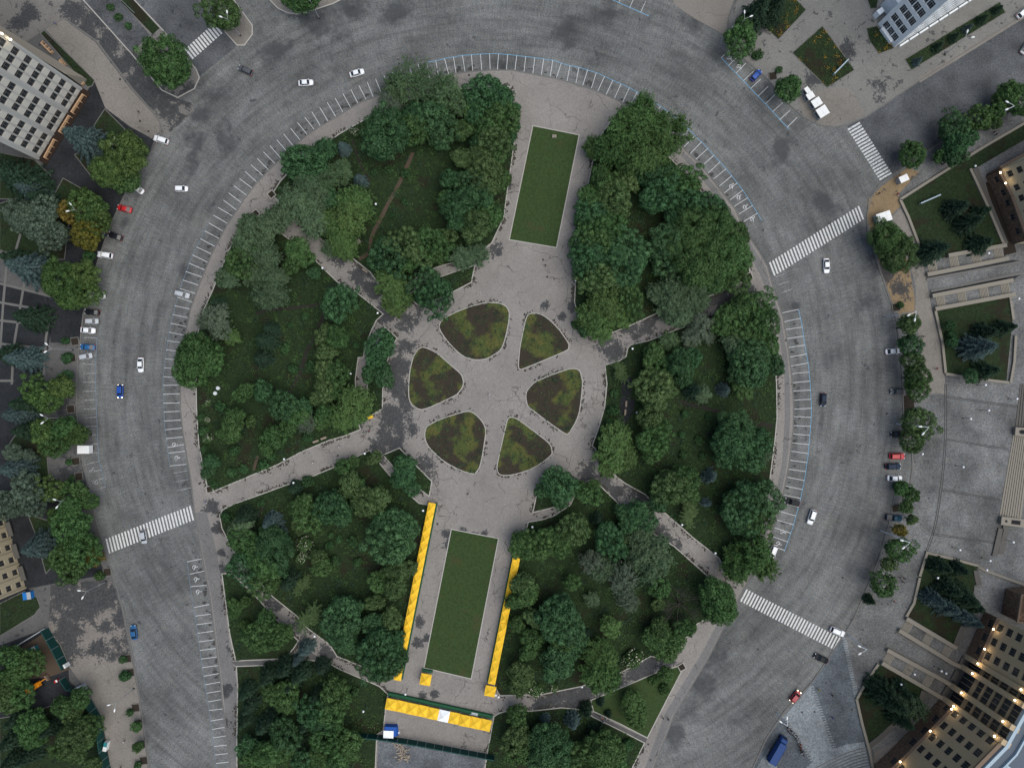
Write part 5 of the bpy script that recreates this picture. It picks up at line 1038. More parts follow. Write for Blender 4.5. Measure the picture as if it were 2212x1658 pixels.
for (x, y) in ((697, 579), (816, 676), (757.5, 807), (1243.5, 606), (1255, 610), (1366, 753), (614, 991), (788, 979), (634, 1042), (914, 1102), (812, 441), (1375.5, 890.7), (1327, 1014), (1473, 1132.6), (1545, 1193.6), (1150, 1137.6), (680, 1373), (785, 1535), (1257, 1482), (1071, 1500), (1077, 1504), (876, 1498), (2128, 831), (2196, 861), (2135, 886), (2096, 904), (1992, 980), (2080, 1008), (2073, 1187), (2138, 1210), (2188, 1170), (2131, 1230), (2025, 1247), (1975, 1455), (2033, 1448), (2043, 1453), (1946, 1477), (2135, 547), (2200, 645), (2106, 359)):
    o = GL if first else copy_tree(GL, None, GLS); first = False
    o.location = W(x, y, 3.6); o.location.z = .1; later(o, 'white globe lamp on a post', x, y, 'lamp post', 'white globe lamps')
# planters, covers, boxes
def frame_box(fx, fy, a, s=2.0, look='square stone planter frame', h=.45, mat='kerb_stone'):
    e = empty('planter', W(fx, fy), a); m = MB(); q = s / 2; m.ribbon([(-q, -q), (q, -q), (q, q), (-q, q)], .2, 0, h); m.build('rim', mat, e)
    m = MB(); m.box((0, 0, .1 + h * .3), (s - .2, s - .2, .1)); m.build('soil', 'soil', e); later(e, look, fx, fy, 'planter', 'square planters')
for (x, y, a) in ((587.5, 420.5, .7), (553, 462, .7), (454, 1056, .2), (1472, 1439, .5), (1617, 597, .4), (1601, 498, .6)): frame_box(x, y, a, 1.9)
for c, r, u, v in ((0, 1, 650, 1290), (0, 1, 625, 1435), (0, 2, 660, 665), (0, 2, 685, 795), (0, 2, 615, 215), (0, 2, 930, 1620), (0, 3, 1105, 710), (0, 3, 1130, 830), (0, 3, 1175, 1135), (0, 3, 1225, 1450), (0, 3, 1245, 1590), (0, 3, 1200, 1270), (3, 1, 1105, 995), (3, 2, 1100, 1070), (3, 3, 870, 195), (3, 0, 40, 660)): frame_box(*T(c, r, u, v), .12, 2.3, 'earth filled kerbside planter', .25, 'kerb_grey')
MC = MB(); MC.lathe((0, 0, 0), [(.34, 0), (.34, .012), (.3, .018)], 16); mcm = MC.mesh('manhole_cover', 'black_metal')
for i, (x, y) in enumerate(((979, 168), (1013, 163), (1173, 561), (1182, 598), (1010, 1066), (1157, 1128), (945, 1131), (303, 262), (321, 284), (260, 172), (2006, 1076), (1918, 1304), (1905, 1304), (1863, 1359), (1858, 1379), (1732, 1537), (1759, 1536), (1784, 1474), (1839, 1531), (420, 851), (380, 727), (431, 1044), (2015, 1030), (1976, 978), (1976, 997), (1915, 893), (1697, 735), (1648, 497), (1820, 1247), (1240, 1495), (1405, 1640), (1400, 1606))):
    o = bpy.data.objects.new('manhole_cover', mcm); COL.objects.link(o); o.location = W(x, y); o.location.z = .128 if x < 480 or 620 < x < 1710 or x > 1900 else .14
    later(o, 'dark round manhole cover', x, y, 'manhole cover', 'manhole covers')
for x, y in ((473, 838), (467, 849)):
    e = empty('vent_pipe', W(x, y)); m = MB(); m.lathe((0, 0, 0), [(.5, 0), (.5, .8), (.56, .9), (.4, .95)], 14); m.build('ring', 'pale_metal', e); m = MB(); m.lathe((0, 0, .86), [(.38, 0), (.38, .06)], 14); m.build('grate', 'teal_paint', e)
    later(e, 'round pale vent with green grate', x, y, 'vent', 'round vents in the west park')
# pieces of timber in the gravel yard
rp = random.Random(3)
for i in range(60):
    u, v = (rp.gauss(440, 70), rp.gauss(1130, 45)) if i < 28 else (rp.gauss(490, 55), rp.gauss(1310, 60))
    f = (812.2 + u * .125, 1469 + v * .125); m = MB(); L = rp.uniform(.5, 1.5); m.box((0, 0, 0), (L, rp.uniform(.14, .3), .1)); o = m.build('timber_piece', 'timber'); p = W(*f); o.location = (p.x, p.y, .2 + rp.random() * .35); o.rotation_euler = (rp.uniform(-.2, .2), rp.uniform(-.25, .25), rp.choice((.5, .4, 2.2, -.4)) + rp.gauss(0, .4))
    tag(o, 'rough piece of timber in the heap on the gravel yard', 'timber', 'timber pieces in the heap')
# fences
def fence(pts, look, h=2.4, mat='fence_green'):
    q = [W(*p) for p in pts]; o = q[0].copy(); e = empty('fence', o); m = MB(); pm = MB()
    for a, b_ in zip(q, q[1:]):
        d = b_ - a; n = max(1, int(d.length / 2.5))
        for i in range(n):
            c = a + d * ((i + .5) / n) - o; m.box((c.x, c.y, h / 2 + .1), (d.length / n - .04, .05, h - .1), math.atan2(d.y, d.x))
            c = a + d * (i / n) - o; pm.tube([(c.x, c.y, 0), (c.x, c.y, h + .15)], .06, 6)
        c = (a + b_) / 2 - o; m.box((c.x, c.y, h + .08), (d.length, .3, .08), math.atan2(d.y, d.x))
    m.build('panel', mat, e); pm.build('post', 'grey_metal', e); tag(e, look, 'fence')
fence([T(1, 3, 880, 1352), T(1, 3, 1060, 1366), T(1, 3, 1400, 1420), T(1, 3, 2060, 1545)], 'dark green fence between the tent yard and the gravel yard', 3.0)
fence([T(0, 3, 420, 440), T(0, 3, 510, 600), T(0, 3, 600, 775)], 'dark green fence at the left edge of the stained yard', 3.4)
fence([T(0, 3, 780, 1050), T(0, 3, 880, 1220), T(0, 3, 910, 1480), T(0, 3, 975, 1700)], 'dark green fence along the lower left sidewalk', 3.2)
fence([T(0, 3, 0, 690), T(0, 3, 200, 570), T(0, 3, 405, 445)], 'thin pale fence above the building site at lower left', 1.0, 'grey_metal')
fence([T(0, 3, 560, 870), T(0, 3, 620, 960), T(0, 3, 700, 960)], 'short dark green fence beside the grey site cabin', 2.4)
# bench row by the strip walk, seats on the diagonal path
def bench(fx, fy, a):
    e = empty('bench', W(fx, fy, 0) + Vector((0, 0, .12)), a); m = MB()
    for i in range(4): m.box((0, -.2 + i * .14, .45), (1.8, .11, .04))
    m.build('seat', 'timber', e)
    m = MB(); m.box((0, .3, .75), (1.8, .04, .35)); m.build('backrest', 'timber', e)
    for s in (-1, 1): m = MB(); m.box((s * .75, 0, .22), (.06, .45, .43)); m.build('leg', 'black_metal', e)
    later(e, 'wooden slatted bench', fx, fy, 'bench', 'wooden benches')
for x, y, a in ((789, 585, -.62), (1352, 872, 1.5), (1350, 890, 1.45), (683, 953, .35), (700, 946, .35)): bench(x, y, a)
# ------------------------------------------------------------------ people
def skin_mesh(name, joints, edges, root, mat, sub=1):
    me = bpy.data.meshes.new(name); me.from_pydata([j[0] for j in joints], edges, []); o = bpy.data.objects.new(name, me); COL.objects.link(o)
    md = o.modifiers.new('skin', 'SKIN'); 
    if not me.skin_vertices: me.skin_vertices.new() if hasattr(me.skin_vertices, 'new') else None
    for i, j in enumerate(joints):
        sv = me.skin_vertices[0].data[i]; sv.radius = (j[1], j[1] * (j[2] if len(j) > 2 else 1)); sv.use_root = (i == root)
    s = o.modifiers.new('sub', 'SUBSURF'); s.levels = sub; s.render_levels = sub
    dg = bpy.context.evaluated_depsgraph_get(); dg.update(); out = bpy.data.meshes.new_from_object(o.evaluated_get(dg)); out.name = name
    out.materials.clear(); out.materials.append(M[mat]); out.polygons.foreach_set('use_smooth', [True] * len(out.polygons))
    bpy.data.objects.remove(o); return out
def ensure_skin(o): pass
def person_meshes(walk):
    st = .3 if walk else .04; J = []; E = []
    def j(x, y, z, r, k=1): J.append(((x, y, z), r, k)); return len(J) - 1
    def e(*a): 
        for p, q in zip(a, a[1:]): E.append((p, q))
    pel = j(0, 0, .95, .15, .75); wst = j(0, 0, 1.1, .13, .75); ch = j(.02, 0, 1.32, .16, .7); nk = j(.02, 0, 1.49, .065); hd0 = j(.03, 0, 1.57, .075); hd1 = j(.03, 0, 1.66, .098, 1.05); hd2 = j(.02, 0, 1.73, .075)
    e(pel, wst, ch, nk, hd0, hd1, hd2); ns = j(.135, 0, 1.645, .016); e(hd1, ns)
    for s in (-1, 1):
        er = j(.02, s * .105, 1.65, .02); e(hd1, er)
        k = s * st; hp = j(0, s * .095, .9, .095); kn = j(.5 * k + .03, s * .1, .5, .062); an = j(k - (.06 if k < 0 else 0), s * .1, .09 + (.05 if k < 0 else 0), .042); ft = j(k + .1, s * .11, .045 + (.02 if k < 0 else 0), .04); to = j(k + .18, s * .115, .035, .03); e(pel, hp, kn, an, ft, to)
        a = -.6 * k; sh = j(.01, s * .185, 1.42, .065); el = j(.4 * a - .02, s * .235, 1.13, .045); wr = j(a + .04, s * .235, .89, .03); pm = j(a + .06, s * .235, .82, .034, .6); e(ch, sh, el, wr, pm)
        for i, (dx, ln) in enumerate(((-.028, .075), (-.008, .09), (.012, .085), (.03, .065))):
            f1 = j(a + .06 + dx, s * .232, .79, .0095); f2 = j(a + .07 + dx, s * .228, .79 - ln * .55, .009); f3 = j(a + .085 + dx, s * .222, .79 - ln, .008); e(pm, f1, f2, f3)
        t1 = j(a + .1, s * .215, .81, .011); t2 = j(a + .12, s * .208, .775, .009); e(wr, t1, t2)
    body = skin_mesh('body', J, E, 0, 'skin')
    J = []; E = []; c = j(0, 0, .92, .17, .8); w_ = j(0, 0, 1.08, .15, .8); t = j(.02, 0, 1.33, .18, .72); n_ = j(.02, 0, 1.44, .1); e(c, w_, t, n_)
    for s in (-1, 1): k = s * st; a = -.6 * k; sh = j(.01, s * .185, 1.42, .082); el = j(.4 * a - .02, s * .235, 1.13, .06); wr = j(a + .036, s * .235, .92, .045); e(t, sh, el, wr)
    jac = skin_mesh('jacket', J, E, 0, 'car_black')
    J = []; E = []; c = j(0, 0, .93, .158, .8)
    for s in (-1, 1): k = s * st; hp = j(0, s * .095, .86, .108); kn = j(.5 * k + .03, s * .1, .5, .076); an = j(k - (.06 if k < 0 else 0), s * .1, .14 + (.05 if k < 0 else 0), .056); e(c, hp, kn, an)
    tr = skin_mesh('trousers', J, E, 0, 'car_navy')
    m = MB(); m.lathe((.0, 0, 1.69), [(.1, -.1), (.112, -.03), (.108, .04), (.07, .1), (.02, .115)], 12); hair = m.mesh('hair', 'hair_dark', True)
    return body, jac, tr, hair
PM = [person_meshes(False), person_meshes(True)]
for c in (('cl_black', (.012, .012, .014)), ('cl_white', (.7, .7, .7)), ('cl_red', (.45, .02, .02)), ('cl_blue', (.02, .07, .3)), ('cl_navy', (.015, .02, .05)), ('cl_yellow', (.6, .48, .06)), ('cl_grey', (.2, .2, .21)), ('cl_pink', (.5, .25, .25)), ('cl_green', (.05, .12, .06))): simple(c[0], c[1], .8, .2)
def person(fx, fy, a, top, leg, walk, label=None, group=None, z=.12):
    p = empty('person', W(fx, fy), a); p.location.z = z
    for nm, me, mt in zip(('body', 'jacket', 'trousers', 'hair'), PM[walk], ('skin', 'cl_' + top, 'cl_' + leg, 'hair_dark')):
        o = bpy.data.objects.new(nm, me); COL.objects.link(o); o.parent = p; o.material_slots[0].link = 'OBJECT'; o.material_slots[0].material = M[mt]
    if label: tag(p, label, 'person', group)
    else: later(p, 'person in %s top and %s trousers' % (top, {'black': 'dark', 'navy': 'navy', 'grey': 'grey', 'white': 'white'}[leg]), fx, fy, 'person', group)
    return p
PW = ((1178, 574, 1.2, 'navy', 'black', 1), (1186, 588, 2.0, 'white', 'navy', 1), (1057, 852, .5, 'white', 'white', 1), (978, 866, .2, 'white', 'grey', 0), (448, 1082, 2.6, 'blue', 'grey', 1), (677, 997, .3, 'white', 'black', 1), (732.5, 964, .4, 'white', 'grey', 1), (786, 943, 3.4, 'pink', 'navy', 1), (731, 983, .3, 'black', 'black', 1), (799, 929, 1.5, 'red', 'black', 0), (1265, 1007, 1, 'black', 'black', 1), (1528, 1224, -.7, 'blue', 'navy', 1), (1299, 1547, 1.7, 'red', 'white', 1), (1302, 1555, 1.7, 'white', 'navy', 1), (1122, 233, 1.4, 'black', 'navy', 1), (1935, 421, .4, 'red', 'black', 1), (1895, 420, .4, 'navy', 'black', 1), (2019, 796, 2.8, 'red', 'grey', 1), (1991, 727, 1.6, 'grey', 'black', 1), (2001, 942, -.4, 'black', 'black', 1), (1943, 1246, 1.1, 'white', 'black', 1), (1950, 1247, 1.1, 'black', 'navy', 1), (1947, 1254, 1.1, 'navy', 'black', 1), (1927, 1296, .2, 'red', 'grey', 1), (1765, 1486, -1.0, 'yellow', 'black', 1), (1795, 1498, 2.5, 'black', 'navy', 1), (1795, 1546, -1.0, 'blue', 'navy', 1), (271, 1597, .2, 'white', 'black', 1), (264, 1653, .3, 'pink', 'black', 0), (2143, 288, .8, 'navy', 'black', 1), (2147, 293, .8, 'black', 'black', 1), (124, 55, 1.0, 'blue', 'grey', 1), (1566, 1263, 2.2, 'black', 'black', 1), (1586, 1266, 2.0, 'navy', 'black', 1), (303, 244, .6, 'black', 'black', 0), (2010, 267, 2.2, 'grey', 'navy', 0), (1430, 1546, 1.0, 'black', 'grey', 1), (1442, 1549, 1.0, 'navy', 'black', 1))
for q in PW: person(*q)
rq = random.Random(5); QP = [(1690, 1559), (1694, 1563), (1697, 1566), (1701, 1569), (1699, 1574), (1706, 1573), (1709, 1577), (1704, 1580), (1713, 1580), (1711, 1585), (1717, 1583), (1720, 1587), (1715, 1590), (1723, 1592), (1721, 1597), (1726, 1603), (1723, 1607), (1727, 1610), (1726, 1615), (1730, 1618), (1728, 1622), (1732, 1626)]
QC = ['navy', 'grey', 'black', 'pink', 'black', 'navy', 'white', 'black', 'white', 'green', 'black', 'white', 'navy', 'white', 'white', 'red', 'black', 'red', 'black', 'navy', 'white', 'black']
for i, (x, y) in enumerate(QP): person(x, y, rq.uniform(0, 6.28), QC[i], rq.choice(('black', 'navy', 'grey')), 0, 'person in %s top, %s from the upper end of the queue' % (QC[i], (ORD + ['nineteenth', 'twentieth', 'twenty first', 'last'])[i]), 'people queueing beside the lorry')
# ------------------------------------------------------------------ trees and shrubs
def leaves_mesh(name, C, N, sz, rng, asp=0.62, mat='leaf_m', fold=0.18, cl=None):
    """one four-cornered leaf spray per point C, facing N"""
    n = len(C); N = N / np.linalg.norm(N, axis=1, keepdims=True)
    r_ = rng.normal(size=(n, 3)); a = np.cross(N, r_); a /= np.linalg.norm(a, axis=1, keepdims=True) + 1e-9; b = np.cross(N, a)
    s = sz * rng.uniform(0.65, 1.35, (n, 1)); w = s * asp
    V = np.empty((n, 4, 3)); V[:, 0] = C - a * s * .5; V[:, 1] = C - b * w * .5 + N * s * fold; V[:, 2] = C + a * s * .5; V[:, 3] = C + b * w * .5 + N * s * fold
    me = bpy.data.meshes.new(name); me.vertices.add(n * 4); me.loops.add(n * 4); me.polygons.add(n)
    me.vertices.foreach_set('co', V.reshape(-1)); me.loops.foreach_set('vertex_index', np.arange(n * 4, dtype=np.int32)); me.polygons.foreach_set('loop_start', np.arange(0, n * 4, 4, dtype=np.int32))
    me.materials.append(M[mat]); me.update(); me.validate()
    at = me.attributes.new('clump', 'FLOAT', 'POINT'); at.data.foreach_set('value', np.repeat(np.full(n, .5) if cl is None else cl, 4).astype(np.float32)); return me
def rdirs(rng, n, zmin=-1.0):
    z = rng.uniform(zmin, 1, n); t = rng.uniform(0, 2 * np.pi, n); q = np.sqrt(1 - z * z); return np.stack([q * np.cos(t), q * np.sin(t), z], 1)
def lumps(rng, k, amp):
    d = rdirs(rng, k, -.2); a = rng.uniform(-amp, amp, k)
    return lambda D: 1 + sum(a[i] * np.exp(5 * (D @ d[i] - 1)) for i in range(k))
def crown_broad(seed, Rr, leaf=0.5, name='crown'):
    rng = np.random.default_rng(seed); Hh = Rr * .78; nc = int(22 + 7.5 * Rr * Rr ** .6); D = rdirs(rng, nc, -.35)
    # push the clumps apart so that they sit side by side
    for _ in range(12):
        d = D[:, None] - D[None]; q = (d ** 2).sum(-1) + np.eye(nc); D = D + (d / (q ** 1.5)[..., None]).sum(1) * .35 / nc; D /= np.linalg.norm(D, axis=1, keepdims=True)
        D[:, 2] = np.maximum(D[:, 2], -.4)
    f = lumps(rng, 9, .48)(D) * rng.uniform(.68, 1.1, nc); keep = rng.random(nc) > .07; D, f = D[keep], f[keep]; nc = len(D)
    rc = np.clip(Rr * .205, .42, 1.15) * rng.uniform(.72, 1.3, nc); P = D * np.array([Rr, Rr, Hh]) * (f * .86)[:, None]
    Cs, Ns, Cl = [], [], []
    for i in range(nc):
        m = int(30 + 78 * rc[i] ** 2 / (leaf / .45) ** 2); L = rdirs(rng, m, -.75); ax = D[i] * .55 + np.array([0, 0, .45]); L = L[(L @ ax) > -.35]
        rr = rc[i] * rng.uniform(.62, 1.06, (len(L), 1)); Cs.append(P[i] + L * rr * np.array([1, 1, .82])); Ns.append(L * 1.0 + rng.normal(size=L.shape) * .3 + np.array([0, 0, .12])); Cl.append(np.full(len(L), rng.random()))
    m = int(40 * Rr); L = rdirs(rng, m, -.5) * rng.uniform(.25, .62, (m, 1)) * np.array([Rr, Rr, Hh]); Cs.append(L); Ns.append(rng.normal(size=L.shape) + np.array([0, 0, .6])); Cl.append(rng.random(len(L)))
    return leaves_mesh(name, np.concatenate(Cs), np.concatenate(Ns), leaf, rng, cl=np.concatenate(Cl))
def crown_feather(seed, Rr, leaf=.42, dens=1.0, name='crown'):
    rng = np.random.default_rng(seed); nb = int(34 + 14 * Rr); Cs, Ns, Cl = [], [], []; f0 = lumps(rng, 8, .4)
    for i in range(nb):
        d = rdirs(rng, 1, -.15)[0]; Lb = Rr * float(f0(d[None])[0]) * rng.uniform(.72, 1.08); base = np.array([0, 0, -Rr * .5]); tip = d * np.array([Lb, Lb, Lb * .75])
        for k in range(int(7 * dens) + 3):
            t = rng.uniform(.5, 1.0); p = base + (tip - base) * t + rng.normal(size=3) * Rr * .09; ln = rng.uniform(.5, 1.3) * min(1.4, Rr * .24); td = d * np.array([1, 1, .3]) + rng.normal(size=3) * .45 + np.array([0, 0, -.25]); td /= np.linalg.norm(td)
            m = int(9 * dens) + 3; q = rng.uniform(0, 1, (m, 1)); Cs.append(p + td * ln * q - np.array([0, 0, .5]) * (q * q) * ln * .6 + rng.normal(size=(m, 3)) * .13); Ns.append(rng.normal(size=(m, 3)) * .5 + np.array([0, 0, .55]) + d * .6); Cl.append(np.full(m, rng.random()))
    return leaves_mesh(name, np.concatenate(Cs), np.concatenate(Ns), leaf, rng, .42, cl=np.concatenate(Cl))
def crown_conifer(seed, Rr, leaf=.42, name='crown'):
    rng = np.random.default_rng(seed); Cs, Ns = [], []; Hc = Rr * 2.3; nl = int(7 + Rr * 1.6)
    for l in range(nl):
        t = l / nl; z = -Hc * .42 + Hc * t; rad = Rr * (1 - t) ** .8 * rng.uniform(.88, 1.08) + .12; nb = max(5, int(15 - 7 * t)); a0 = rng.uniform(0, 6.28)
        for b in range(nb):
            a = a0 + 6.283 * (b + rng.uniform(-.3, .3)) / nb; L = rad * rng.uniform(.7, 1.1); m = int(10 + 20 * L); q = rng.uniform(.08, 1, (m, 1)) ** .75; dv = np.array([math.cos(a), math.sin(a), 0]); sd = np.array([-math.sin(a), math.cos(a), 0])
            w = rng.normal(size=(m, 1)) * (.12 + .2 * (1 - q)) * min(1.0, L * .42 + .25); Cs.append(np.array([0, 0, z]) + dv * L * q + sd * w + np.array([0, 0, 1]) * (-.28 * L * q * q + rng.normal(size=(m, 1)) * .07)); Ns.append(rng.normal(size=(m, 3)) * .38 + np.array([0, 0, .8]) + dv * .45)
    return leaves_mesh(name, np.concatenate(Cs), np.concatenate(Ns), leaf, rng, .45)
def crown_palm(seed, Rr, name='crown'):
    rng = np.random.default_rng(seed); Cs, Ns = [], []
    for c in range(9):
        o = rng.normal(size=3) * np.array([Rr * .4, Rr * .4, .5])
        for b in range(11):
            a = 6.283 * b / 11 + rng.uniform(-.25, .25); L = Rr * rng.uniform(.45, .72); m = 26; q = np.linspace(.1, 1, m)[:, None]; dv = np.array([math.cos(a), math.sin(a), 0]); sd = np.array([-math.sin(a), math.cos(a), 0]); sg = np.where(np.arange(m) % 2, 1, -1)[:, None]
            Cs.append(o + dv * L * q + sd * sg * .2 * (1 - q * .5) + np.array([0, 0, 1]) * (.5 * q - .9 * q * q) * L * .5); Ns.append(rng.normal(size=(m, 3)) * .3 + np.array([0, 0, 1]))
    return leaves_mesh(name, np.concatenate(Cs), np.concatenate(Ns), .34, rng, .5)
def dots(seed, Rr, n, mat, sz=.26, flat=.8):
    rng = np.random.default_rng(seed); D = rdirs(rng, n, .05); f = lumps(rng, 7, .3)(D); return leaves_mesh('flowers', D * np.array([Rr, Rr, Rr * flat]) * (f * 1.06)[:, None], D + rng.normal(size=D.shape) * .3 + np.array([0, 0, .4]), sz, rng, .9, mat)
def trunk_mesh(seed, hgt, Rr, zc, r0, mat='bark', limbs=6, twigs=0):
    rg = random.Random(seed); m = MB(); j = lambda k: rg.uniform(-k, k)
    p1 = Vector((j(.15), j(.15), hgt * .5)); p2 = Vector((j(.3), j(.3), hgt)); m.tube([(0, 0, -.05), (0, 0, .3), p1, p2], [r0 * 1.35, r0, r0 * .85, r0 * .62], 8)
    for i in range(limbs):
        a = 6.283 * i / limbs + j(.4); b = p1.lerp(p2, rg.uniform(.3, 1)); L = Rr * rg.uniform(.55, .85); e = Vector((math.cos(a) * L, math.sin(a) * L, zc + Rr * rg.uniform(-.1, .4))); md = b.lerp(e, .5) + Vector((0, 0, -.08 * Rr)); m.tube([b, md, e], [r0 * .42, r0 * .25, r0 * .07], 6)
        for k in range(twigs):
            s0 = md.lerp(e, rg.uniform(0, .9)); e2 = s0 + Vector((math.cos(a + j(1.1)), math.sin(a + j(1.1)), rg.uniform(.1, .7))) * Rr * rg.uniform(.25, .55); m2 = s0.lerp(e2, .5) + Vector((j(.2), j(.2), 0)); m.tube([s0, m2, e2], [r0 * .13, r0 * .08, r0 * .03], 4)
            for q in range(2): m.tube([m2, m2 + Vector((j(1), j(1), rg.uniform(0, .6))) * Rr * .22], [r0 * .06, r0 * .02], 4)
    return m.mesh('trunk', mat, True)
GEO = {}      # geometry class -> list of (radius, crown height above ground, crown mesh, trunk mesh)
def geo(cls, Rr, zc, crown, mat='bark', r0=None, limbs=6): GEO.setdefault(cls, []).append((Rr, zc, crown, trunk_mesh(len(GEO) * 7 + int(Rr * 10), max(.4, zc - Rr * .3), Rr, zc, r0 or .05 + Rr * .045, mat, limbs)))
for i, Rr in enumerate((5.6, 5.6, 5.6, 4.0, 4.0, 4.0, 2.9, 2.9, 2.9)): geo('broad', Rr, Rr * .78 * .9 + 1.5 + Rr * .35, crown_broad(11 + i, Rr, .44 if Rr > 3.5 else .38))
for i, Rr in enumerate((5.2, 5.2, 3.6, 3.6, 2.6)): geo('feather', Rr, Rr * .75 + 2.2, crown_feather(31 + i, Rr, .44, 1.2), 'bark', None, 8)
for i, Rr in enumerate((5.2, 3.6, 3.6)): geo('wispy', Rr, Rr * .75 + 2.6, crown_feather(51 + i, Rr, .38, .62), 'pale_bark', None, 10)
for i, Rr in enumerate((4.6, 4.6, 3.2, 1.9)): geo('conifer', Rr, Rr * 1.1 + .3, crown_conifer(61 + i, Rr, .4), 'bark', .05 + Rr * .03, 3)
for i, Rr in enumerate((1.5, 1.5, 2.2)): geo('bush', Rr, Rr * .5, crown_broad(71 + i, Rr, .34), 'bark', .06, 4)
geo('palm', 3.8, 3.4, crown_palm(81, 3.8)); FL = {}
LOOK = {'m': ('broad', 'leaf_m', 'mid green leafy tree', 'broadleaf_tree', 'tree'), 'd': ('broad', 'leaf_d', 'dark green leafy tree', 'broadleaf_tree', 'tree'), 'D': ('broad', 'leaf_D', 'dense bluish green tree', 'maple_tree', 'tree'), 'o': ('broad', 'leaf_o', 'olive green leafy tree', 'chestnut_tree', 'tree'), 'O': ('broad', 'leaf_O', 'yellowish green leafy tree', 'chestnut_tree', 'tree'), 'w': ('wispy', 'leaf_w', 'pale wispy tree', 'willow_tree', 'tree'), 'y': ('feather', 'leaf_y', 'yellow green feathery tree', 'ash_tree', 'tree'), 'g': ('feather', 'leaf_g', 'greyish green tree', 'poplar_tree', 'tree'), 'G': ('broad', 'leaf_G', 'silvery green dense tree', 'silver_tree', 'tree'), 'W': ('feather', 'leaf_W', 'deep green feathery tree', 'acacia_tree', 'tree'), 'h': ('wispy', 'leaf_S', 'thin silvery tree', 'willow_tree', 'tree'),
        's': ('conifer', 'leaf_s', 'blue grey spruce', 'spruce_tree', 'spruce'), 'k': ('conifer', 'leaf_k', 'very dark conifer', 'conifer_tree', 'conifer'), 'a': ('broad', 'leaf_a', 'orange tinged tree', 'autumn_tree', 'tree'), 'b': ('bush', 'leaf_b', 'low green bush', 'bush', 'bush'), 'f': ('bush', 'leaf_m', 'white flowering shrub', 'flowering_shrub', 'shrub'), 'p': ('palm', 'leaf_p', 'frond leaved tree', 'sumac_tree', 'tree')}
TG = {'broadleaf_tree': 'broadleaf trees of the square', 'maple_tree': 'dense bluish green trees', 'chestnut_tree': 'olive green trees', 'willow_tree': 'pale wispy trees', 'ash_tree': 'yellow green feathery trees', 'poplar_tree': 'greyish green trees', 'acacia_tree': 'deep green feathery trees', 'silver_tree': 'silvery green trees', 'spruce_tree': 'blue grey spruces', 'conifer_tree': 'dark conifers', 'autumn_tree': 'orange tinged trees', 'bush': 'low bushes', 'flowering_shrub': 'white flowering shrubs', 'sumac_tree': 'frond leaved trees'}
rt = random.Random(99)
def plant(fx, fy, r, t):
    cls, mat, look, name, cat = LOOK[t]; rw = max(.5, r * S)
    if cls != 'bush' and rw < 1.75 and t not in 'sk': cls = 'bush'
    c = sorted(GEO[cls], key=lambda g: abs(g[0] - rw)); best = [g for g in c if abs(g[0] - c[0][0]) < .01]; g = rt.choice(best); f = rw / g[0] * rt.uniform(.97, 1.06)
    zc = g[1] * f; p = W(fx, fy, zc); o = empty(name, (p.x, p.y, .15), rt.uniform(0, 6.28)); sz = rt.uniform(.9, 1.12); big = cls == 'broad' and 440 < fx < 1700; st = rt.uniform(.84, 1.18) if big else rt.uniform(.93, 1.08); f2 = f * (1.15 if big else 1.1 if cls in ('feather', 'wispy') and 440 < fx < 1700 else .86 if 1880 < fx < 2030 and 660 < fy < 1350 else .95); o.scale = (f2 * st, f2 / st, f * sz)
    a = bpy.data.objects.new('crown', g[2]); COL.objects.link(a); a.parent = o; a.location = (0, 0, g[1]); a.material_slots[0].link = 'OBJECT'; a.material_slots[0].material = M[mat]
    b = bpy.data.objects.new('trunk', g[3]); COL.objects.link(b); b.parent = o
    if t == 'f':
        k = round(g[0], 1)
        if k not in FL: FL[k] = dots(5, g[0], 60, 'petal', .28)
        q = bpy.data.objects.new('flowers', FL[k]); COL.objects.link(q); q.parent = o; q.location = (0, 0, g[1])
    if rw > 5.2: look = 'broad ' + look
    elif rw < 2.6 and t not in 'bfk': look = 'small ' + look
    later(o, look, fx, fy, cat, TG[name])
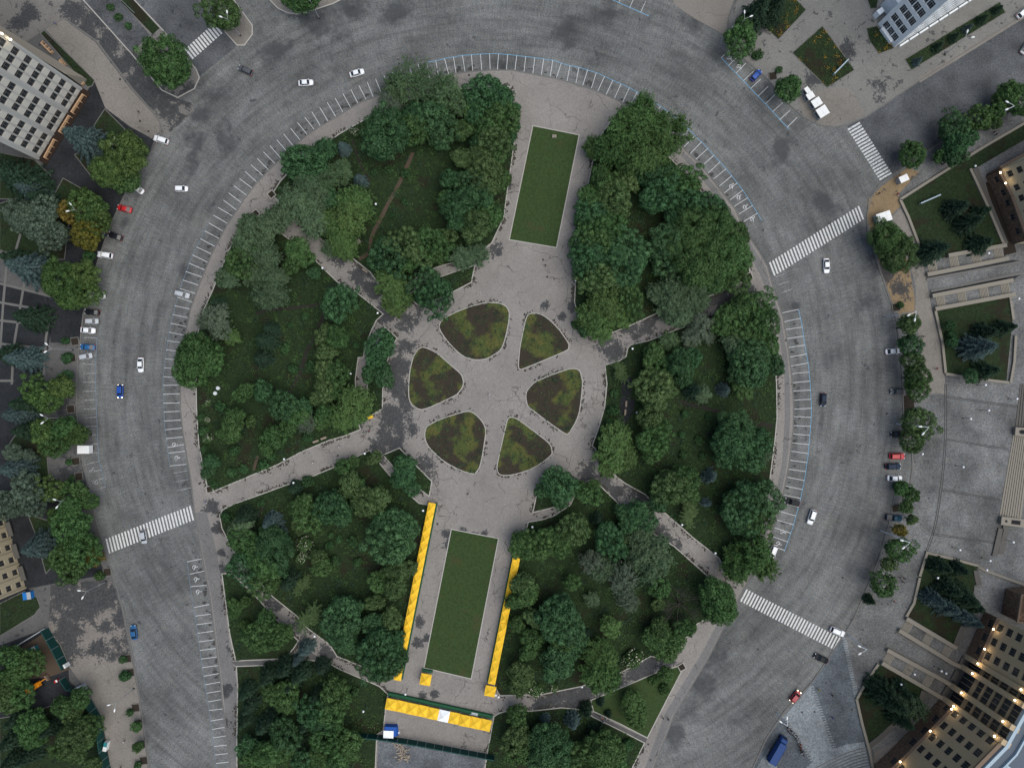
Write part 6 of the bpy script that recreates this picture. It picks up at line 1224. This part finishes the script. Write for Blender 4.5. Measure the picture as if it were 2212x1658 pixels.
TREES = {
(0, 0): 'm 1440 560 200;m 1940 130 120;s 720 1215 190;O 1100 1310 170;O 960 1480 150;m 1110 1570 100;k 150 1540 200;k 60 1470 150;s 270 1650 120;b 950 65 34;b 1028 145 34;b 1107 225 30;k 330 1560 90',
(1, 0): 'm 375 -30 140;w 1330 690 160;w 1500 740 130;w 1660 790 120;w 1770 890 100;w 1220 760 100;h 1160 860 100;d 1085 1180 165;d 1370 970 115;m 1390 1130 110;D 1540 1000 110;D 1590 1130 110;d 1600 1230 80;d 2000 790 120;d 2110 850 105;m 1900 930 95;m 2100 1000 105;d 1880 1010 90;m 1990 1080 100;m 1800 1130 100;o 2040 1230 105;o 1950 1350 110;o 1790 1380 100;m 2080 1340 95;d 1690 1550 90;d 1840 1580 100;o 2030 1480 110;m 2120 1560 90;o 1980 1610 100;f 850 1140 40;d 420 1370 125;d 590 1320 110;d 540 1430 100;d 370 1460 100;s 750 1270 75;w 740 1480 100;w 600 1540 100;g 440 1590 110;s 890 1550 75;b 1160 1470 40;b 1290 1490 40;b 1020 1480 30;d 2180 1180 75;d 1930 1240 80',
(1, 1): 'g 330 70 120;g 200 200 100;g 440 150 110;g 530 40 90;g 510 250 110;d 650 60 90;y 850 110 125;y 790 220 125;y 930 170 70;y 650 270 100;y 720 390 105;y 760 490 95;w 640 490 70;g 100 310 105;g 30 480 100;g 70 580 110;g 110 720 115;g 210 740 70;m 350 510 105;m 420 590 75;m 310 620 80;d 500 700 60;g 140 900 120;d 695 960 115;k 70 1280 120;k 40 1440 100;k 120 1180 85;o 600 1230 90;m 720 1270 105;o 610 1380 85;o 590 1540 90;m 690 1570 95;d 1080 1350 100;d 1040 1450 90;d 990 1570 80;d 1110 1580 90;y 1150 780 110;y 1210 890 105;y 1190 970 85;y 1300 930 55;d 1490 790 105;d 1560 890 115;d 1450 900 75;d 1620 840 70;d 1130 540 125;o 1320 460 110;m 1500 440 105;o 1420 560 95;m 1330 620 80;m 1560 540 85;o 1640 390 75;g 1890 550 90;g 1770 570 80;d 1800 60 130;d 1950 50 100;d 1700 150 100;d 1760 260 100;o 1900 260 115;m 2050 220 90;o 1870 360 95;m 2000 160 80;b 1280 80 32;b 1180 200 26;b 430 1075 36;b 290 1150 26;b 320 1530 44;b 480 1510 42;b 250 1360 44;m 1650 60 80;b 860 1320 30',
(0, 1): 'k 340 60 130;G 220 210 140;G 390 190 120;G 340 330 130;G 480 370 110;G 150 270 80;a 620 170 100;O 780 130 130;O 860 230 105;O 700 250 100;O 740 40 90;a 740 400 110;s 220 650 180;k 100 570 110;O 510 780 160;O 690 730 140;O 600 930 130;O 740 870 110;k 250 1080 150;s 190 1440 140;k 50 1400 110;b 575 1285 34;d 590 1430 50;d 575 1580 60;b 770 540 50;m 1680 1420 195;m 1640 1560 130;m 1800 1480 110;g 2150 290 85;g 2130 470 115;m 2080 620 105;g 2170 700 90;g 1970 740 85;k 1870 960 80;h 1850 1090 100;h 1900 1170 85;h 1770 1130 60;y 2000 1250 65',
(0, 2): 'O 350 70 120;O 520 40 120;O 450 120 105;s 130 260 140;k 200 170 110;k 210 400 110;O 400 420 135;m 560 390 125;O 690 450 105;O 420 540 90;m 520 500 100;G 110 600 85;G 240 610 70;s 110 730 140;G 240 920 120;G 290 1020 110;G 80 1040 120;G 170 1080 80;G 180 850 70;O 450 920 100;m 680 920 85;m 560 900 75;O 480 1130 100;m 620 1090 125;m 770 1020 80;m 650 1230 135;m 520 1220 90;s 300 1410 155;m 560 1500 115;m 710 1400 130;m 650 1580 110;a 810 1490 85;O 770 1380 70;b 595 675 30;b 620 820 30;b 1900 200 50;f 1800 160 30;f 1795 305 26;f 1800 470 44;m 1990 370 100;m 2020 280 85;m 1940 430 65;m 2010 470 55;m 2120 60 80;o 2170 310 50;b 2030 580 48;d 1820 670 75;d 1800 760 62;b 1770 560 36;b 2000 760 44;b 2110 740 40;b 1850 860 36;b 1760 410 45;b 1960 1150 56;k 2110 1150 100;g 2080 1250 85;m 2150 1370 105;d 2130 1560 105;d 2190 1470 75;b 1740 290 34',
(1, 2): 'd 60 60 95;d 110 110 55;o 590 50 90;o 550 130 75;m 690 60 75;y 830 170 125;y 760 290 100;y 880 260 85;d 280 210 100;d 420 200 75;m 350 290 100;m 600 260 90;m 290 370 75;h 450 340 80;m 560 330 65;m 140 460 95;m 90 560 65;m 200 480 75;b 450 450 56;b 130 620 40;b 60 700 46;o 1020 640 65;d 1280 680 85;d 1280 800 105;d 1340 900 80;d 1220 830 60;m 760 720 65;m 830 680 55;b 450 840 65;k 330 900 75;b 50 1020 36;o 820 840 85;m 880 870 65;o 800 920 65;d 640 1040 105;d 710 1100 100;o 960 1040 105;o 1060 980 95;o 920 1080 75;o 1050 1130 75;m 400 1040 95;m 430 1120 105;m 340 1080 56;o 390 1210 65;s 120 1200 105;s 190 1290 75;d 120 1420 155;m 60 1540 125;d 230 1350 80;f 420 1380 78;f 400 1490 48;o 530 1490 65;m 560 1590 85;b 650 1300 28;b 640 1385 38;b 720 1340 34;D 1120 1230 125;D 1270 1260 115;D 1180 1380 135;D 1080 1360 75;D 1290 1390 85;o 1230 1580 105;o 1330 1590 75;o 1150 1620 75;b 840 1370 48;b 680 1530 56;b 880 1540 40',
(2, 0): 'W 1050 1080 205;W 1280 1150 180;W 900 1270 170;W 1170 1320 205;W 1130 960 130;m 790 1550 105;m 900 1600 90;o 1000 1560 95;d 1200 1500 100;d 1290 1590 100;m 1450 1560 105;m 1540 1610 80;k 2130 90 145;m 2000 230 85;m 1970 360 105;b 2115 480 46;d 20 940 55;d 30 1100 50;W 740 1290 90',
(2, 1): 'm 700 40 105;o 900 110 110;d 740 170 110;d 640 190 95;m 850 250 95;d 620 260 75;m 720 340 105;m 870 360 100;d 600 430 85;m 740 440 105;d 700 560 120;D 1030 500 120;D 1080 620 115;D 930 560 110;D 980 700 115;d 640 630 105;o 760 740 110;o 900 770 100;m 680 740 85;m 700 850 75;m 1010 920 100;y 800 990 120;y 700 1080 110;y 760 1180 110;y 900 1030 100;d 630 1190 65;y 950 1090 75;d 1250 50 120;d 1360 60 100;d 1580 130 110;d 1720 150 110;d 1440 240 100;D 1400 420 140;m 1600 330 150;m 1780 300 140;m 1930 370 110;m 1500 520 140;m 1700 490 150;m 1880 500 140;D 1360 580 120;m 1620 650 150;m 1800 640 150;m 1950 620 100;m 1770 790 120;m 1900 760 100;g 1380 700 55;g 1500 770 90;g 1620 790 85;g 1390 870 110;g 1530 910 130;g 1360 970 100;g 1480 1030 110;g 1620 940 80;g 1250 880 75;g 1400 1080 80;h 1640 1150 95;h 1560 1250 80;h 1700 1240 60;m 2000 960 110;m 2110 1000 105;m 1850 1080 100;m 1990 1090 110;m 2140 1120 100;m 1800 1160 80;m 1960 1220 100;m 2100 1240 95;g 1900 1300 80;g 1930 1380 65;D 2000 1440 100;D 2110 1400 105;D 1950 1570 80;D 2090 1550 115;D 2170 1480 75;w 1350 1290 75;m 1220 1400 95;m 1300 1480 75;d 1460 1480 120;p 960 1550 85;o 1200 1590 85;o 1320 1620 75;d 1480 1590 85;b 560 1150 46;d 1560 1440 80',
(3, 1): 'm 20 1320 80;D 60 1500 85;m 1020 400 140;o 1090 560 140;m 1130 440 100;b 1145 978 30;o 1215 1160 115;d 1220 1310 108;o 1240 1460 100;m 1250 1600 105;k 1650 130 110;k 1850 170 80;k 1750 260 120;k 1450 500 140;k 1860 440 110;d 1565 1160 52;d 1590 1300 54;d 1575 1235 46;s 1840 1340 150;k 1900 1210 110;k 2050 1170 90;k 1900 1540 100;d 1750 1590 70',
(3, 2): 'm 1270 30 100;o 1290 320 130;o 1250 500 105;m 1160 910 85;m 1230 960 80;m 1120 890 46;o 1190 1060 76;o 1240 1170 66;a 1130 1260 75;m 1110 1420 112;o 1040 1560 76;k 1500 1580 95;k 1660 1600 80',
(2, 2): 'o 1240 40 120;o 1350 40 75;o 1230 160 95;o 1200 280 95;m 1280 340 75;m 1200 480 105;m 1260 570 75;m 1190 620 75;k 1580 60 100;g 1640 80 65;s 1840 50 75;m 2000 30 90;b 890 70 40;b 865 230 50;b 835 330 32;y 900 490 120;y 850 590 120;y 960 600 95;y 840 700 85;d 1960 420 140;d 1900 520 150;d 2080 470 110;d 2030 620 120;d 1850 620 95;g 2150 600 80;s 1720 800 72;s 1690 1030 46;b 1490 255 34;b 1700 270 34;b 1470 440 34;b 1610 480 42;b 1480 610 40;b 1640 620 34;o 1380 860 125;m 1480 800 100;m 1330 940 85;m 1540 950 75;d 1260 1010 90;p 1500 1100 105;d 2040 920 105;D 2150 1000 115;D 1930 1080 120;m 2130 1130 105;d 1960 1200 100;D 2080 1240 85;d 2180 890 75;W 2100 1450 125;W 1930 1480 95;W 2150 1560 105;W 1960 1600 105;d 380 880 120;d 270 910 66;d 420 990 75;m 650 960 95;y 700 890 60;m 590 890 60;o 560 1230 105;m 450 1320 105;m 320 1300 90;m 100 1340 100;m 60 1420 75;m 240 1390 100;m 410 1410 90;m 130 1440 80;d 960 1100 75;d 1080 1130 105;d 1150 1190 95;d 1000 1210 85;d 830 1320 105;d 900 1420 90;o 960 1340 65;g 1130 1340 105;g 1250 1400 85;g 1170 1460 110;g 1080 1510 100;g 1280 1520 95;g 1180 1600 110;h 680 1520 85;h 740 1580 75;g 800 1620 100;m 1330 1530 56;k 740 1170 66',
(2, 3): 'o 110 60 100;m 140 170 105;m 30 220 80;o 60 60 70;o 190 370 90;m 180 550 85;m 40 420 65;m 140 660 75;D 420 300 130;D 380 420 120;D 500 470 120;m 420 560 105;D 560 560 85;D 480 640 85;D 420 760 130;D 340 820 75;h 960 40 110;g 690 205 55;h 1010 210 80;m 520 60 65;y 850 440 75;m 1280 90 95;o 1270 240 56;m 1780 200 150;m 1760 310 95;m 1300 480 105;m 1260 560 105;m 1390 560 95;m 1340 650 95;m 1480 450 85;m 1540 440 56;W 780 700 130;W 720 850 120;W 840 850 105;w 760 930 80;k 640 520 56;f 1040 715 88;f 190 980 78;f 360 960 40;o 100 870 105;o 60 970 75;m 1330 840 62;m 1230 890 44;m 1310 970 48;y 1030 1100 90;y 1070 1210 85;s 525 1270 82;s 290 1250 52;k 645 1170 75;k 770 1100 44;k 835 1200 38;m 40 1200 85;o 60 1380 105;m 60 1520 95;d 300 1480 150;D 220 1560 110;d 400 1580 105;k 740 1400 100;m 800 1520 150;m 650 1560 110;m 900 1600 95;b 1000 1450 50',
(1, 3): 'm 60 10 110;p 440 330 120;k 270 60 110;p 410 90 80;m 90 380 85;m 60 500 105;m 170 510 100;m 250 480 75;D 760 320 120;D 810 430 105;D 680 430 105;D 720 530 105;D 790 600 95;D 850 280 75;m 1060 60 85;o 1200 110 105;o 1030 230 75;D 1000 400 85;o 1170 370 95;D 1040 460 75;o 1270 390 46;d 1060 610 130;d 1200 600 105;d 1040 720 115;d 1160 740 105;d 1250 690 75;o 1120 820 75;s 420 640 88;s 350 740 56;k 250 800 105;k 380 850 105;k 100 870 105;k 300 950 95;m 150 1020 95;m 260 1080 100;m 690 980 105;m 750 1050 85;d 640 1080 105;k 520 1030 80;d 500 1180 100;m 640 1180 95;d 560 1290 115;m 700 1250 65;m 600 1400 105;m 830 1430 95;m 800 1520 85;m 700 1580 105;m 560 1600 105;d 230 1360 105;k 60 1300 105;m 100 1500 120;m 230 1520 105;m 60 1630 95;k 350 1450 85;b 800 960 30;b 850 1000 40;d 400 1600 90;k 420 1300 90;k 150 1230 90;k 560 800 90',
(0, 3): 'O 600 20 56;m 860 0 40;m 90 720 115;m 250 730 105;m 120 860 120;m 230 830 70;o 60 1000 120;m 150 1010 110;o 100 1080 100;m 280 690 50;m 560 1120 115;m 690 1050 95;o 640 1170 85;m 300 1260 115;m 300 1400 105;o 640 1370 140;m 760 1290 105;m 540 1500 95;o 680 1520 95;m 760 1400 85;k 130 1250 105;k 250 1560 95;o 800 1620 85;k 100 1600 105;k 90 1430 110;b 1065 715 36;b 1080 865 46;b 1130 1175 32;m 1180 1300 54;m 1195 1470 58;b 1190 1640 36;m 2030 250 56;m 2110 230 56;m 2030 320 52;m 2110 420 48;b 2110 490 36;k 2120 1010 85;k 2150 1130 95;k 2110 1260 85;d 2150 1470 95;m 2180 1570 95;k 430 1330 90',
(3, 3): 'm 985 80 112;k 890 215 55;s 1440 200 105;s 1560 270 115;s 1690 340 100;s 1780 400 75;k 1700 190 150;k 1580 120 110;k 1800 270 90;k 1050 1060 170;k 950 990 95;k 1160 1000 100;g 1260 1150 100;k 1150 1230 115;k 1290 1090 60',
(3, 0): 'm 190 740 135;k 60 60 130;b 95 600 32;s 1297 525 40;k 1480 395 46;k 1620 315 46;s 1735 240 42;k 1860 160 44;k 1990 80 40;m 2080 830 120;m 2200 900 115;o 2010 880 85;m 1960 960 85;m 1810 1030 100;o 1880 1080 56;d 1580 1130 110;d 1590 1240 120;d 1680 1230 100;d 1740 1180 85;d 1600 1370 95;m 1270 1350 105;m 1240 1290 75;m 1490 1350 76;o 1960 1060 60'}
for (c, r), s_ in TREES.items():
    for q in s_.split(';'): t, u, v, rr = q.split(); plant(*T(c, r, float(u), float(v)), float(rr) / 4, t)
def bare_tree():
    p = W(*T(2, 3, 1450, 240), 5); o = empty('bare_tree', (p.x, p.y, .15)); me = trunk_mesh(4, 4.2, 6.2, 6.0, .3, 'twig', 15, 9); b = bpy.data.objects.new('trunk', me); COL.objects.link(b); b.parent = o; tag(o, 'leafless dark branched tree beside the bright tree at lower right crosswalk', 'tree')
bare_tree()
# tufts, weeds and low plants over the wooded lawns; flowers in the beds
def inside(P, poly):
    x, y = P[:, 0], P[:, 1]; q = np.zeros(len(P), bool); n = len(poly)
    for i in range(n):
        (x1, y1), (x2, y2) = poly[i], poly[(i + 1) % n]; c = ((y1 > y) != (y2 > y)) & (x < (x2 - x1) * (y - y1) / (y2 - y1 + 1e-12) + x1); q ^= c
    return q
def cover(name, keys, dens, mat, sz, seed, clump=.5, z=.2):
    rng = np.random.default_rng(seed); Cs = []
    for k in keys:
        poly = LAWN[k]; a = np.array(poly); lo, hi = np.maximum(a.min(0), (-30, -30)), np.minimum(a.max(0), (2240, 1690)); n = int((hi[0] - lo[0]) * (hi[1] - lo[1]) * S * S * dens)
        if n < 1: continue
        if clump: nc = max(3, n // 14); c0 = rng.uniform(lo, hi, (nc, 2)); P = c0[rng.integers(0, nc, n)] + rng.normal(size=(n, 2)) * rng.uniform(2, 9, (n, 1)) * clump
        else: P = rng.uniform(lo, hi, (n, 2))
        P = P[inside(P, poly)]; Cs.append(np.stack([(P[:, 0] - 1106) * S, (829 - P[:, 1]) * S, rng.uniform(z, z + .25, len(P))], 1))
    C = np.concatenate(Cs); me = leaves_mesh(name, C, rng.normal(size=C.shape) * .45 + np.array([0, 0, .9]), sz, rng, .6, mat); o = bpy.data.objects.new(name, me); COL.objects.link(o); tag(o, kind='stuff')
WOOD = [k for k in LAWN if k in ('NW', 'NWb', 'W', 'Wb', 'SW', 'SWb', 'WS', 'SSW', 'SE', 'SEb', 'SSE', 'E', 'NE')]
cover('ground_cover', WOOD, 2.2, 'leaf_W', .42, 3, .8); cover('ground_cover', WOOD, .8, 'leaf_k', .5, 4, .7); cover('ground_cover', [k for k in LAWN if k[0] in 'gen' and k[1:].isdigit()], 1.6, 'leaf_k', .36, 8, .8)
cover('bed_plants', [k for k in LAWN if k.startswith('isl')], 3.0, 'leaf_k', .32, 5, .55); cover('bed_plants', [k for k in LAWN if k.startswith('isl')], 2.0, 'leaf_o', .26, 6, .7)
cover('bed_flowers', [k for k in LAWN if k[0] == 'n' and k[1:].isdigit()][:3], 2.2, 'petal_orange', .22, 7, .5)
cover('bed_flowers', [k for k in LAWN if k[0] == 'n' and k[1:].isdigit()], 3.0, 'leaf_W', .3, 9, .8)

# leaf litter and dirt that gathers along the kerbs, and oil marks in the bays
def litter():
    rng = np.random.default_rng(12); Cs = []
    for k in [k for k in LAWN if k in WOOD or k.startswith('isl')]:
        p = np.array(LAWN[k] + [LAWN[k][0]]); dens = 1.0 if k in WOOD else .6; ph = rng.uniform(0, 50)
        ar = sum(p[i][0] * p[i + 1][1] - p[i + 1][0] * p[i][1] for i in range(len(p) - 1)); acc = 0
        for a, q in zip(p, p[1:]):
            L = np.linalg.norm(q - a)
            if L < 1 or max(a[1], q[1]) > 1680: continue
            n = rng.poisson(L * 1.2 * dens); t = rng.random(n); s = acc + t * L; m = np.sin(s * .045 + ph) + np.sin(s * .13 + 2 * ph) * .7 + np.sin(s * .31 + ph * 3) * .5; t = t[m > rng.normal(.35, .4, n)]; nr = np.array([(q - a)[1], -(q - a)[0]]) / L * (1 if ar > 0 else -1)
            off = 1.5 + np.abs(rng.normal(0, 3.2, (len(t), 1))); P = a + (q - a) * t[:, None] + nr * off; acc += L; Cs.append(P)
    P = np.concatenate(Cs); C = np.stack([(P[:, 0] - 1106) * S, (829 - P[:, 1]) * S, rng.uniform(.135, .15, len(P))], 1)
    o = bpy.data.objects.new('leaf_litter', leaves_mesh('leaf_litter', C, rng.normal(size=C.shape) * .03 + np.array([0, 0, 1]), .55, rng, .75, 'litter', .01)); COL.objects.link(o); tag(o, kind='stuff')
    rg = random.Random(8); m = MB()
    lines = ([(940, 165), (1015, 152), (1106, 149), (1206, 168), (1281, 192), (1375, 237), (1478, 319), (1563, 417), (1608, 500)], [(1708, 700), (1714, 830), (1717, 930), (1706, 1010), (1690, 1090)], [(553, 393), (608, 338), (678, 278), (778, 218), (905, 170)], [(386, 880), (396, 720), (426, 617), (453, 550), (524, 430)], [(433, 1200), (451, 1293), (463, 1393), (474, 1480)])
    for l in lines:
        for (p, d) in along(l, 6.0):
            if rg.random() > .5: continue
            s = -1 if l[0][0] > 1600 else 1; r0 = rg.uniform(.25, .9); o_ = rg.uniform(-3, 12); nx, ny = d.y, -d.x
            if (p.x - 1050) * nx + (p.y - 830) * ny < 0: nx, ny = -nx, -ny
            c = W(p.x + nx * o_, p.y + ny * o_); n = 11; a0 = rg.uniform(0, 6); e_ = rg.uniform(.5, 1)
            z = rg.uniform(.003, .0045)
            m.prism([(c.x + r0 * math.cos(a0 + t * 6.283 / n) * rg.uniform(.45, 1.15), c.y + e_ * r0 * math.sin(a0 + t * 6.283 / n) * rg.uniform(.45, 1.15)) for t in range(n)], .001, z)
    tag(m.build('oil_marks', 'dark_joint'), kind='stuff')
litter()

# ------------------------------------------------------------------ labels from what each thing stands beside
LM += [('the upper lawn', 1175, 400), ('the lower lawn', 997, 1300), ('the top left crosswalk', 440, 90), ('the left crosswalk', 325, 1143), ('the upper right crosswalk', 1880, 325), ('the right middle crosswalk', 1765, 520), ('the lower right crosswalk', 1710, 1340), ('the upper left flower bed', 1028, 715), ('the upper right flower bed', 1172, 738), ('the left flower bed', 938, 818), ('the right flower bed', 1205, 865), ('the lower left flower bed', 985, 950), ('the lower right flower bed', 1130, 965),
  ("the left tent row's top end", 935, 1085), ("the left tent row's bottom end", 862, 1455), ("the right tent row's top end", 1118, 1190), ("the right tent row's bottom end", 1060, 1490), ('the bottom tent row', 945, 1535), ('the gravel yard', 930, 1640), ("the upper left path's outer end", 570, 440), ("the upper left path's inner end", 830, 660), ("the lower left path's outer end", 455, 1080), ("the lower left path's inner end", 780, 955), ("the right upper path's inner end", 1320, 720), ("the right upper path's outer end", 1640, 610), ("the lower right path's inner end", 1290, 1030), ("the lower right path's outer end", 1570, 1265),
  ('the upper park trail', 835, 440), ('the left park trail', 665, 755), ('the dark strip walk', 1350, 880), ('the curved lower left walk', 620, 1330), ('the curved lower right walk', 1330, 1465), ('the white box trailer', 191, 969), ('the cream minibus', 213, 638), ('the orange tinged trees', 185, 490), ('the grey tower block', 100, 250), ('the white high rise', 1960, 40), ('the diamond flower bed', 1778, 125), ('the upper right kiosks', 1755, 225), ('the upper ramp', 2100, 600), ('the lower ramp', 1985, 1410), ('the wide stairway', 2170, 1020), ('the red parked car', 1935, 984), ('the teal pickup', 1929, 1117), ('the blue lorry', 1685, 1622), ('the cream apartment block', 30, 1200), ('the stained yard', 200, 1340), ('the orange digger', 85, 1475), ('the lower left green fence', 225, 1580), ('the lower left corner lawn', 560, 1370), ('the lower right triangular lawn', 1380, 1525), ('the dark garden panels', 50, 700), ('the lone silver estate', 395, 636), ('the lower left disabled bays', 425, 1260), ('the top of the parking arc', 1050, 125), ('the blue parked car', 1632, 165), ('the left disabled bays', 378, 975), ('the upper garden at right', 2050, 450), ('the middle garden at right', 2105, 730), ('the lower garden at right', 2040, 1290), ('the lowest garden at right', 1920, 1520), ('the blue and white stall', 845, 1575), ('the bare leafless tree', 1470, 1305), ('the black parked off roader', 1709, 1083), ('the upper right disabled bays', 1610, 430), ('the lower right disabled bays', 1690, 1160), ('the left park centre', 580, 850), ('the lower left wooded corner', 560, 1580), ('the right park centre', 1530, 960), ('the big upper right grove', 1520, 540), ('the lower right wooded corner', 1250, 1620), ('the lower right park centre', 1330, 1300), ('the lower left park centre', 720, 1200), ('the topmost wispy trees', 890, 190)]
def dirword(dx, dy):
    if math.hypot(dx, dy) < 26: return 'at'
    s = int(((math.degrees(math.atan2(-dy, dx)) + 360 + 22.5) % 360) // 45); return ['right of', 'above right of', 'above', 'above left of', 'left of', 'below left of', 'below', 'below right of'][s]
def label_all():
    # give each look to the nearest landmark; ties of one kind in one direction are told apart by which is nearest
    bins = {}
    for i, (o, look, x, y) in enumerate(PEND):
        c = sorted(((x - a) ** 2 + (y - b) ** 2, p, a, b) for p, a, b in LM)[:3]; best = None
        for d2, p, a, b in c:
            k = (look, p, dirword(x - a, y - b)); n = len(bins.get(k, []))
            if best is None or n < best[0]: best = (n, k, d2)
            if n == 0: break
        bins.setdefault(best[1], []).append((best[2], i))
    NTH = ['', 'second ', 'third ', 'fourth ', 'fifth ', 'sixth ', 'seventh ', 'eighth ', 'ninth ', 'tenth ']
    for (look, p, w), l in bins.items():
        l.sort()
        for n, (d2, i) in enumerate(l):
            PEND[i][0]['label'] = '%s %s %s' % (look, w, p) if len(l) == 1 else '%sclosest %s %s %s' % (NTH[n] if n < 10 else '', look, w, p)
label_all()
